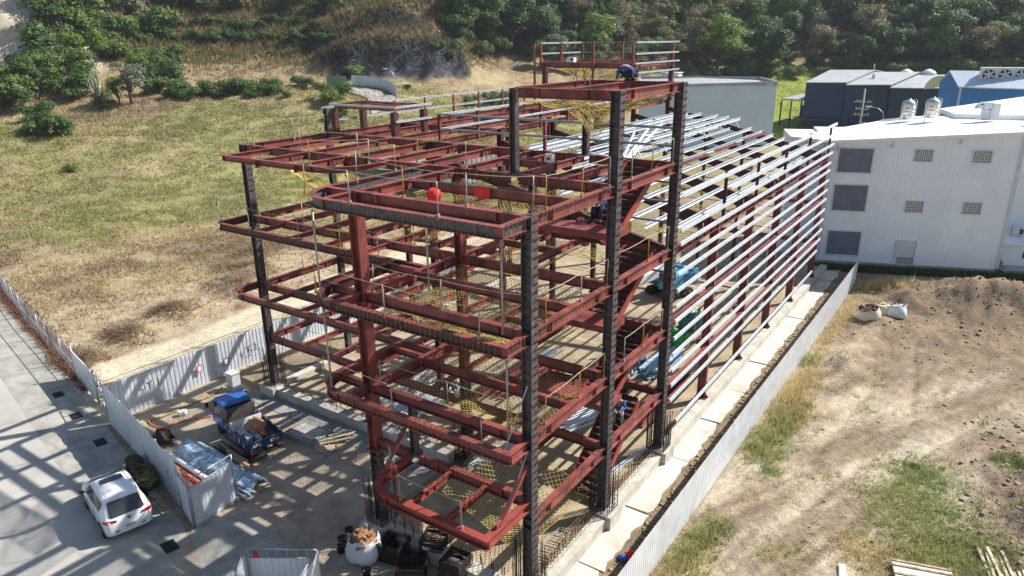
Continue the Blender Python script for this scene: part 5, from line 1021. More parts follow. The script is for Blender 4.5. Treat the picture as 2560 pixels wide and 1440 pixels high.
pile('long weathered timbers lying behind the gate leaf', 'timber_pile', 'timber', G(565, 1150)[:2], G(622, 1190)[:2], 7, 'wood', .07, .3, 2, box=True)
pile('shiny pipe ends beside two stones near the gate leaf', 'scaffold_pipes', 'pipes', G(575, 1222)[:2], G(625, 1258)[:2], 6, 'galv', .035, .16, 3)
pile('short splintered boards heaped beside the concrete lid', 'board_heap', 'boards', G(795, 1112)[:2], G(880, 1092)[:2], 16, 'pale_wood', .04, .35, 4, box=True)
pile('blue crate boards at the end of the tarpaulin', 'blue_crate', 'crate', G(605, 1235)[:2], G(622, 1240)[:2], 5, 'tarp_blue', .05, .2, 5, box=True)
pile('dark tangled scrap lying in the sun patch of the yard', 'scrap_heap', 'scrap', G(652, 1235)[:2], G(684, 1220)[:2], 14, 'rebar_rust', .015, .3, 6)
for i, (p, r) in enumerate((((583, 1250), .16), ((596, 1252), .13))):
    b = MB(); b.blob((0, 0, r * .8), (r, r * .85, r * .9), 10, 0, .12, i); o = b.build('round_stone', 'concrete'); o.location = G(*p); tag(o, ['larger round stone by the pipe ends', 'smaller round stone right of the larger one'][i], 'stone')
def hose_run(lab, px, m, z=-.42):
    P = [Vector(G(u, v, z)) for u, v in px]; C_ = catmull([tuple(p) for p in P], 6); b = MB(); b.tube(C_, .035, 7); return tag(b.build('hose', m), lab, 'hose')
hose_run('orange hose looping across the yard from the hoarding to the truck cab', [(372, 1048), (378, 1060), (410, 1068), (455, 1052), (500, 1045), (530, 1040)], 'orange'); hose_run('yellow-brown hose running from the white cabinet towards the hoarding', [(560, 962), (535, 985), (490, 1005), (450, 1022), (405, 1042), (372, 1050), (380, 1062)], 'post_yellow'); hose_run('orange-brown hose behind the truck cab', [(562, 962), (585, 975), (612, 985), (625, 995)], 'post_yellow', -.3)
for i, (u, v) in enumerate(((453, 1040), (462, 1038))):
    b = MB(); b.lathe([(.13, 0), (.15, .3), (.13, .3), (.1, .1)], (0, 0, 0), 12); o = b.build('pail', 'white_plastic'); o.location = G(u, v); tag(o, ['left of two white pails in the yard', 'right of two white pails in the yard'][i], 'pail', 'pair of white pails')
b = MB(); b.box((0, 0, .5), (.55, .5, 1.0)); b.box((0, 0, 1.01), (.62, .56, .05)); b.box((.0, -.256, .5), (.45, .01, .85), mi=1); o = b.build('utility_cabinet', ['trim', 'hoard']); o.location = (-22.3, 4.3, -.5); tag(o, 'pale grey utility cabinet standing by the white hoarding', 'cabinet')
b = MB(); b.box((0, 0, .14), (2.0, 1.35, .28)); b.box((0, 0, .29), (1.5, .95, .02), mi=1); o = b.build('concrete_lid', ['wet_concrete', 'concrete']); c_ = G(770, 1080, -.25); o.location = (c_[0], c_[1], -.5); o.rotation_euler = (0, 0, .06); tag(o, 'low concrete chamber lid behind the truck tailgate', 'slab')  # only a raised concrete lid, a plain slab lying in the yard
b = MB(); b.blob((0, 0, .03), (.55, .4, .13), 10, 0, .5, 4); [b.blob((random.Random(q).uniform(-.6, .6), random.Random(q + 9).uniform(-.45, .45), .05), (.1, .08, .07), 6, 0, .3, q) for q in range(24)]; o = b.build('rubble_mound', 'yard'); o.location = G(812, 1122); tag(o, 'small heap of soil and rubble near the board heap', 'rubble')
b = MB(); b.blob((0, 0, .3), (.5, .4, .35), 12, 0, .4, 4)
for k in range(40): rr = random.Random(k); a = rr.uniform(0, 6.28); b.tube([(0, 0, .3), (.5 * math.cos(a), .4 * math.sin(a), rr.uniform(.1, .6)), (.75 * math.cos(a + .5), .6 * math.sin(a + .5), .02)], .01, 4)
o = b.build('brush_heap', 'rebar'); o.location = G(408, 1108); tag(o, 'dark heap of brush and wire inside the hoarding', 'brush heap')
# small things up on the beams
b = MB(); b.blob((0, 0, 0), (.26, .26, .25), 20, 0, .0, 1); [b.tube([(.261 * math.cos(k * .4 + q * .2) * math.sin(q * .4), .261 * math.sin(k * .4 + q * .2) * math.sin(q * .4), .251 * math.cos(q * .4)) for q in range(1, 7)], .006, 4) for k in range(16)]
o = b.build('warning_ball', 'red'); o.location = G(1085, 488, 12.75); tag(o, 'bright red round float hanging in the net of the top balcony', 'float'); 
b = MB(); b.box((0, 0, -.17), (.62, .22, .35)); b.box((0, 0, .006), (.62, .22, .012)); o = b.build('red_wrap', 'red'); o.location = G(1210, 468, RF); tag(o, 'bright red wrap round the beam behind the top balcony edge', 'beam wrap')
b = MB(); b.box((0, 0, .16), (.32, .24, .3)); b.box((0, 0, .32), (.34, .26, .02)); b.box((0, -.125, .16), (.16, .01, .12), mi=1); o = b.build('small_carton', ['white_plastic', 'red_ink']); o.location = (-4.3, 8.15, RF); tag(o, 'small white carton standing on a roof-level beam', 'carton')
b = MB(); b.box((0, 0, .17), (.6, .4, .34)); b.lathe([(.11, -.21), (.11, -.2)], (.12, 0, .2), 12, 1, 'y'); b.tube([(-.25, 0, .34), (-.2, 0, .44), (.2, 0, .44), (.25, 0, .34)], .015, 5, 1); o = b.build('welding_machine', ['trim', 'dark_glass']); o.location = (-17.4, 32.7, 16.0); tag(o, 'pale welding machine on the deck of the far roof tower', 'welding machine')
b = MB(); rr = random.Random(8)
for k in range(5):
    b.tube([(-2.6 + .06 * k, 7.6 + .05 * k, RF + .03)] + [(-2.6 + .06 * k + .12 * math.sin(q + k), 7.6 + .1 * math.cos(q * 1.3 + k), RF - .2 * q) for q in range(1, 5)], .014, 5)
tag(b.build('cable_coil', 'black_plastic'), 'black cables hanging over a beam beside the top stair opening', 'cable')
b = MB()
for k in range(3): b.tube([(-17.0 + .7 * k, 32.5, 15.6)] + [(-17.0 + .7 * k + .22 * math.sin(q * 1.2), 32.5, 15.6 - 1.5 * math.sin(q * .52)) for q in range(1, 6)] + [(-16.7 + .7 * k, 32.5, 15.6)], .025, 5)
tag(b.build('cable_coil', 'black_plastic'), 'loops of cable hanging under the far roof tower', 'cable')
# things on the right-hand lot and along its fence
b = MB()
for i in range(12): b.box((-.75 + i * .14, random.Random(i).uniform(-.25, .35), .08 + .05 * (i % 3)), (.1, random.Random(i + 5).uniform(1.4, 2.2), .06), random.Random(i).uniform(-.05, .05))
o = b.build('timber_stack', 'pale_wood'); o.location = (13.45, 10.35, h1(13.4, 10.3)); o.rotation_euler = (0, 0, .25); tag(o, 'pale timber lengths stacked at the bottom right corner', 'timber')
b = MB(); b.box((0, 0, .1), (1.9, 1.3, .12)); [b.box((0, y, .18), (1.9, .09, .05), mi=1) for y in (.6, .35, -.1)]; [b.box((x, 0, .03), (.1, 1.3, .08), mi=1) for x in (-.8, 0, .8)]; o = b.build('panel_stack', ['white_plastic', 'wood']); o.location = (10.95, 8.45, h1(11, 8.4)); o.rotation_euler = (0, 0, .28); tag(o, 'white panels on battens lying in the weeds at the bottom edge', 'panel stack')
b = MB(); b.box((0, 0, .05), (.22, .8, .1), .2); b.box((.02, 0, .11), (.2, .7, .02), .2); o = b.build('loose_block', 'white_plastic'); o.location = (8.5, 7.3, h1(8.5, 7.3)); tag(o, 'single white block lying on the bare lot at the bottom edge', 'block')
b = MB(); b.blob((0, 0, .12), (.35, .25, .16), 9, 0, .3, 2); b.blob((.2, .3, .12), (.3, .2, .14), 9, 1, .3, 3); b.blob((-.25, -.2, .1), (.28, .2, .12), 9, 2, .3, 4); b.box((.35, .75, .15), (.45, .3, .3), .3, 3); o = b.build('litter_pile', ['red', 'white_cloth', 'cloth_blue', 'teal']); o.location = (2.0, 3.9, -.5); tag(o, 'red, white and blue sacks with a green box in the trench by the fence', 'sacks')
b = MB(); b.add([(0, 0, 0), (.5, .1, 0), (.25, .5, 0), (0, 0, .3), (.5, .1, .28), (.25, .5, .3)], [(0, 2, 1), (3, 4, 5), (0, 1, 4, 3), (1, 2, 5, 4), (2, 0, 3, 5)]); o = b.build('concrete_wedge', 'concrete'); o.location = (2.1, 6.7, -.5); tag(o, 'broken concrete wedge leaning against the ribbed fence', 'concrete block')
# ================================================================ PEOPLE
def person(label, J, R_, loc, rz, top, legs, hat, hatm, scale=1.):
    """J: joints of one standing or sitting figure in metres, grown into one skin; clothes are fuller skins over the same joints"""
    g = thing('person', label, 'person', loc, rz); g.scale = (scale,) * 3
    def grow(name, edges, rad, m, parent, extra=0.):
        names = sorted({n for e in edges for n in e}, key=lambda n: (n != 'pelvis', n)); ix = {n: i for i, n in enumerate(names)}; me = bpy.data.meshes.new(name)
        me.from_pydata([J[n] for n in names], [(ix[a], ix[c]) for a, c in edges], []); me.materials.append(M[m]); o = bpy.data.objects.new(name, me); COL.objects.link(o); o.parent = parent
        sk = o.modifiers.new('skin', 'SKIN'); 
        for n, v in zip(names, me.skin_vertices[0].data): q = rad.get(n, .04) + extra; v.radius = (q, q); v.use_root = n == names[0]
        sb = o.modifiers.new('smooth', 'SUBSURF'); sb.levels = 1; sb.render_levels = 1; return o
    rad = dict(pelvis=.13, waist=.115, chest=.135, neck=.055, head0=.075, head=.088, shL=.06, shR=.06, elL=.042, elR=.042, wrL=.028, wrR=.028, paL=.035, paR=.035, hiL=.085, hiR=.085, knL=.058, knR=.058, anL=.04, anR=.04, toL=.035, toR=.035)
    for s in 'LR':
        w_, p_ = Vector(J['wr' + s]), Vector(J['pa' + s]); d = (p_ - w_).normalized() if (p_ - w_).length > 0 else Vector((0, 0, -1)); sd = d.cross(Vector((0, 0, 1))); sd = sd.normalized() if sd.length > .1 else Vector((1, 0, 0)); cu = d.cross(sd)
        for k in range(4): J['f%d%s' % (k, s)] = tuple(p_ + sd * (k - 1.5) * .022 + d * .045); J['g%d%s' % (k, s)] = tuple(p_ + sd * (k - 1.5) * .024 + d * (.085 - .008 * abs(k - 1.5)) + cu * .02); rad['f%d%s' % (k, s)] = .010; rad['g%d%s' % (k, s)] = .008
        J['th' + s] = tuple(w_ + sd * .05 + d * .05); J['ti' + s] = tuple(w_ + sd * .06 + d * .085); rad['th' + s] = .012; rad['ti' + s] = .009
    E = [('pelvis', 'waist'), ('waist', 'chest'), ('chest', 'neck'), ('neck', 'head0'), ('head0', 'head')]
    for s in 'LR': E += [('chest', 'sh' + s), ('sh' + s, 'el' + s), ('el' + s, 'wr' + s), ('wr' + s, 'pa' + s), ('pelvis', 'hi' + s), ('hi' + s, 'kn' + s), ('kn' + s, 'an' + s), ('an' + s, 'to' + s), ('wr' + s, 'th' + s), ('th' + s, 'ti' + s)] + [e for k in range(4) for e in (('pa' + s, 'f%d%s' % (k, s)), ('f%d%s' % (k, s), 'g%d%s' % (k, s)))]
    body = grow('body', E, rad, 'skin', g)
    grow('jacket', [('pelvis', 'waist'), ('waist', 'chest')] + [e for s in 'LR' for e in (('chest', 'sh' + s), ('sh' + s, 'el' + s), ('el' + s, 'wr' + s))], rad, top, g, .018)
    grow('trousers', [e for s in 'LR' for e in (('pelvis', 'hi' + s), ('hi' + s, 'kn' + s), ('kn' + s, 'an' + s))], rad, legs, g, .014)
    for s in 'LR': b = MB(); a, t = Vector(J['an' + s]), Vector(J['to' + s]); b.blob(a.lerp(t, .5) - Vector((0, 0, .02)), (.06, .06, .05), 8, 0, 0); b.tube([a - (t - a) * .2, a.lerp(t, .6), t + (t - a) * .1], [.05, .05, .035], 8); b.build('boot', 'black_plastic', g)
    h = Vector(J['head']); f = (Vector(J['nose']) - h).normalized(); up = (h - Vector(J['neck'])).normalized(); sd = f.cross(up).normalized()
    b = MB(); b.blob(h + f * .1 - up * .02, (.016, .016, .02), 6, 0, 0); [b.blob(h + f * .082 + sd * s * .033 + up * .015, (.012,) * 3, 6, 1, 0) for s in (1, -1)]; [b.blob(h + sd * s * .092, (.014, .02, .028), 6, 0, 0) for s in (1, -1)]; b.bar(h + f * .088 - up * .055 - sd * .025, h + f * .088 - up * .055 + sd * .025, .008, mi=2); b.build('face', ['skin', 'black_plastic', 'red_ink'], g)
    b = MB(); Rm = Matrix((sd, f, up)).transposed(); V = []
    for r_, z in ((.118, .01), (.122, .05), (.105, .095), (.06, .125), (.01, .135)):
        for k in range(12): a = k * math.pi / 6; V.append(h + Rm @ Vector((r_ * .9 * math.cos(a), r_ * 1.05 * math.sin(a), z)))
    if hat == 'hard_hat':
        for k in range(12): a = k * math.pi / 6; V.append(h + Rm @ Vector((.135 * math.cos(a), .15 * math.sin(a) + (.05 if math.sin(a) > .3 else 0), .005)))
    b.add(V, [(i * 12 + k, i * 12 + (k + 1) % 12, (i + 1) * 12 + (k + 1) % 12, (i + 1) * 12 + k) for i in range(4) for k in range(12)] + ([(60 + k, 60 + (k + 1) % 12, (k + 1) % 12, k) for k in range(12)] if hat == 'hard_hat' else []), 0, True); b.build(hat, hatm, g)
    return g
STAND = dict(pelvis=(0, 0, .95), waist=(0, .02, 1.1), chest=(0, .0, 1.35), neck=(0, .03, 1.5), head0=(0, .05, 1.58), head=(0, .06, 1.65), nose=(0, .16, 1.63), shL=(-.19, 0, 1.42), shR=(.19, 0, 1.42), elL=(-.25, .03, 1.13), elR=(.25, .03, 1.13), wrL=(-.24, .2, .95), wrR=(.24, .2, .95), paL=(-.23, .26, .9), paR=(.23, .26, .9), hiL=(-.09, 0, .9), hiR=(.09, 0, .9), knL=(-.11, .03, .5), knR=(.11, .03, .5), anL=(-.12, 0, .09), anR=(.12, 0, .09), toL=(-.13, .17, .04), toR=(.13, .17, .04))
BEND = dict(STAND, waist=(0, .1, 1.05), chest=(0, .32, 1.2), neck=(0, .46, 1.24), head0=(0, .53, 1.22), head=(0, .59, 1.2), nose=(0, .66, 1.12), shL=(-.18, .36, 1.2), shR=(.18, .36, 1.2), elL=(-.22, .42, .92), elR=(.22, .42, .92), wrL=(-.15, .52, .72), wrR=(.15, .52, .72), paL=(-.13, .55, .65), paR=(.13, .55, .65))
SIT = dict(pelvis=(0, 0, .1), waist=(0, .06, .25), chest=(0, .14, .5), neck=(0, .2, .64), head0=(0, .25, .71), head=(0, .28, .77), nose=(0, .37, .72), shL=(-.19, .16, .56), shR=(.19, .16, .56), elL=(-.25, .25, .3), elR=(.25, .25, .3), wrL=(-.12, .45, .26), wrR=(.12, .45, .26), paL=(-.08, .5, .24), paR=(.08, .5, .24), hiL=(-.1, .04, .08), hiR=(.1, .04, .08), knL=(-.15, .45, .12), knR=(.15, .45, .12), anL=(-.15, .46, -.3), anR=(.15, .46, -.3), toL=(-.16, .62, -.34), toR=(.16, .62, -.34))
CROUCH = dict(pelvis=(0, 0, .3), waist=(0, .12, .42), chest=(0, .34, .5), neck=(0, .5, .46), head0=(0, .57, .42), head=(0, .62, .38), nose=(0, .66, .28), shL=(-.19, .4, .5), shR=(.19, .4, .5), elL=(-.25, .5, .22), elR=(.25, .5, .22), wrL=(-.1, .68, .12), wrR=(.1, .68, .12), paL=(-.06, .73, .08), paR=(.06, .73, .08), hiL=(-.1, .02, .28), hiR=(.1, .02, .28), knL=(-.2, .4, .3), knR=(.2, .4, .3), anL=(-.15, .05, .07), anR=(.15, .05, .07), toL=(-.17, .23, .04), toR=(.17, .23, .04))
person('worker in a light and dark blue jacket crouching on top of the penthouse beams', dict(CROUCH), 0, (-1.85, 10.3, TT), math.radians(75), 'cloth_blue', 'cloth_navy', 'hard_hat', 'cloth_navy', 1.08)
person('worker in a blue shirt and grey trousers sitting on the lowest visible stair', dict(SIT), 0, (-1.1, 8.75, 2.45), math.radians(200), 'cloth_blue', 'cloth_grey', 'hair', 'black_plastic', 1.05)
person('worker in dark camouflage clothes bending over the shiny channel stack', dict(BEND), 0, (-10.9, 8.9, -.1), math.radians(-65), 'cloth_camo', 'cloth_camo', 'hard_hat', 'cloth_grey')
person('worker in blue on the top stair, half hidden behind the second column', dict(SIT), 0, (-1.55, 7.3, 11.55), math.radians(190), 'cloth_blue', 'cloth_navy', 'hard_hat', 'cloth_grey', 1.05)
# ================================================================ BUILDINGS
E1 = Vector((.938, .346, 0)).normalized(); E2 = Vector((-E1.y, E1.x, 0)); WO = Vector((-.25, 45.25, 0))
def wp(a, d, z): p = WO + E1 * a + E2 * d; return (p.x, p.y, z)
wb = thing('white_factory', 'tall white ribbed factory building with three grey shutters at the far right', 'factory', (0, 0, 0))
b = MB(); corr(b, wp(-.4, 0, 0)[:2], wp(12.9, 0, 0)[:2], 0, 9.85, .24, .016, z1b=10.75); b.build('front_wall', 'white_wall', wb)
b = MB(); ez = math.atan2(E1.y, E1.x)
def ob(b, a0, a1, d0, d1, z0, z1, mi=0): c = wp((a0 + a1) / 2, (d0 + d1) / 2, (z0 + z1) / 2); b.box(c, (a1 - a0, d1 - d0, z1 - z0), ez, mi)
ob(b, -.35, 12.85, .05, 11, -.5, 9.7); b.build('core', 'white_wall', wb)
b = MB(); ob(b, -.5, 12.95, -.12, .1, -.5, .05); ob(b, 12.95, 40, -.0, 3.6, -.5, .05); b.build('plinth', 'concrete', wb)
b = MB(); ob(b, -3.0, -.4, 3.5, 10.5, -.5, 9.5); b.build('set_back_wing', 'white_wall', wb)
b = MB(); ob(b, 12.9, 30, 3.4, 8, -.5, 10.6); b.build('right_wing', 'white_wall', wb)
for q in ((12.7, 12.96, -.07, .0, .05, 10.7), (-.5, -.3, -.07, .0, 0, 9.85), (12.86, 12.98, 0, 3.5, 0, 10.4)): b = MB(); ob(b, *q); b.build('corner_trim', 'trim', wb)
R1 = [(-4.6, -.4, 9.55), (-.6, -.45, 9.9), (13.3, -.45, 10.85), (40, -.45, 10.95), (40, 34, 13.6), (9.5, 16.5, 11.9)]
b = MB(); V = [wp(*p) for p in ((-3.2, 3.3, 9.71), (-.7, -.5, 9.9), (13.3, -.5, 10.86), (13.3, 3.1, 10.86), (30, 3.1, 12.0), (30, 7.5, 12.0), (15.3, 7.3, 10.99), (12.9, 9.5, 10.82), (11.8, 12.6, 10.75), (5.2, 11.1, 10.29))]
n = len(V); b.add(V + [(x, y, z - .22) for x, y, z in V], [(9, 0, 1, 2, 3, 6, 7, 8), (3, 4, 5, 6)] + [tuple(range(2 * n - 1, n - 1, -1))] + [(i, n + i, n + (i + 1) % n, (i + 1) % n) for i in range(n)]); b.build('roof', 'white_roof', wb)
b = MB(); V = [wp(*p) for p in ((11, 10, 11.1), (15.5, 6, 11.4), (30, 4, 12.4), (30, 30, 12.4), (21, 22.5, 11.77), (11.1, 15, 11.1))]; b.add(V + [(x, y, z - .4) for x, y, z in V], [tuple(range(6)), tuple(range(11, 5, -1))] + [(i, 6 + i, 6 + (i + 1) % 6, (i + 1) % 6) for i in range(6)]); b.build('upper_roof', 'white_roof', wb)
def wpart(nm, a0, a1, z0, z1, m, fm='trim', grid=None, dep=.08):
    f = MB(); t = .08
    ob(f, a0 - t, a1 + t, -dep - .02, .02, z1, z1 + t); ob(f, a0 - t, a1 + t, -dep - .05, .02, z0 - t, z0); ob(f, a0 - t, a0, -dep - .02, .02, z0, z1); ob(f, a1, a1 + t, -dep - .02, .02, z0, z1); fo = f.build(nm, fm, wb)
    p = MB(); ob(p, a0, a1, -.045, .01, z0, z1)
    if nm == 'shutter_window':
        k = int((z1 - z0) / .12)
        for i in range(k): ob(p, a0, a1, -.055, -.043, z0 + (z1 - z0) * i / k + .02, z0 + (z1 - z0) * (i + .6) / k + .02)
    p.build('shutter' if nm == 'shutter_window' else 'pane', m, fo)
    if grid:
        g = MB()
        for i in range(1, grid[0]): x = a0 + (a1 - a0) * i / grid[0]; ob(g, x - .02, x + .02, -dep, -.05, z0, z1)
        for i in range(1, grid[1]): z = z0 + (z1 - z0) * i / grid[1]; ob(g, a0, a1, -dep + .005, -.055, z - .02, z + .02)
        g.build('window_bars', 'white_plastic', fo)
for z0, z1 in ((7.4, 9.25), (4.3, 6.35), (.6, 2.55)): wpart('shutter_window', .15, 2.6, z0, z1, 'shutter')
for a0, z0 in ((5.62, 8.43), (9.65, 8.43), (5.58, 4.4), (9.65, 4.45), (5.58, -.2)): wpart('barred_window', a0, a0 + 1.18, z0 + .0, z0 + .82, 'dark_glass', grid=(8, 6))
wpart('wall_panel', 5.35, 6.75, .72, 1.95, 'hoard'); 
for a in (-.0, 3.95, 8.6): b = MB(); c = wp(a, -.12, 9.5 + .07 * a); b.tube([c, (c[0], c[1], c[2] - .3)], .05, 6); b.tube([(c[0], c[1], c[2] - .3), wp(a - .2, -.12, 9.2 + .07 * a)], .05, 6); b.build('drain_spout', 'trim', wb)
b = MB(); ob(b, 13.2, 18, 1.4, 3.4, .05, 1.9); 
V = [wp(*p) for p in ((12.98, 3.4, 2.6), (19, 3.4, 2.6), (19, .9, 1.95), (12.98, .9, 1.95))]; b.add(V + [(x, y, z - .07) for x, y, z in V], [(0, 3, 2, 1), (4, 5, 6, 7), (0, 1, 5, 4), (3, 7, 6, 2), (0, 4, 7, 3)]); ob(b, 15, 16.3, 1.33, 1.42, .7, 1.2, 1); b.build('lean_to', ['white_wall', 'dark_glass'], wb)
for i, a in enumerate((14.2, 15.4)):
    b = MB(); ob(b, a, a + .85, 2.1, 2.45, 2.35 + .25 * i, 3.0 + .3 * i); c = wp(a + .55, 2.09, 2.68 + .27 * i); b.lathe([(.24, -.01), (.24, .01)], c, 14, 1, 'y'); o = b.build('air_conditioner', ['trim', 'dark_glass']); tag(o, ['left air conditioner unit on the lean-to beside the white factory', 'right, higher air conditioner unit on the lean-to beside the white factory'][i], 'air conditioner', 'air conditioner units')
b = MB(); ob(b, -7, -6, 3.13, 3.2, 6.3, 7.2, 0); [ob(b, -7 + .16 * i, -6.96 + .16 * i, 3.1, 3.14, 6.3, 7.2, 1) for i in range(7)]; b.build('barred_window', ['dark_glass', 'white_plastic'], wb)
# roof kit
for i, (u, v, D) in enumerate(((2265, 306, 10.35), (2325, 303, 10.6))):
    p = G(u, v, D); b = MB(); b.lathe([(.0, .3), (.5, .32), (.55, .42), (.56, 1.55), (.5, 1.75), (.25, 1.92), (.12, 1.95), (.12, 2.02), (.0, 2.03)], (0, 0, 0), 20); [b.lathe([(.565, z), (.575, z + .03), (.565, z + .06)], (0, 0, 0), 20) for z in (.6, .95, 1.3)]
    tk = b.build('water_tank', 'steel_shiny'); tk.location = (p[0], p[1], p[2]); tag(tk, ['left of the two shiny steel water tanks on the white roof', 'right of the two shiny steel water tanks on the white roof'][i], 'water tank', 'steel water tanks')
    l = MB(); [l.tube([(.5 * math.cos(a), .5 * math.sin(a), -.2), (.52 * math.cos(a), .52 * math.sin(a), .4)], .03, 6) for a in (.4, 1.97, 3.54, 5.1)]; l.tube([(.62, 0, .2), (.62, 0, 1.9), (.3, 0, 2.0)], .025, 5); l.build('tank_stand', 'trim', tk)
    q = MB(); q.box((0, -.572, 1.25), (.3, .02, .12)); q.box((0, -.572, .95), (.36, .02, .05)); q.build('tank_sign', 'pipe_orange', tk)
p = G(2462, 300, 10.9); b = MB(); b.box((0, 0, .6), (.9, .8, 1.2)); b.box((.75, 0, 1.1), (.9, 1.0, 1.6)); N = 8
b.add([(-.3, s, 1.2 + .0) for s in (-.5, .5)] + [(-.3 - .9 * math.sin(k * .2), s, 2.0 - .9 * (1 - math.cos(k * .2))) for k in range(N) for s in (-.5, .5)], [(2 + 2 * k, 3 + 2 * k, 5 + 2 * k, 4 + 2 * k) for k in range(N - 1)] + [(0, 1, 3, 2)]); b.box((-.05, 0, 1.65), (1.0, 1.0, .7)); b.box((-.75, 0, 1.5), (.5, .9, .4))
o = b.build('roof_duct', 'trim'); o.location = p; o.scale = (.72,) * 3; o.rotation_euler = (0, 0, ez); tag(o, 'grey cowled ventilation duct standing on the white roof', 'vent duct')
b = MB(); b.tube([G(2203, 301, 10.4), G(2340, 290, 10.7)], .1, 8); tag(b.build('roof_pipe', 'white_plastic'), 'white pipe lying along the roof edge behind the tanks', 'pipe')
# grey hall
def hall(name, label, pts, z0, zt, wall, roof, ridge=1.2, rlen=None, overhang=.4, trim='trim', flip=False):
    """pts: near-left, near-right, far-right, far-left corners in plan; gable roof whose ridge runs from the near side to the far side (or across when flip)"""
    g = thing(name, label, 'hall'); P = [Vector((*p, 0)) for p in pts]; b = MB()
    b.add([(p.x, p.y, z0) for p in P] + [(p.x, p.y, zt) for p in P], [(0, 1, 5, 4), (1, 2, 6, 5), (2, 3, 7, 6), (3, 0, 4, 7)]); 
    if flip: m0, m1 = (P[0] + P[3]) / 2, (P[1] + P[2]) / 2
    else: m0, m1 = (P[0] + P[1]) / 2, (P[3] + P[2]) / 2
    if flip: b.add([(P[0].x, P[0].y, zt), (P[3].x, P[3].y, zt), (m0.x, m0.y, zt + ridge), (P[1].x, P[1].y, zt), (P[2].x, P[2].y, zt), (m1.x, m1.y, zt + ridge)], [(0, 2, 1), (3, 4, 5)])
    else: b.add([(P[0].x, P[0].y, zt), (P[1].x, P[1].y, zt), (m0.x, m0.y, zt + ridge), (P[3].x, P[3].y, zt), (P[2].x, P[2].y, zt), (m1.x, m1.y, zt + ridge)], [(0, 1, 2), (3, 5, 4)])
    b.build('wall', wall, g)
    c = sum(P, Vector()) / 4; Q = [c + (p - c) * (1 + overhang / (p - c).length) for p in P]; d = (m1 - m0).normalized() * overhang; m0 = m0 - d; m1 = m1 + d; r = MB(); zr = zt + ridge + .08; ze = zt + .06
    A, B = ((Q[0], Q[1]), (Q[3], Q[2])) if flip else ((Q[0], Q[3]), (Q[1], Q[2]))
    for (q0, q1) in (A, B):
        v = [(q0.x, q0.y, ze), (q1.x, q1.y, ze), (m1.x, m1.y, zr), (m0.x, m0.y, zr)]; r.add(v + [(x, y, z - .15) for x, y, z in v], [(0, 1, 2, 3), (7, 6, 5, 4), (0, 4, 5, 1), (1, 5, 6, 2), (3, 2, 6, 7), (0, 3, 7, 4)])
    r.build('roof', roof, g); return g
gh = [G(1600, 220, 9.9)[:2], G(1943, 210, 9.9)[:2], G(1900, 198, 9.9)[:2], G(1600, 196, 9.9)[:2]]
g = hall('grey_hall', 'plain pale grey flat-sided hall behind the steel frame', gh, -.5, 9.7, 'grey_wall', 'grey_roof', .35, overhang=.1); b = MB(); P = [(*p, 10.1) for p in gh]
for p, q in zip(P, P[1:] + P[:1]): b.bar(p, q, .25, .5)
b.build('parapet', 'grey_roof', g)
# navy halls, seen corner on
D0 = AT(2008, 292, 158); n0 = AT(2115, 295, 150); n1 = AT(2232, 300, 149); n2 = AT(2348, 305, 147)
def away(p, k=38, dx=.15): d = Vector((p[0] - CPOS[0], p[1] - CPOS[1], 0)).normalized(); d = (d + Vector((.25, .1, 0))).normalized(); return (p[0] + d.x * k, p[1] + d.y * k)
a0 = G(2016, 206, 9.5)[:2]; a1 = G(2117, 209, 9.3)[:2]; a2 = G(2228, 212, 9.1)[:2]; a3 = G(2352, 218, 8.8)[:2]
for i, (p, q, lab, zt) in enumerate(((a0, (a1[0] + .0, a1[1]), 'left, widest of three joined navy blue halls beyond the meadow', 9.5), ((a1[0] + .1, a1[1] - .5), a2, 'middle of three joined navy blue halls beyond the meadow', 9.1), ((a2[0] + .1, a2[1] - .5), a3, 'right, darkest of three joined navy blue halls beside the blue hall', 8.6))):
    g = hall('navy_hall', lab, [p, q, away(q), away(p)], -.5, zt, 'navy_wall', 'grey_roof', 1.5, flip=True)
    b = MB(); m = [(p[k] * (.62 if i != 1 else .45) + q[k] * (.38 if i != 1 else .55)) for k in (0, 1)]; a = math.atan2(q[1] - p[1], q[0] - p[0]); b.box((m[0], m[1] - .1, 1.0), (5.2, .3, 3.0), a, 1); b.box((m[0], m[1] - .5, 2.7), (6.0, 1.2, .4), a, 0); b.build('loading_door', ['navy_wall', 'black_plastic'], g); g['group'] = 'joined navy halls'
for i, u in enumerate((2265, 2320)):
    p = AT(u, 192, 172); b = MB(); b.lathe([(.9, -1.5), (.9, 0), (1.5, .5), (1.2, 1.0), (.3, 1.5), (0, 1.55)], (0, 0, 0), 14); o = b.build('roof_ventilator', 'white_plastic'); o.location = p; tag(o, ['left white turbine ventilator on the navy hall roof', 'right white turbine ventilator on the navy hall roof'][i], 'ventilator', 'white roof ventilators')
b = MB(); p = AT(2180, 205, 160); b.tube([p, (p[0], p[1], p[2] + 3.4)], .07, 6); b.box((p[0] + .2, p[1], p[2] + .8), (.6, .5, 1.4)); tag(b.build('aerial', 'white_plastic'), 'thin white aerial on the roof of the middle navy hall', 'aerial')
c0 = G(2350, 207, 11)[:2]; c1 = G(2403, 217, 11)[:2]; c2 = G(2640, 224, 11)[:2]; c3 = (c0[0] + c2[0] - c1[0], c0[1] + c2[1] - c1[1])
g = hall('blue_hall', 'bright blue hall with a pale gabled roof behind the white factory', [c0, c1, c2, c3], -.5, 10.95, 'blue_wall', 'pale_roof', 1.9, flip=False)
b = MB(); b.box((c1[0], c1[1], 5.2), (.3, .3, 11.4)); b.build('corner_trim', 'trim', g)
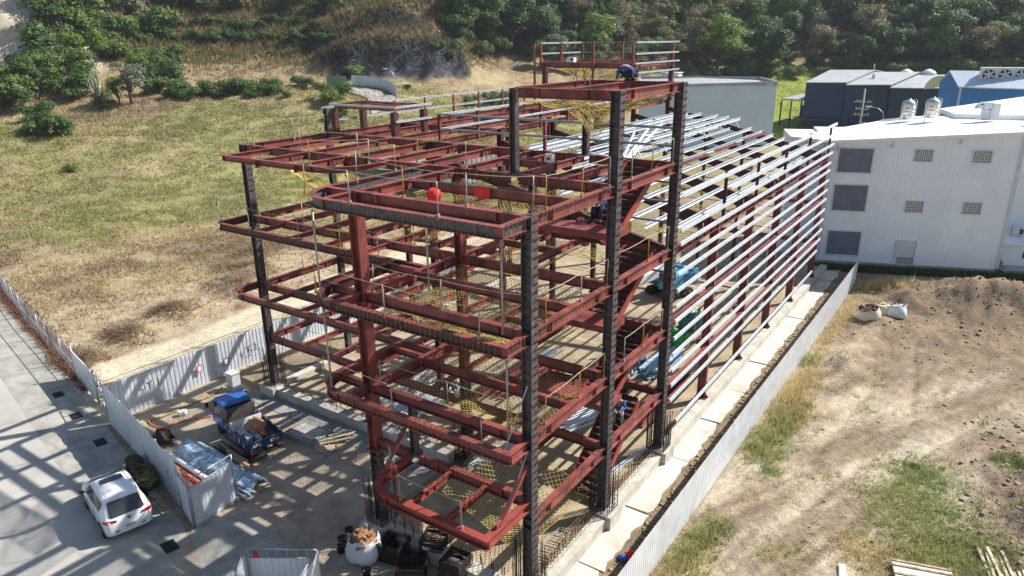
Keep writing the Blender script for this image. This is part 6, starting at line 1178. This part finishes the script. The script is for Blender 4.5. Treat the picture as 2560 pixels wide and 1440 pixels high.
p = G(2512, 188, 12.5); fb = thing('fan_bank', 'row of four large round roof fans on the blue hall', 'fan bank', (p[0], p[1], p[2]), math.radians(6)); b = MB(); b.box((1.5, .9, 0), (8.6, 1.4, 1.9)); b.build('housing', 'white_plastic', fb)
for i in range(5):
    b = MB(); b.lathe([(.82, 0), (.86, -.12), (.74, -.12), (.72, .05)], (-1.8 + 1.85 * i, .18, 0), 18, 0, 'y'); b.lathe([(.73, .0), (.73, .02)], (-1.8 + 1.85 * i, .12, 0), 16, 1, 'y'); [b.box((-1.8 + 1.85 * i, .06, 0), (1.3, .02, .2), 0, 0, a) for a in (.3, 1.35, 2.4)]; b.build('fan', ['white_plastic', 'dark_glass'], fb)
b = MB(); p = AT(2350, 208, 141); R_ = 2.2; V = []
for k in range(11): a = math.pi * k / 10; V += [(p[0] - R_ * math.cos(a), p[1], p[2] - 1 + R_ * math.sin(a)), (p[0] - R_ * math.cos(a) + 2, p[1] + 9, p[2] - 1 + R_ * math.sin(a))]
b.add(V, [(2 * k, 2 * k + 2, 2 * k + 3, 2 * k + 1) for k in range(10)]); o = b.build('arched_canopy', 'pale_roof'); o.modifiers.new('thickness', 'SOLIDIFY').thickness = .1; tag(o, 'small arched metal roof between the navy and blue halls', 'canopy roof')
# open shed between grey hall and navy halls, small hut, utility pole, lamps
p0 = AT(1950, 290, 160); p1 = AT(2000, 290, 158); g = thing('open_shed', 'low open shed with a pale roof between the grey and navy halls', 'shed'); b = MB(); b.add([(p0[0], p0[1], 5.8), (p1[0], p1[1], 5.8), (p1[0] + 3, p1[1] + 12, 6.4), (p0[0] + 3, p0[1] + 12, 6.4), (p0[0], p0[1], 5.5), (p1[0], p1[1], 5.5), (p1[0] + 3, p1[1] + 12, 6.1), (p0[0] + 3, p0[1] + 12, 6.1)], [(0, 1, 2, 3), (7, 6, 5, 4), (0, 4, 5, 1), (1, 5, 6, 2), (0, 3, 7, 4)]); b.build('roof', 'grey_roof', g)
for t in (0, .5, 1): b = MB(); b.box((p0[0] + (p1[0] - p0[0]) * t, p0[1] + (p1[1] - p0[1]) * t, 2.5), (.25, .25, 6)); b.build('post', 'black_plastic', g)
b = MB(); b.box(((p0[0] + p1[0]) / 2 + 3, p0[1] + 11, 1.5), (7, .3, 4.4)); b.build('back_wall', 'black_plastic', g)
def hut(u, v, D, w_, d, h, lab, m='white_plastic'):
    p = AT(u, v, D); z = h1(p[0], p[1]); b = MB(); b.box((0, 0, h / 2 - .4), (w_, d, h + .8)); b.box((0, 0, h + .1), (w_ + .4, d + .4, .2)); b.box((w_ * .2, -d / 2 - .01, h * .5), (.8, .05, .9), mi=1); b.box((-w_ * .25, -d / 2 - .01, h * .4), (.9, .05, h * .8), mi=1); o = b.build('hut', [m, 'shutter']); o.location = (p[0], p[1], z); tag(o, lab, 'hut')
hut(1683, 190, 180, 3.4, 2.6, 2.6, 'tiny white hut at the foot of the wooded hill behind the far roof tower')
cx, cy, _ = AT(2150, 310, 117); up = thing('utility_pole', 'concrete utility pole with cross arms and a transformer on the meadow edge', 'utility pole', (cx, cy, -.5)); b = MB(); b.tube([(0, 0, 0), (0, 0, 11.0)], [.2, .12], 8); b.build('pole', 'concrete', up)
b = MB(); [b.box((0, -.1, z), (w_, .1, .12)) for z, w_ in ((9.2, 2.4), (8.2, 1.8), (7.4, 2.0))]; [b.lathe([(.06, 0), (.08, .2)], (x, -.1, z), 6) for z in (9.25, 8.25, 7.45) for x in (-.8, .8, -.4)]; b.build('cross_arm', 'galv_dull', up); b = MB(); b.lathe([(.3, 0), (.33, .9), (.2, 1.0)], (.5, -.1, 5.3), 12); b.lathe([(.25, 0), (.28, .9), (.2, 1.0)], (-.2, -.45, 4.8), 12); b.build('transformer', 'galv_dull', up)
lp = MB(); lp.tube([(0, 0, 0), (0, 0, 6.8), (-.25, 0, 7.7), (-.9, 0, 8.25), (-1.9, 0, 8.45)], [.1, .07, .06, .05, .05], 8); l = lp.build('lamp_post', 'galv_dull'); 
lh = MB(); lh.box((-2.2, 0, 8.45), (.8, .3, .16)); hd = lh.build('lamp_head', 'white_plastic', l); cx, cy, _ = AT(2209, 300, 118); l.location = (cx, cy, -.5); tag(l, 'curved street lamp beside the utility pole by the navy halls', 'street lamp', 'street lamps')
q = AT(990, 262, 134); l2 = dup(l, (q[0], q[1], h1(q[0], q[1])), 0, 'curved street lamp by the bend of the far concrete road', 'street lamps')
# white fence and concrete road on the terrace, green wall, retaining wall
pts = [TR(u, v) for u, v in ((820, 213), (850, 214))]; rp = [TR(u, v)[0] for u, v in ((865, 226), (905, 224), (950, 232), (985, 244), (1000, 262))]; rq = [TR(u, v)[0] for u, v in ((862, 229), (895, 240), (920, 255), (925, 270), (930, 290))]
b = MB(); V = []
PA, PB = catmull([tuple(p) for p in rp], 6), catmull([tuple(p) for p in rq], 6)
for i, (p, q) in enumerate(zip(PA, PB)):
    for t in np.linspace(0, 1, 7): x, y = p[0] + (q[0] - p[0]) * t, p[1] + (q[1] - p[1]) * t; V.append((x, y, h1(x, y) + .22))
b.add(V, [(i * 7 + j, i * 7 + j + 1, (i + 1) * 7 + j + 1, (i + 1) * 7 + j) for i in range(len(PA) - 1) for j in range(6)]); o = b.build('far_road', 'asphalt_far'); o['kind'] = 'structure'
g = thing('sheet_fence', 'curving pale blue-white sheet fence along the far concrete road', 'sheet fence'); fp = [TR(u, v)[0] for u, v in ((880, 214), (905, 216), (945, 223), (972, 232), (992, 243))]
for p, q in zip(fp[:-1], fp[1:]): b = MB(); z0, z1 = h1(p[0], p[1]), h1(q[0], q[1]); corr(b, p[:2], q[:2], z0 - .6, z0 + 2.1, .5, .05, z0b=z1 - .6, z1b=z1 + 2.1); b.build('sheet_panel', 'hoard', g)
g = thing('sheet_fence', 'short faded green sheet wall left of the pale fence on the terrace', 'sheet fence'); p, q = TR(818, 214)[0], TR(868, 216)[0]; b = MB(); corr(b, p[:2], q[:2], h1(*p[:2]) - .6, h1(*p[:2]) + 2.0, .5, .05, z0b=h1(*q[:2]) - .6, z1b=h1(*q[:2]) + 2.0); mat('faded_green', (.24, .36, .28), .6, 0, .1, 1); b.build('sheet_panel', 'faded_green', g)
p, q = AT(1110, 285, 92)[:2], AT(1262, 262, 100)[:2]; b = MB(); corr(b, p, q, -1, 3.6, .9, .06); tag(b.build('retaining_wall', 'wet_concrete'), 'dark ribbed concrete wall behind the left wing', 'wall')
p = AT(980, 300, 90); b = MB(); b.box((0, 0, 1.3), (12, 7, 3.2)); b.add([(-6.3, -3.8, 2.9), (6.3, -3.8, 2.9), (6.3, 3.8, 2.9), (-6.3, 3.8, 2.9), (-6.3, 0, 4), (6.3, 0, 4)], [(0, 1, 5, 4), (2, 3, 4, 5), (0, 4, 3), (1, 2, 5)], 1); o = b.build('site_shed', ['teal', 'faded_green']); o.location = (p[0] - 2, p[1] + 4, -.5); o.rotation_euler = (0, 0, .3); tag(o, 'low dark green shed glimpsed behind the left wing', 'shed')
# ================================================================ TREES
def leafcloud(rg, clumps, n, size, flat=.5):
    """leaf-sized quads scattered through ellipsoid clumps, denser towards their outside"""
    cl = np.array(clumps, float); vol = cl[:, 3] * cl[:, 4]; k = rg.choice(len(cl), n, p=vol / vol.sum()); d = rg.normal(size=(n, 3)); d /= np.linalg.norm(d, axis=1)[:, None]; d[:, 2] = np.where(d[:, 2] < -.35, -d[:, 2], d[:, 2])
    r = (rg.random(n) ** .3)[:, None]; lump = 1 + .28 * np.sin(d[:, :1] * 5 + k[:, None]) * np.cos(d[:, 1:2] * 6 + k[:, None] * 2); c = cl[k, :3] + d * r * lump * cl[k, 3:6]
    nrm = d + rg.normal(size=(n, 3)) * .55 + np.array([0, 0, flat]); nrm /= np.linalg.norm(nrm, axis=1)[:, None]; a = np.cross(nrm, rg.normal(size=(n, 3))); a /= np.linalg.norm(a, axis=1)[:, None]; b_ = np.cross(nrm, a); s = (size * rg.uniform(.5, 1.3, n))[:, None]
    V = np.stack([c - a * s, c + b_ * s * .6, c + a * s, c - b_ * s * .6], 1).reshape(-1, 3); return V, np.arange(4 * n).reshape(-1, 4)
def tree_proto(kind, seed):
    rg = np.random.default_rng(seed); rr = random.Random(seed); root = bpy.data.objects.new(kind, None); cl = []; b = MB()
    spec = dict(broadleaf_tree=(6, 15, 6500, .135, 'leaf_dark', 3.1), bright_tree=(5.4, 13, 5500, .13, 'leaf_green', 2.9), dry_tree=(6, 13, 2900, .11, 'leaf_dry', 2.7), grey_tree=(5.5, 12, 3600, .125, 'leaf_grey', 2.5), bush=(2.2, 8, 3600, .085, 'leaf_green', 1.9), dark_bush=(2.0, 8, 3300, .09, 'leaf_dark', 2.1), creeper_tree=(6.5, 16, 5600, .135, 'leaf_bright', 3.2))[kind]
    Hh, nc, nl, sz, m, R_ = spec
    for i in range(nc):
        a = rr.uniform(0, 6.28); q = rr.uniform(.1, 1) ** .6 * R_ * .62; z = Hh * rr.uniform(.35 if Hh > 3 else .08, .86 if Hh > 3 else .62); q *= 1.15 - .5 * z / Hh; s = R_ * rr.uniform(.25, .46); cl.append((q * math.cos(a), q * math.sin(a), z, s, s * rr.uniform(.8, 1.1), s * rr.uniform(.6, .85)))
    b.tube([(0, 0, -.8), (rr.uniform(-.1, .1), 0, Hh * .2), (rr.uniform(-.2, .2), .1, Hh * .45), (0, 0, Hh * .62)], [Hh * .035, Hh * .028, Hh * .02, Hh * .01], 7)
    for c in cl: st = Hh * rr.uniform(.18, .42); b.tube([(0, 0, st), (c[0] * .5, c[1] * .5, (st + c[2]) / 2 + .2), (c[0], c[1], c[2])], [Hh * .014, Hh * .009, Hh * .004], 5)
    V, F = leafcloud(rg, cl, nl, sz); return root, b, V, F, m
PROT = {}
for kind, seeds in (('broadleaf_tree', (1, 2, 3)), ('bright_tree', (4, 5)), ('dry_tree', (6, 7)), ('grey_tree', (8,)), ('bush', (9, 10)), ('dark_bush', (11, 12)), ('creeper_tree', (13,))):
    for sdv in seeds:
        root, b, V, F, m = tree_proto(kind, sdv); me = rawmesh('crown', V, F, m, root); tk = b.build('trunk', 'bark', root); PROT.setdefault(kind, []).append((root, me, tk))
def ordn(i, n):
    w_ = ['first', 'second', 'third', 'fourth', 'fifth', 'sixth', 'seventh', 'eighth', 'ninth', 'tenth']; return '' if n == 1 else ((w_[i] if i < 10 else '%dth' % (i + 1)) + ' ')
PEND = []
def flush():
    by = {}
    for u, r, kw, where in PEND: by.setdefault((kw, where), []).append((u, r))
    for (kw, where), L in by.items():
        L.sort(key=lambda q: q[0])
        for i, (u, r) in enumerate(L): r['label'] = '%s%s %s%s' % (ordn(i, len(L)), kw, 'from the left, ' if len(L) > 1 else '', where)
used = set(); TG = 'trees and bushes on the hillside and field edge'
def put(kind, x, y, s, label, z=None, group=None, sq=1.):
    k = random.randrange(len(PROT[kind])); root, cr_, tk = PROT[kind][k]; z = h1(x, y) if z is None else z
    if (kind, k) not in used:
        used.add((kind, k)); COL.objects.link(root); r = root
        r.location = (x, y, z - .1); r.rotation_euler = (0, 0, random.uniform(0, 6.28)); r.scale = (s, s, s * sq)
    else: r = dup(root, (x, y, z - .1), random.uniform(0, 6.28), label, scale=(s * random.uniform(.9, 1.15), s, s * sq))
    tag(r, label, 'bush' if 'bush' in kind else 'tree', group or None); r['kind_name'] = kind; del r['kind_name']; return r
WORD = dict(broadleaf_tree='dark green leafy tree', bright_tree='fresh green rounded tree', dry_tree='half bare dry tree', grey_tree='grey-green pale-leaved tree', bush='green bush', dark_bush='dark green bush', creeper_tree='bright broad-leaved tree')
ROWN = ('at the foot of the wooded hill', 'low on the wooded hill', 'halfway up the wooded hill', 'high on the wooded hill', 'at the top edge of the wooded hill')
ri = random.Random(21); cntt = 0
ROWS_ = ['lowest row of the wooded hill', 'second row up the wooded hill', 'third row up the wooded hill', 'fourth row up the wooded hill', 'fifth row up the wooded hill', 'sixth row up the wooded hill', 'seventh row up the wooded hill', 'eighth row up the wooded hill', 'crest row of the wooded hill']
rows = [(-55, 4), (-22, 4), (5, 3), (32, 3), (60, 2), (90, 1), (120, 1), (150, 0), (178, 0)]
for ri_, (v0, band) in enumerate(rows):
    u = 1150 + 25 * (ri_ % 2)
    while u < 2640:
        v = v0 + ri.uniform(-9, 9); uu = u + ri.uniform(-16, 16); t = TR(uu, v, 120)
        u += ri.uniform(42, 66)
        if not t or (v0 > 140 and uu < 1330): continue
        (x, y, z), D = t; kinds = ['broadleaf_tree'] * 6 + ['bright_tree'] * 5 + ['dry_tree'] * 4 + ['grey_tree'] * 2 + ['creeper_tree']
        if uu < 1350 and v0 < 100: kinds = ['broadleaf_tree'] * 5 + ['bright_tree']
        if 1560 < uu < 1700: kinds = ['dry_tree'] * 3 + ['bright_tree'] * 2
        k = ri.choice(kinds); s = D * 100 / CF / (6.0 if 'bush' not in k else 4.5) * ri.uniform(.7, 1.25)
        if k == 'dry_tree' and ri.random() < .2: continue
        PEND.append((uu, put(k, x, y, s, WORD[k], z, TG), WORD[k], ROWS_[8 - ri_]))
ri2 = random.Random(77)
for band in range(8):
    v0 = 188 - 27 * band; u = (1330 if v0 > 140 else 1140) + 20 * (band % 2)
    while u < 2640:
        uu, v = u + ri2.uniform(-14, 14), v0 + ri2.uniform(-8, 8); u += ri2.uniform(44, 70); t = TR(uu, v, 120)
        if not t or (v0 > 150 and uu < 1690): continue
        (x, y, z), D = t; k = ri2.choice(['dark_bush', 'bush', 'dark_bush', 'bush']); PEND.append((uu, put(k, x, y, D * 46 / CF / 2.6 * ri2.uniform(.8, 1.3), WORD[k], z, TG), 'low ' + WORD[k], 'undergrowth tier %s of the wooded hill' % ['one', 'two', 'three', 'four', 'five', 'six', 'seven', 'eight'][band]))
# left slope, cliff tops and the field edge
LEFT = [(150, -10, 'broadleaf_tree', 80), (180, 10, 'broadleaf_tree', 85), (240, 0, 'bright_tree', 85), (140, 60, 'broadleaf_tree', 85), (165, 75, 'bright_tree', 95), (225, 85, 'broadleaf_tree', 95), (265, 60, 'broadleaf_tree', 85), (130, 110, 'broadleaf_tree', 85), (205, 120, 'bright_tree', 80), (250, 112, 'dark_bush', 55), (300, 30, 'bright_tree', 85), (330, 80, 'grey_tree', 80), (310, 92, 'bush', 50), (370, 20, 'broadleaf_tree', 85), (385, 85, 'dark_bush', 60), (420, 5, 'broadleaf_tree', 85), (470, 20, 'dark_bush', 55), (520, 10, 'dry_tree', 75), (560, 30, 'dark_bush', 55), (610, 0, 'dry_tree', 70), (660, 20, 'broadleaf_tree', 60), (700, 5, 'dry_tree', 60), (740, 30, 'dark_bush', 50), (790, 0, 'dry_tree', 60), (830, 30, 'dark_bush', 45), (70, 190, 'bush', 60),
        (140, 155, 'dark_bush', 60), (190, 160, 'creeper_tree', 60), (240, 158, 'creeper_tree', 62), (290, 150, 'bush', 55), (110, 185, 'dark_bush', 55), (160, 195, 'dark_bush', 50), (20, 230, 'bush', 80), (70, 235, 'broadleaf_tree', 70), (120, 225, 'bright_tree', 65), (170, 230, 'dark_bush', 55), (15, 275, 'bush', 80), (60, 280, 'broadleaf_tree', 60), (100, 292, 'dark_bush', 45), (340, 150, 'bush', 30), (375, 178, 'dark_bush', 45), (340, 185, 'creeper_tree', 45), (400, 180, 'bush', 45), (425, 165, 'dark_bush', 40), (395, 205, 'dark_bush', 45), (430, 145, 'dark_bush', 32), (355, 205, 'creeper_tree', 40), (215, 205, 'bright_tree', 50), (180, 255, 'bush', 40),
        (445, 240, 'dark_bush', 55), (475, 248, 'dark_bush', 45), (520, 235, 'bush', 40), (545, 240, 'dark_bush', 45), (590, 235, 'dark_bush', 45), (625, 232, 'bush', 38), (675, 228, 'dark_bush', 48), (650, 240, 'bush', 32), (770, 222, 'dark_bush', 38), (745, 215, 'bush', 30), (835, 245, 'dark_bush', 52), (820, 260, 'bush', 45), (860, 232, 'bush', 30), (880, 192, 'bush', 26), (400, 235, 'bush', 45), (1310, 138, 'bush', 26), (1150, 118, 'bush', 22), (1090, 120, 'dark_bush', 25), (1130, 150, 'bush', 22),
        (120, 342, 'dark_bush', 52), (160, 338, 'bush', 34), (90, 338, 'bush', 36), (180, 430, 'bush', 20), (100, 325, 'dark_bush', 30), (1265, 265, 'bush', 50), (1225, 262, 'dark_bush', 42), (1180, 268, 'dark_bush', 36), (1020, 225, 'bush', 22), (850, 300, 'bush', 40)]
LEFT += [(432 + 19 * q, 240 + 5 * math.sin(q * 1.3), 'dark_bush' if q % 3 else 'bush', 24 + 7 * math.sin(q * 2.1)) for q in range(16)] + [(335 + 24 * q, 102 + 4 * math.sin(q * 1.7), 'dark_bush', 19 + 6 * math.sin(q * 2.3)) for q in range(22)] + [(420 + 26 * q, 66 + 4 * math.sin(q), 'dark_bush', 18 + 6 * math.cos(q * 1.9)) for q in range(15)]  # last two rows: bushes added to stand in for shade on the terrace banks
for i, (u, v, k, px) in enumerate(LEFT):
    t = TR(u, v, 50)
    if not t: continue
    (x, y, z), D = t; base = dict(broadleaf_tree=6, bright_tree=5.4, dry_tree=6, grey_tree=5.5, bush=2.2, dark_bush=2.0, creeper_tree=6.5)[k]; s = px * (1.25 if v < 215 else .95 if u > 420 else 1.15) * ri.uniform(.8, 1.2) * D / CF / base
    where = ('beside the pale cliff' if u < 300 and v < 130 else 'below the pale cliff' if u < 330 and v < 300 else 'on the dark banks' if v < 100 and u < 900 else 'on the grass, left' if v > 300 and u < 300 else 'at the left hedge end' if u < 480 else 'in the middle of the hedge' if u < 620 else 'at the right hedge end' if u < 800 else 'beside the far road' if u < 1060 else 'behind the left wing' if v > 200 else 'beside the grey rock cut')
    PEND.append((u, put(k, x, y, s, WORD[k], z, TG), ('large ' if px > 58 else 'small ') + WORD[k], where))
flush()
# the vine-covered tree and the bare white snag on the field edge
(x, y, z), D = TR(330, 262, 60); r = put('grey_tree', x, y, 98 * D / CF / 5.5, 'rounded grey-green tree with drooping branches beside the white dead snag', z); r = put('creeper_tree', *TR(300, 262, 60)[0][:2], 60 * D / CF / 6.5, 'leafy tree hung with creepers just left of the rounded grey-green one', None)
(x, y, z), D = TR(248, 268, 60); b = MB(); rr = random.Random(4)
for a, l in ((-.6, 6), (.3, 7), (-.2, 6.5), (.8, 5), (-1, 4.5)): b.tube([(0, 0, 0), (a * 1.2, .2, l * .35), (a * 2.2, .3, l * .65), (a * 2.6 + .3, .2, l)], [.28, .2, .12, .03], 6); b.tube([(a * 2.2, .3, l * .65), (a * 3.0, .1, l * .8), (a * 3.3 + .4, .2, l * .95)], [.1, .06, .02], 5)
o = b.build('dead_tree', 'dead_wood'); o.location = (x, y, z); tag(o, 'bare white dead tree standing at the field edge', 'tree')
b = MB(); rg = np.random.default_rng(5); V, F = leafcloud(rg, [(0, 0, 1.2, 1.6, 1.2, 1.5), (2.6, .4, 1.6, 1.1, 1.0, 1.9), (1.2, 0, .5, 2.2, 1.2, .9)], 1800, .16); o = rawmesh('creeper', V, F, 'leaf_dark'); o.location = (x, y, z); tag(o, 'dark creepers smothering the foot of the white dead tree', 'creeper'); o['kind'] = 'stuff'
for i, (u, v, px, lab) in enumerate(((2465, 672, 22, 'small sprouting bush by the foot of the white factory wall'), (2500, 690, 12, 'low bush right of the sprouting one by the white factory'), (2215, 672, 9, 'tiny bush at the base of the white factory'), (1880, 1180 - 60, 16, 'yellow-green weed clump in the middle of the fence side'), (2290, 1160, 12, 'bright green weed clump on the bare lot'))):
    p = G(u, v); put('dark_bush' if i < 3 else 'bush', p[0], p[1], px * math.hypot(p[0] - CPOS[0], p[1] - CPOS[1]) / CF / 2.2 * (2.2 if i < 3 else 1.6), lab)
# ================================================================ GRASS AND UNDERGROWTH
def blades(name, label, X, Y, hgt, wid, col, n=5, spread=.25, seed=0, lean=.5):
    rg = np.random.default_rng(seed); k = len(X); X = np.repeat(X, n) + rg.normal(size=k * n) * spread * np.repeat(wid, n) * 6; Y = np.repeat(Y, n) + rg.normal(size=k * n) * spread * np.repeat(wid, n) * 6; Z = H(X, Y) - .02; h = np.repeat(hgt, n) * rg.uniform(.5, 1.25, k * n); w_ = np.repeat(wid, n); a = rg.uniform(0, 6.28, k * n); c, s = np.cos(a), np.sin(a); le = rg.normal(size=(k * n, 2)) * lean * h[:, None]
    V = np.stack([np.stack([X - c * w_, Y - s * w_, Z], 1), np.stack([X + c * w_, Y + s * w_, Z], 1), np.stack([X + le[:, 0], Y + le[:, 1], Z + h], 1)], 1).reshape(-1, 3); cc = np.repeat(col, n, 0) * rg.uniform(.65, 1.3, (k * n, 1)); o = rawmesh(name, V, np.arange(3 * k * n).reshape(-1, 3), 'blades', tint=np.repeat(cc, 3, 0)); tag(o, label, 'grass'); o['kind'] = 'stuff'
rg = np.random.default_rng(11); N = 70000; ang = np.radians(90 + CROT[2]) + np.radians(rg.uniform(-8, 44, N)); r = 34 + 125 * rg.random(N) ** 1.15; X = CPOS[0] + r * np.cos(ang); Y = CPOS[1] + r * np.sin(ang)
ok = (X < -33.2) & (Y + .2 * (X + 29) > .6) & ~((X > -41) & (Y < 34) & (rg.random(N) < .75)); X, Y, r = X[ok], Y[ok], r[ok]; col = tint(X, Y, H(X, Y)); q = fbm(X, Y, .5, 3); ok = rg.random(len(X)) < sst(.3, .6, q) * .9 + .1; X, Y, r, col = X[ok], Y[ok], r[ok], col[ok]
col = np.clip(col * C(1.3, 1.28, 1.2), 0, 1); blades('field_grass', 'long dry and green grass over the big field on the left', X, Y, .13 + .0018 * r + .1 * fbm(X, Y, .2, 2), .016 + .00055 * r, col, 4, .9, 3, .8)
PX, PY, PC, PH = [], [], [], []
def patch(px, py, rx, ry, n, col, h):
    n = int(n * .3); rx *= 1.25; ry *= 1.2; h *= .62; X = px + rg.normal(size=n) * rx * .5; Y = py + rg.normal(size=n) * ry * .5; k = X > 3.0; PX.append(X[k]); PY.append(Y[k]); PC.append(np.array([col] * int(k.sum())) * rg.uniform(.8, 1.2, (int(k.sum()), 1))); PH.append(np.full(int(k.sum()), h))
ylw, grn, olv, drk = (.58, .47, .25), (.27, .33, .12), (.38, .38, .15), (.10, .14, .05)
for a in ((3.7, 20.6, .7, 3.4, 900, ylw, .75), (3.9, 16.5, .8, 2.2, 900, olv, .75), (3.8, 13.6, .8, 1.2, 450, olv, .6), (4.1, 18.2, .8, 1.5, 400, (.30, .20, .10), .5), (3.6, 27.5, .5, 5, 700, ylw, .5), (3.7, 34.5, .6, 4, 600, ylw, .5), (4.6, 40.6, 1.6, .8, 700, ylw, .9), (3.2, 25.2, .5, .8, 200, grn, .6), (4.6, 12.4, .5, .4, 130, grn, .4), (3.5, 5.4, .9, 2.2, 900, olv, .6), (3.4, 3.4, .7, 1.2, 500, ylw, .6), (4.0, 7.2, .5, .8, 200, grn, .4),
          (10.1, 15.7, 1.3, 1.5, 1500, grn, .32), (9.5, 12.8, 1.5, 1.6, 1300, olv, .32), (11.2, 13.2, 1.2, 1.5, 900, grn, .26), (10.8, 10.8, 1.8, 1.6, 1400, olv, .4), (12.4, 11.0, 1.4, 1.6, 1300, grn, .3), (9.3, 8.9, 1.3, 1.0, 700, ylw, .4), (10.9, 9.3, 1.0, .8, 400, olv, .45), (6.4, 7.0, .7, .6, 160, olv, .25), (13.4, 18.4, .8, .8, 350, grn, .3), (13.6, 14.6, 1, 1.6, 300, drk, .3), (8, 17, 3, 6, 260, olv, .16), (7, 9, 2.6, 4, 260, olv, .16), (13, 9.6, 1.4, 1, 700, grn, .35)): patch(*a)
for q in range(150): patch(rg.uniform(3.4, 14.5), rg.uniform(4, 26), .35, .35, int(rg.uniform(10, 45)), (ylw, grn, olv, olv)[q % 4], rg.uniform(.12, .35))
X, Y, c_, h_ = np.concatenate(PX), np.concatenate(PY), np.concatenate(PC), np.concatenate(PH); blades('lot_weeds', 'yellow and green weeds along the ribbed fence and over the bare lot', X, Y, h_, .012 + .014 * h_, c_, 6, .9, 5, .45)
t = rg.random(4200); a_ = 2.0 + 20 * t; d_ = -rg.random(4200) * 1.0; X = WO.x + E1.x * (t * 26 - 1) + E2.x * (d_ - .2); Y = WO.y + E1.y * (t * 26 - 1) + E2.y * (d_ - .2); blades('wall_weeds', 'dark weeds growing along the foot of the white factory', X, Y, np.full(4200, .5), np.full(4200, .04), np.array([drk] * 4200) * rg.uniform(.6, 1.3, (4200, 1)), 3, .6, 6, .5)
n_ = 1500; X = -60 + 31 * rg.random(n_); Y = edge(X) + 1.9 + .8 * rg.random(n_); blades('verge_weeds', 'reddish weeds along the road side of the chain-link fence', X, Y, np.full(n_, .45), np.full(n_, .035), np.array([(.26, .13, .10)] * n_) * rg.uniform(.6, 1.3, (n_, 1)), 4, .7, 7, .6)
for mi_, (mx, my, r_) in enumerate(((-36.5, 9.3, 1.6), (-37.5, 15.5, 2.3), (-34.8, 5.0, 1.5), (-40.5, 18.5, 2.5), (-44, 22, 2.6), (-33.6, 1.6, 1.3))):
    n_ = 330; a = rg.uniform(0, 6.28, n_); q = rg.random(n_) * r_ * 1.5 * (.6 + .6 * vnoise(a * 1.3 + mi_, a * 0)); X = mx + q * np.cos(a); Y = my + q * np.sin(a) * .75; blades('hay_heap', ['browned grass heap in the middle of the scraped field edge', 'wide browned grass heap behind the left column', 'browned grass heap nearer the hoarding', 'long pale grass heap at the far end of the scraped edge', 'farthest pale grass heap in the field', 'low grass heap nearest the mesh gate'][mi_], X, Y, np.full(n_, .34), np.full(n_, .03), np.array([(.36, .27, .18)] * n_) * rg.uniform(.55, 1.4, (n_, 1)), 5, .8, 30 + mi_, 1.3)
# scrub on the hill and rock-cut slopes
rg = np.random.default_rng(12); N = 80000; ang = np.radians(90 + CROT[2]) + np.radians(rg.uniform(-42, 42, N)); r = 128 + 200 * rg.random(N); X = CPOS[0] + r * np.cos(ang); Y = CPOS[1] + r * np.sin(ang); Z = H(X, Y); ok = (Z > 1.5); X, Y, Z, r = X[ok], Y[ok], Z[ok], r[ok]; col = tint(X, Y, Z); lum = col.max(1); hi = sst(9, 17, Z); ok = (rg.random(len(X)) < .35 + .65 * hi) & ~((col[:, 2] > .13) & (rg.random(len(X)) < .93)); X, Y, Z, r, col, hi = X[ok], Y[ok], Z[ok], r[ok], col[ok], hi[ok]
g_ = (fbm(X, Y, .06, 3) > .5)[:, None] * 1.0; wq = np.where(ang > np.radians(90 + CROT[2] + 3), .3, .6)[:len(X)] if False else .42; col = col * (1 - wq * hi[:, None]) + wq * hi[:, None] * (g_ * np.array([.07, .10, .03]) + (1 - g_) * np.array([.20, .16, .09]))
blades('hill_scrub', 'dry and green scrub covering the hillside between the trees', X, Y, (.35 + .9 * hi) * (.5 + rg.random(len(X))), .09 + .13 * hi, col, 4, .8, 13, .6)
# ================================================================ AIR
hb = MB(); hb.box((-40, 150, 62), (760, 560, 128)); hz = hb.build('haze', 'white_plastic'); hz['kind'] = 'stuff'; hz['label'] = 'thin pale blue haze over the far hillside'; hz['category'] = 'haze'
hm = bpy.data.materials.new('haze'); hm.use_nodes = True; hn = hm.node_tree.nodes; hn.remove(hn['Principled BSDF']); pv = hn.new('ShaderNodeVolumePrincipled'); pv.inputs['Color'].default_value = (.80, .88, 1, 1); pv.inputs['Density'].default_value = .00016; pv.inputs['Anisotropy'].default_value = .2; hm.node_tree.links.new(pv.outputs[0], hn['Material Output'].inputs['Volume']); hz.data.materials[0] = hm
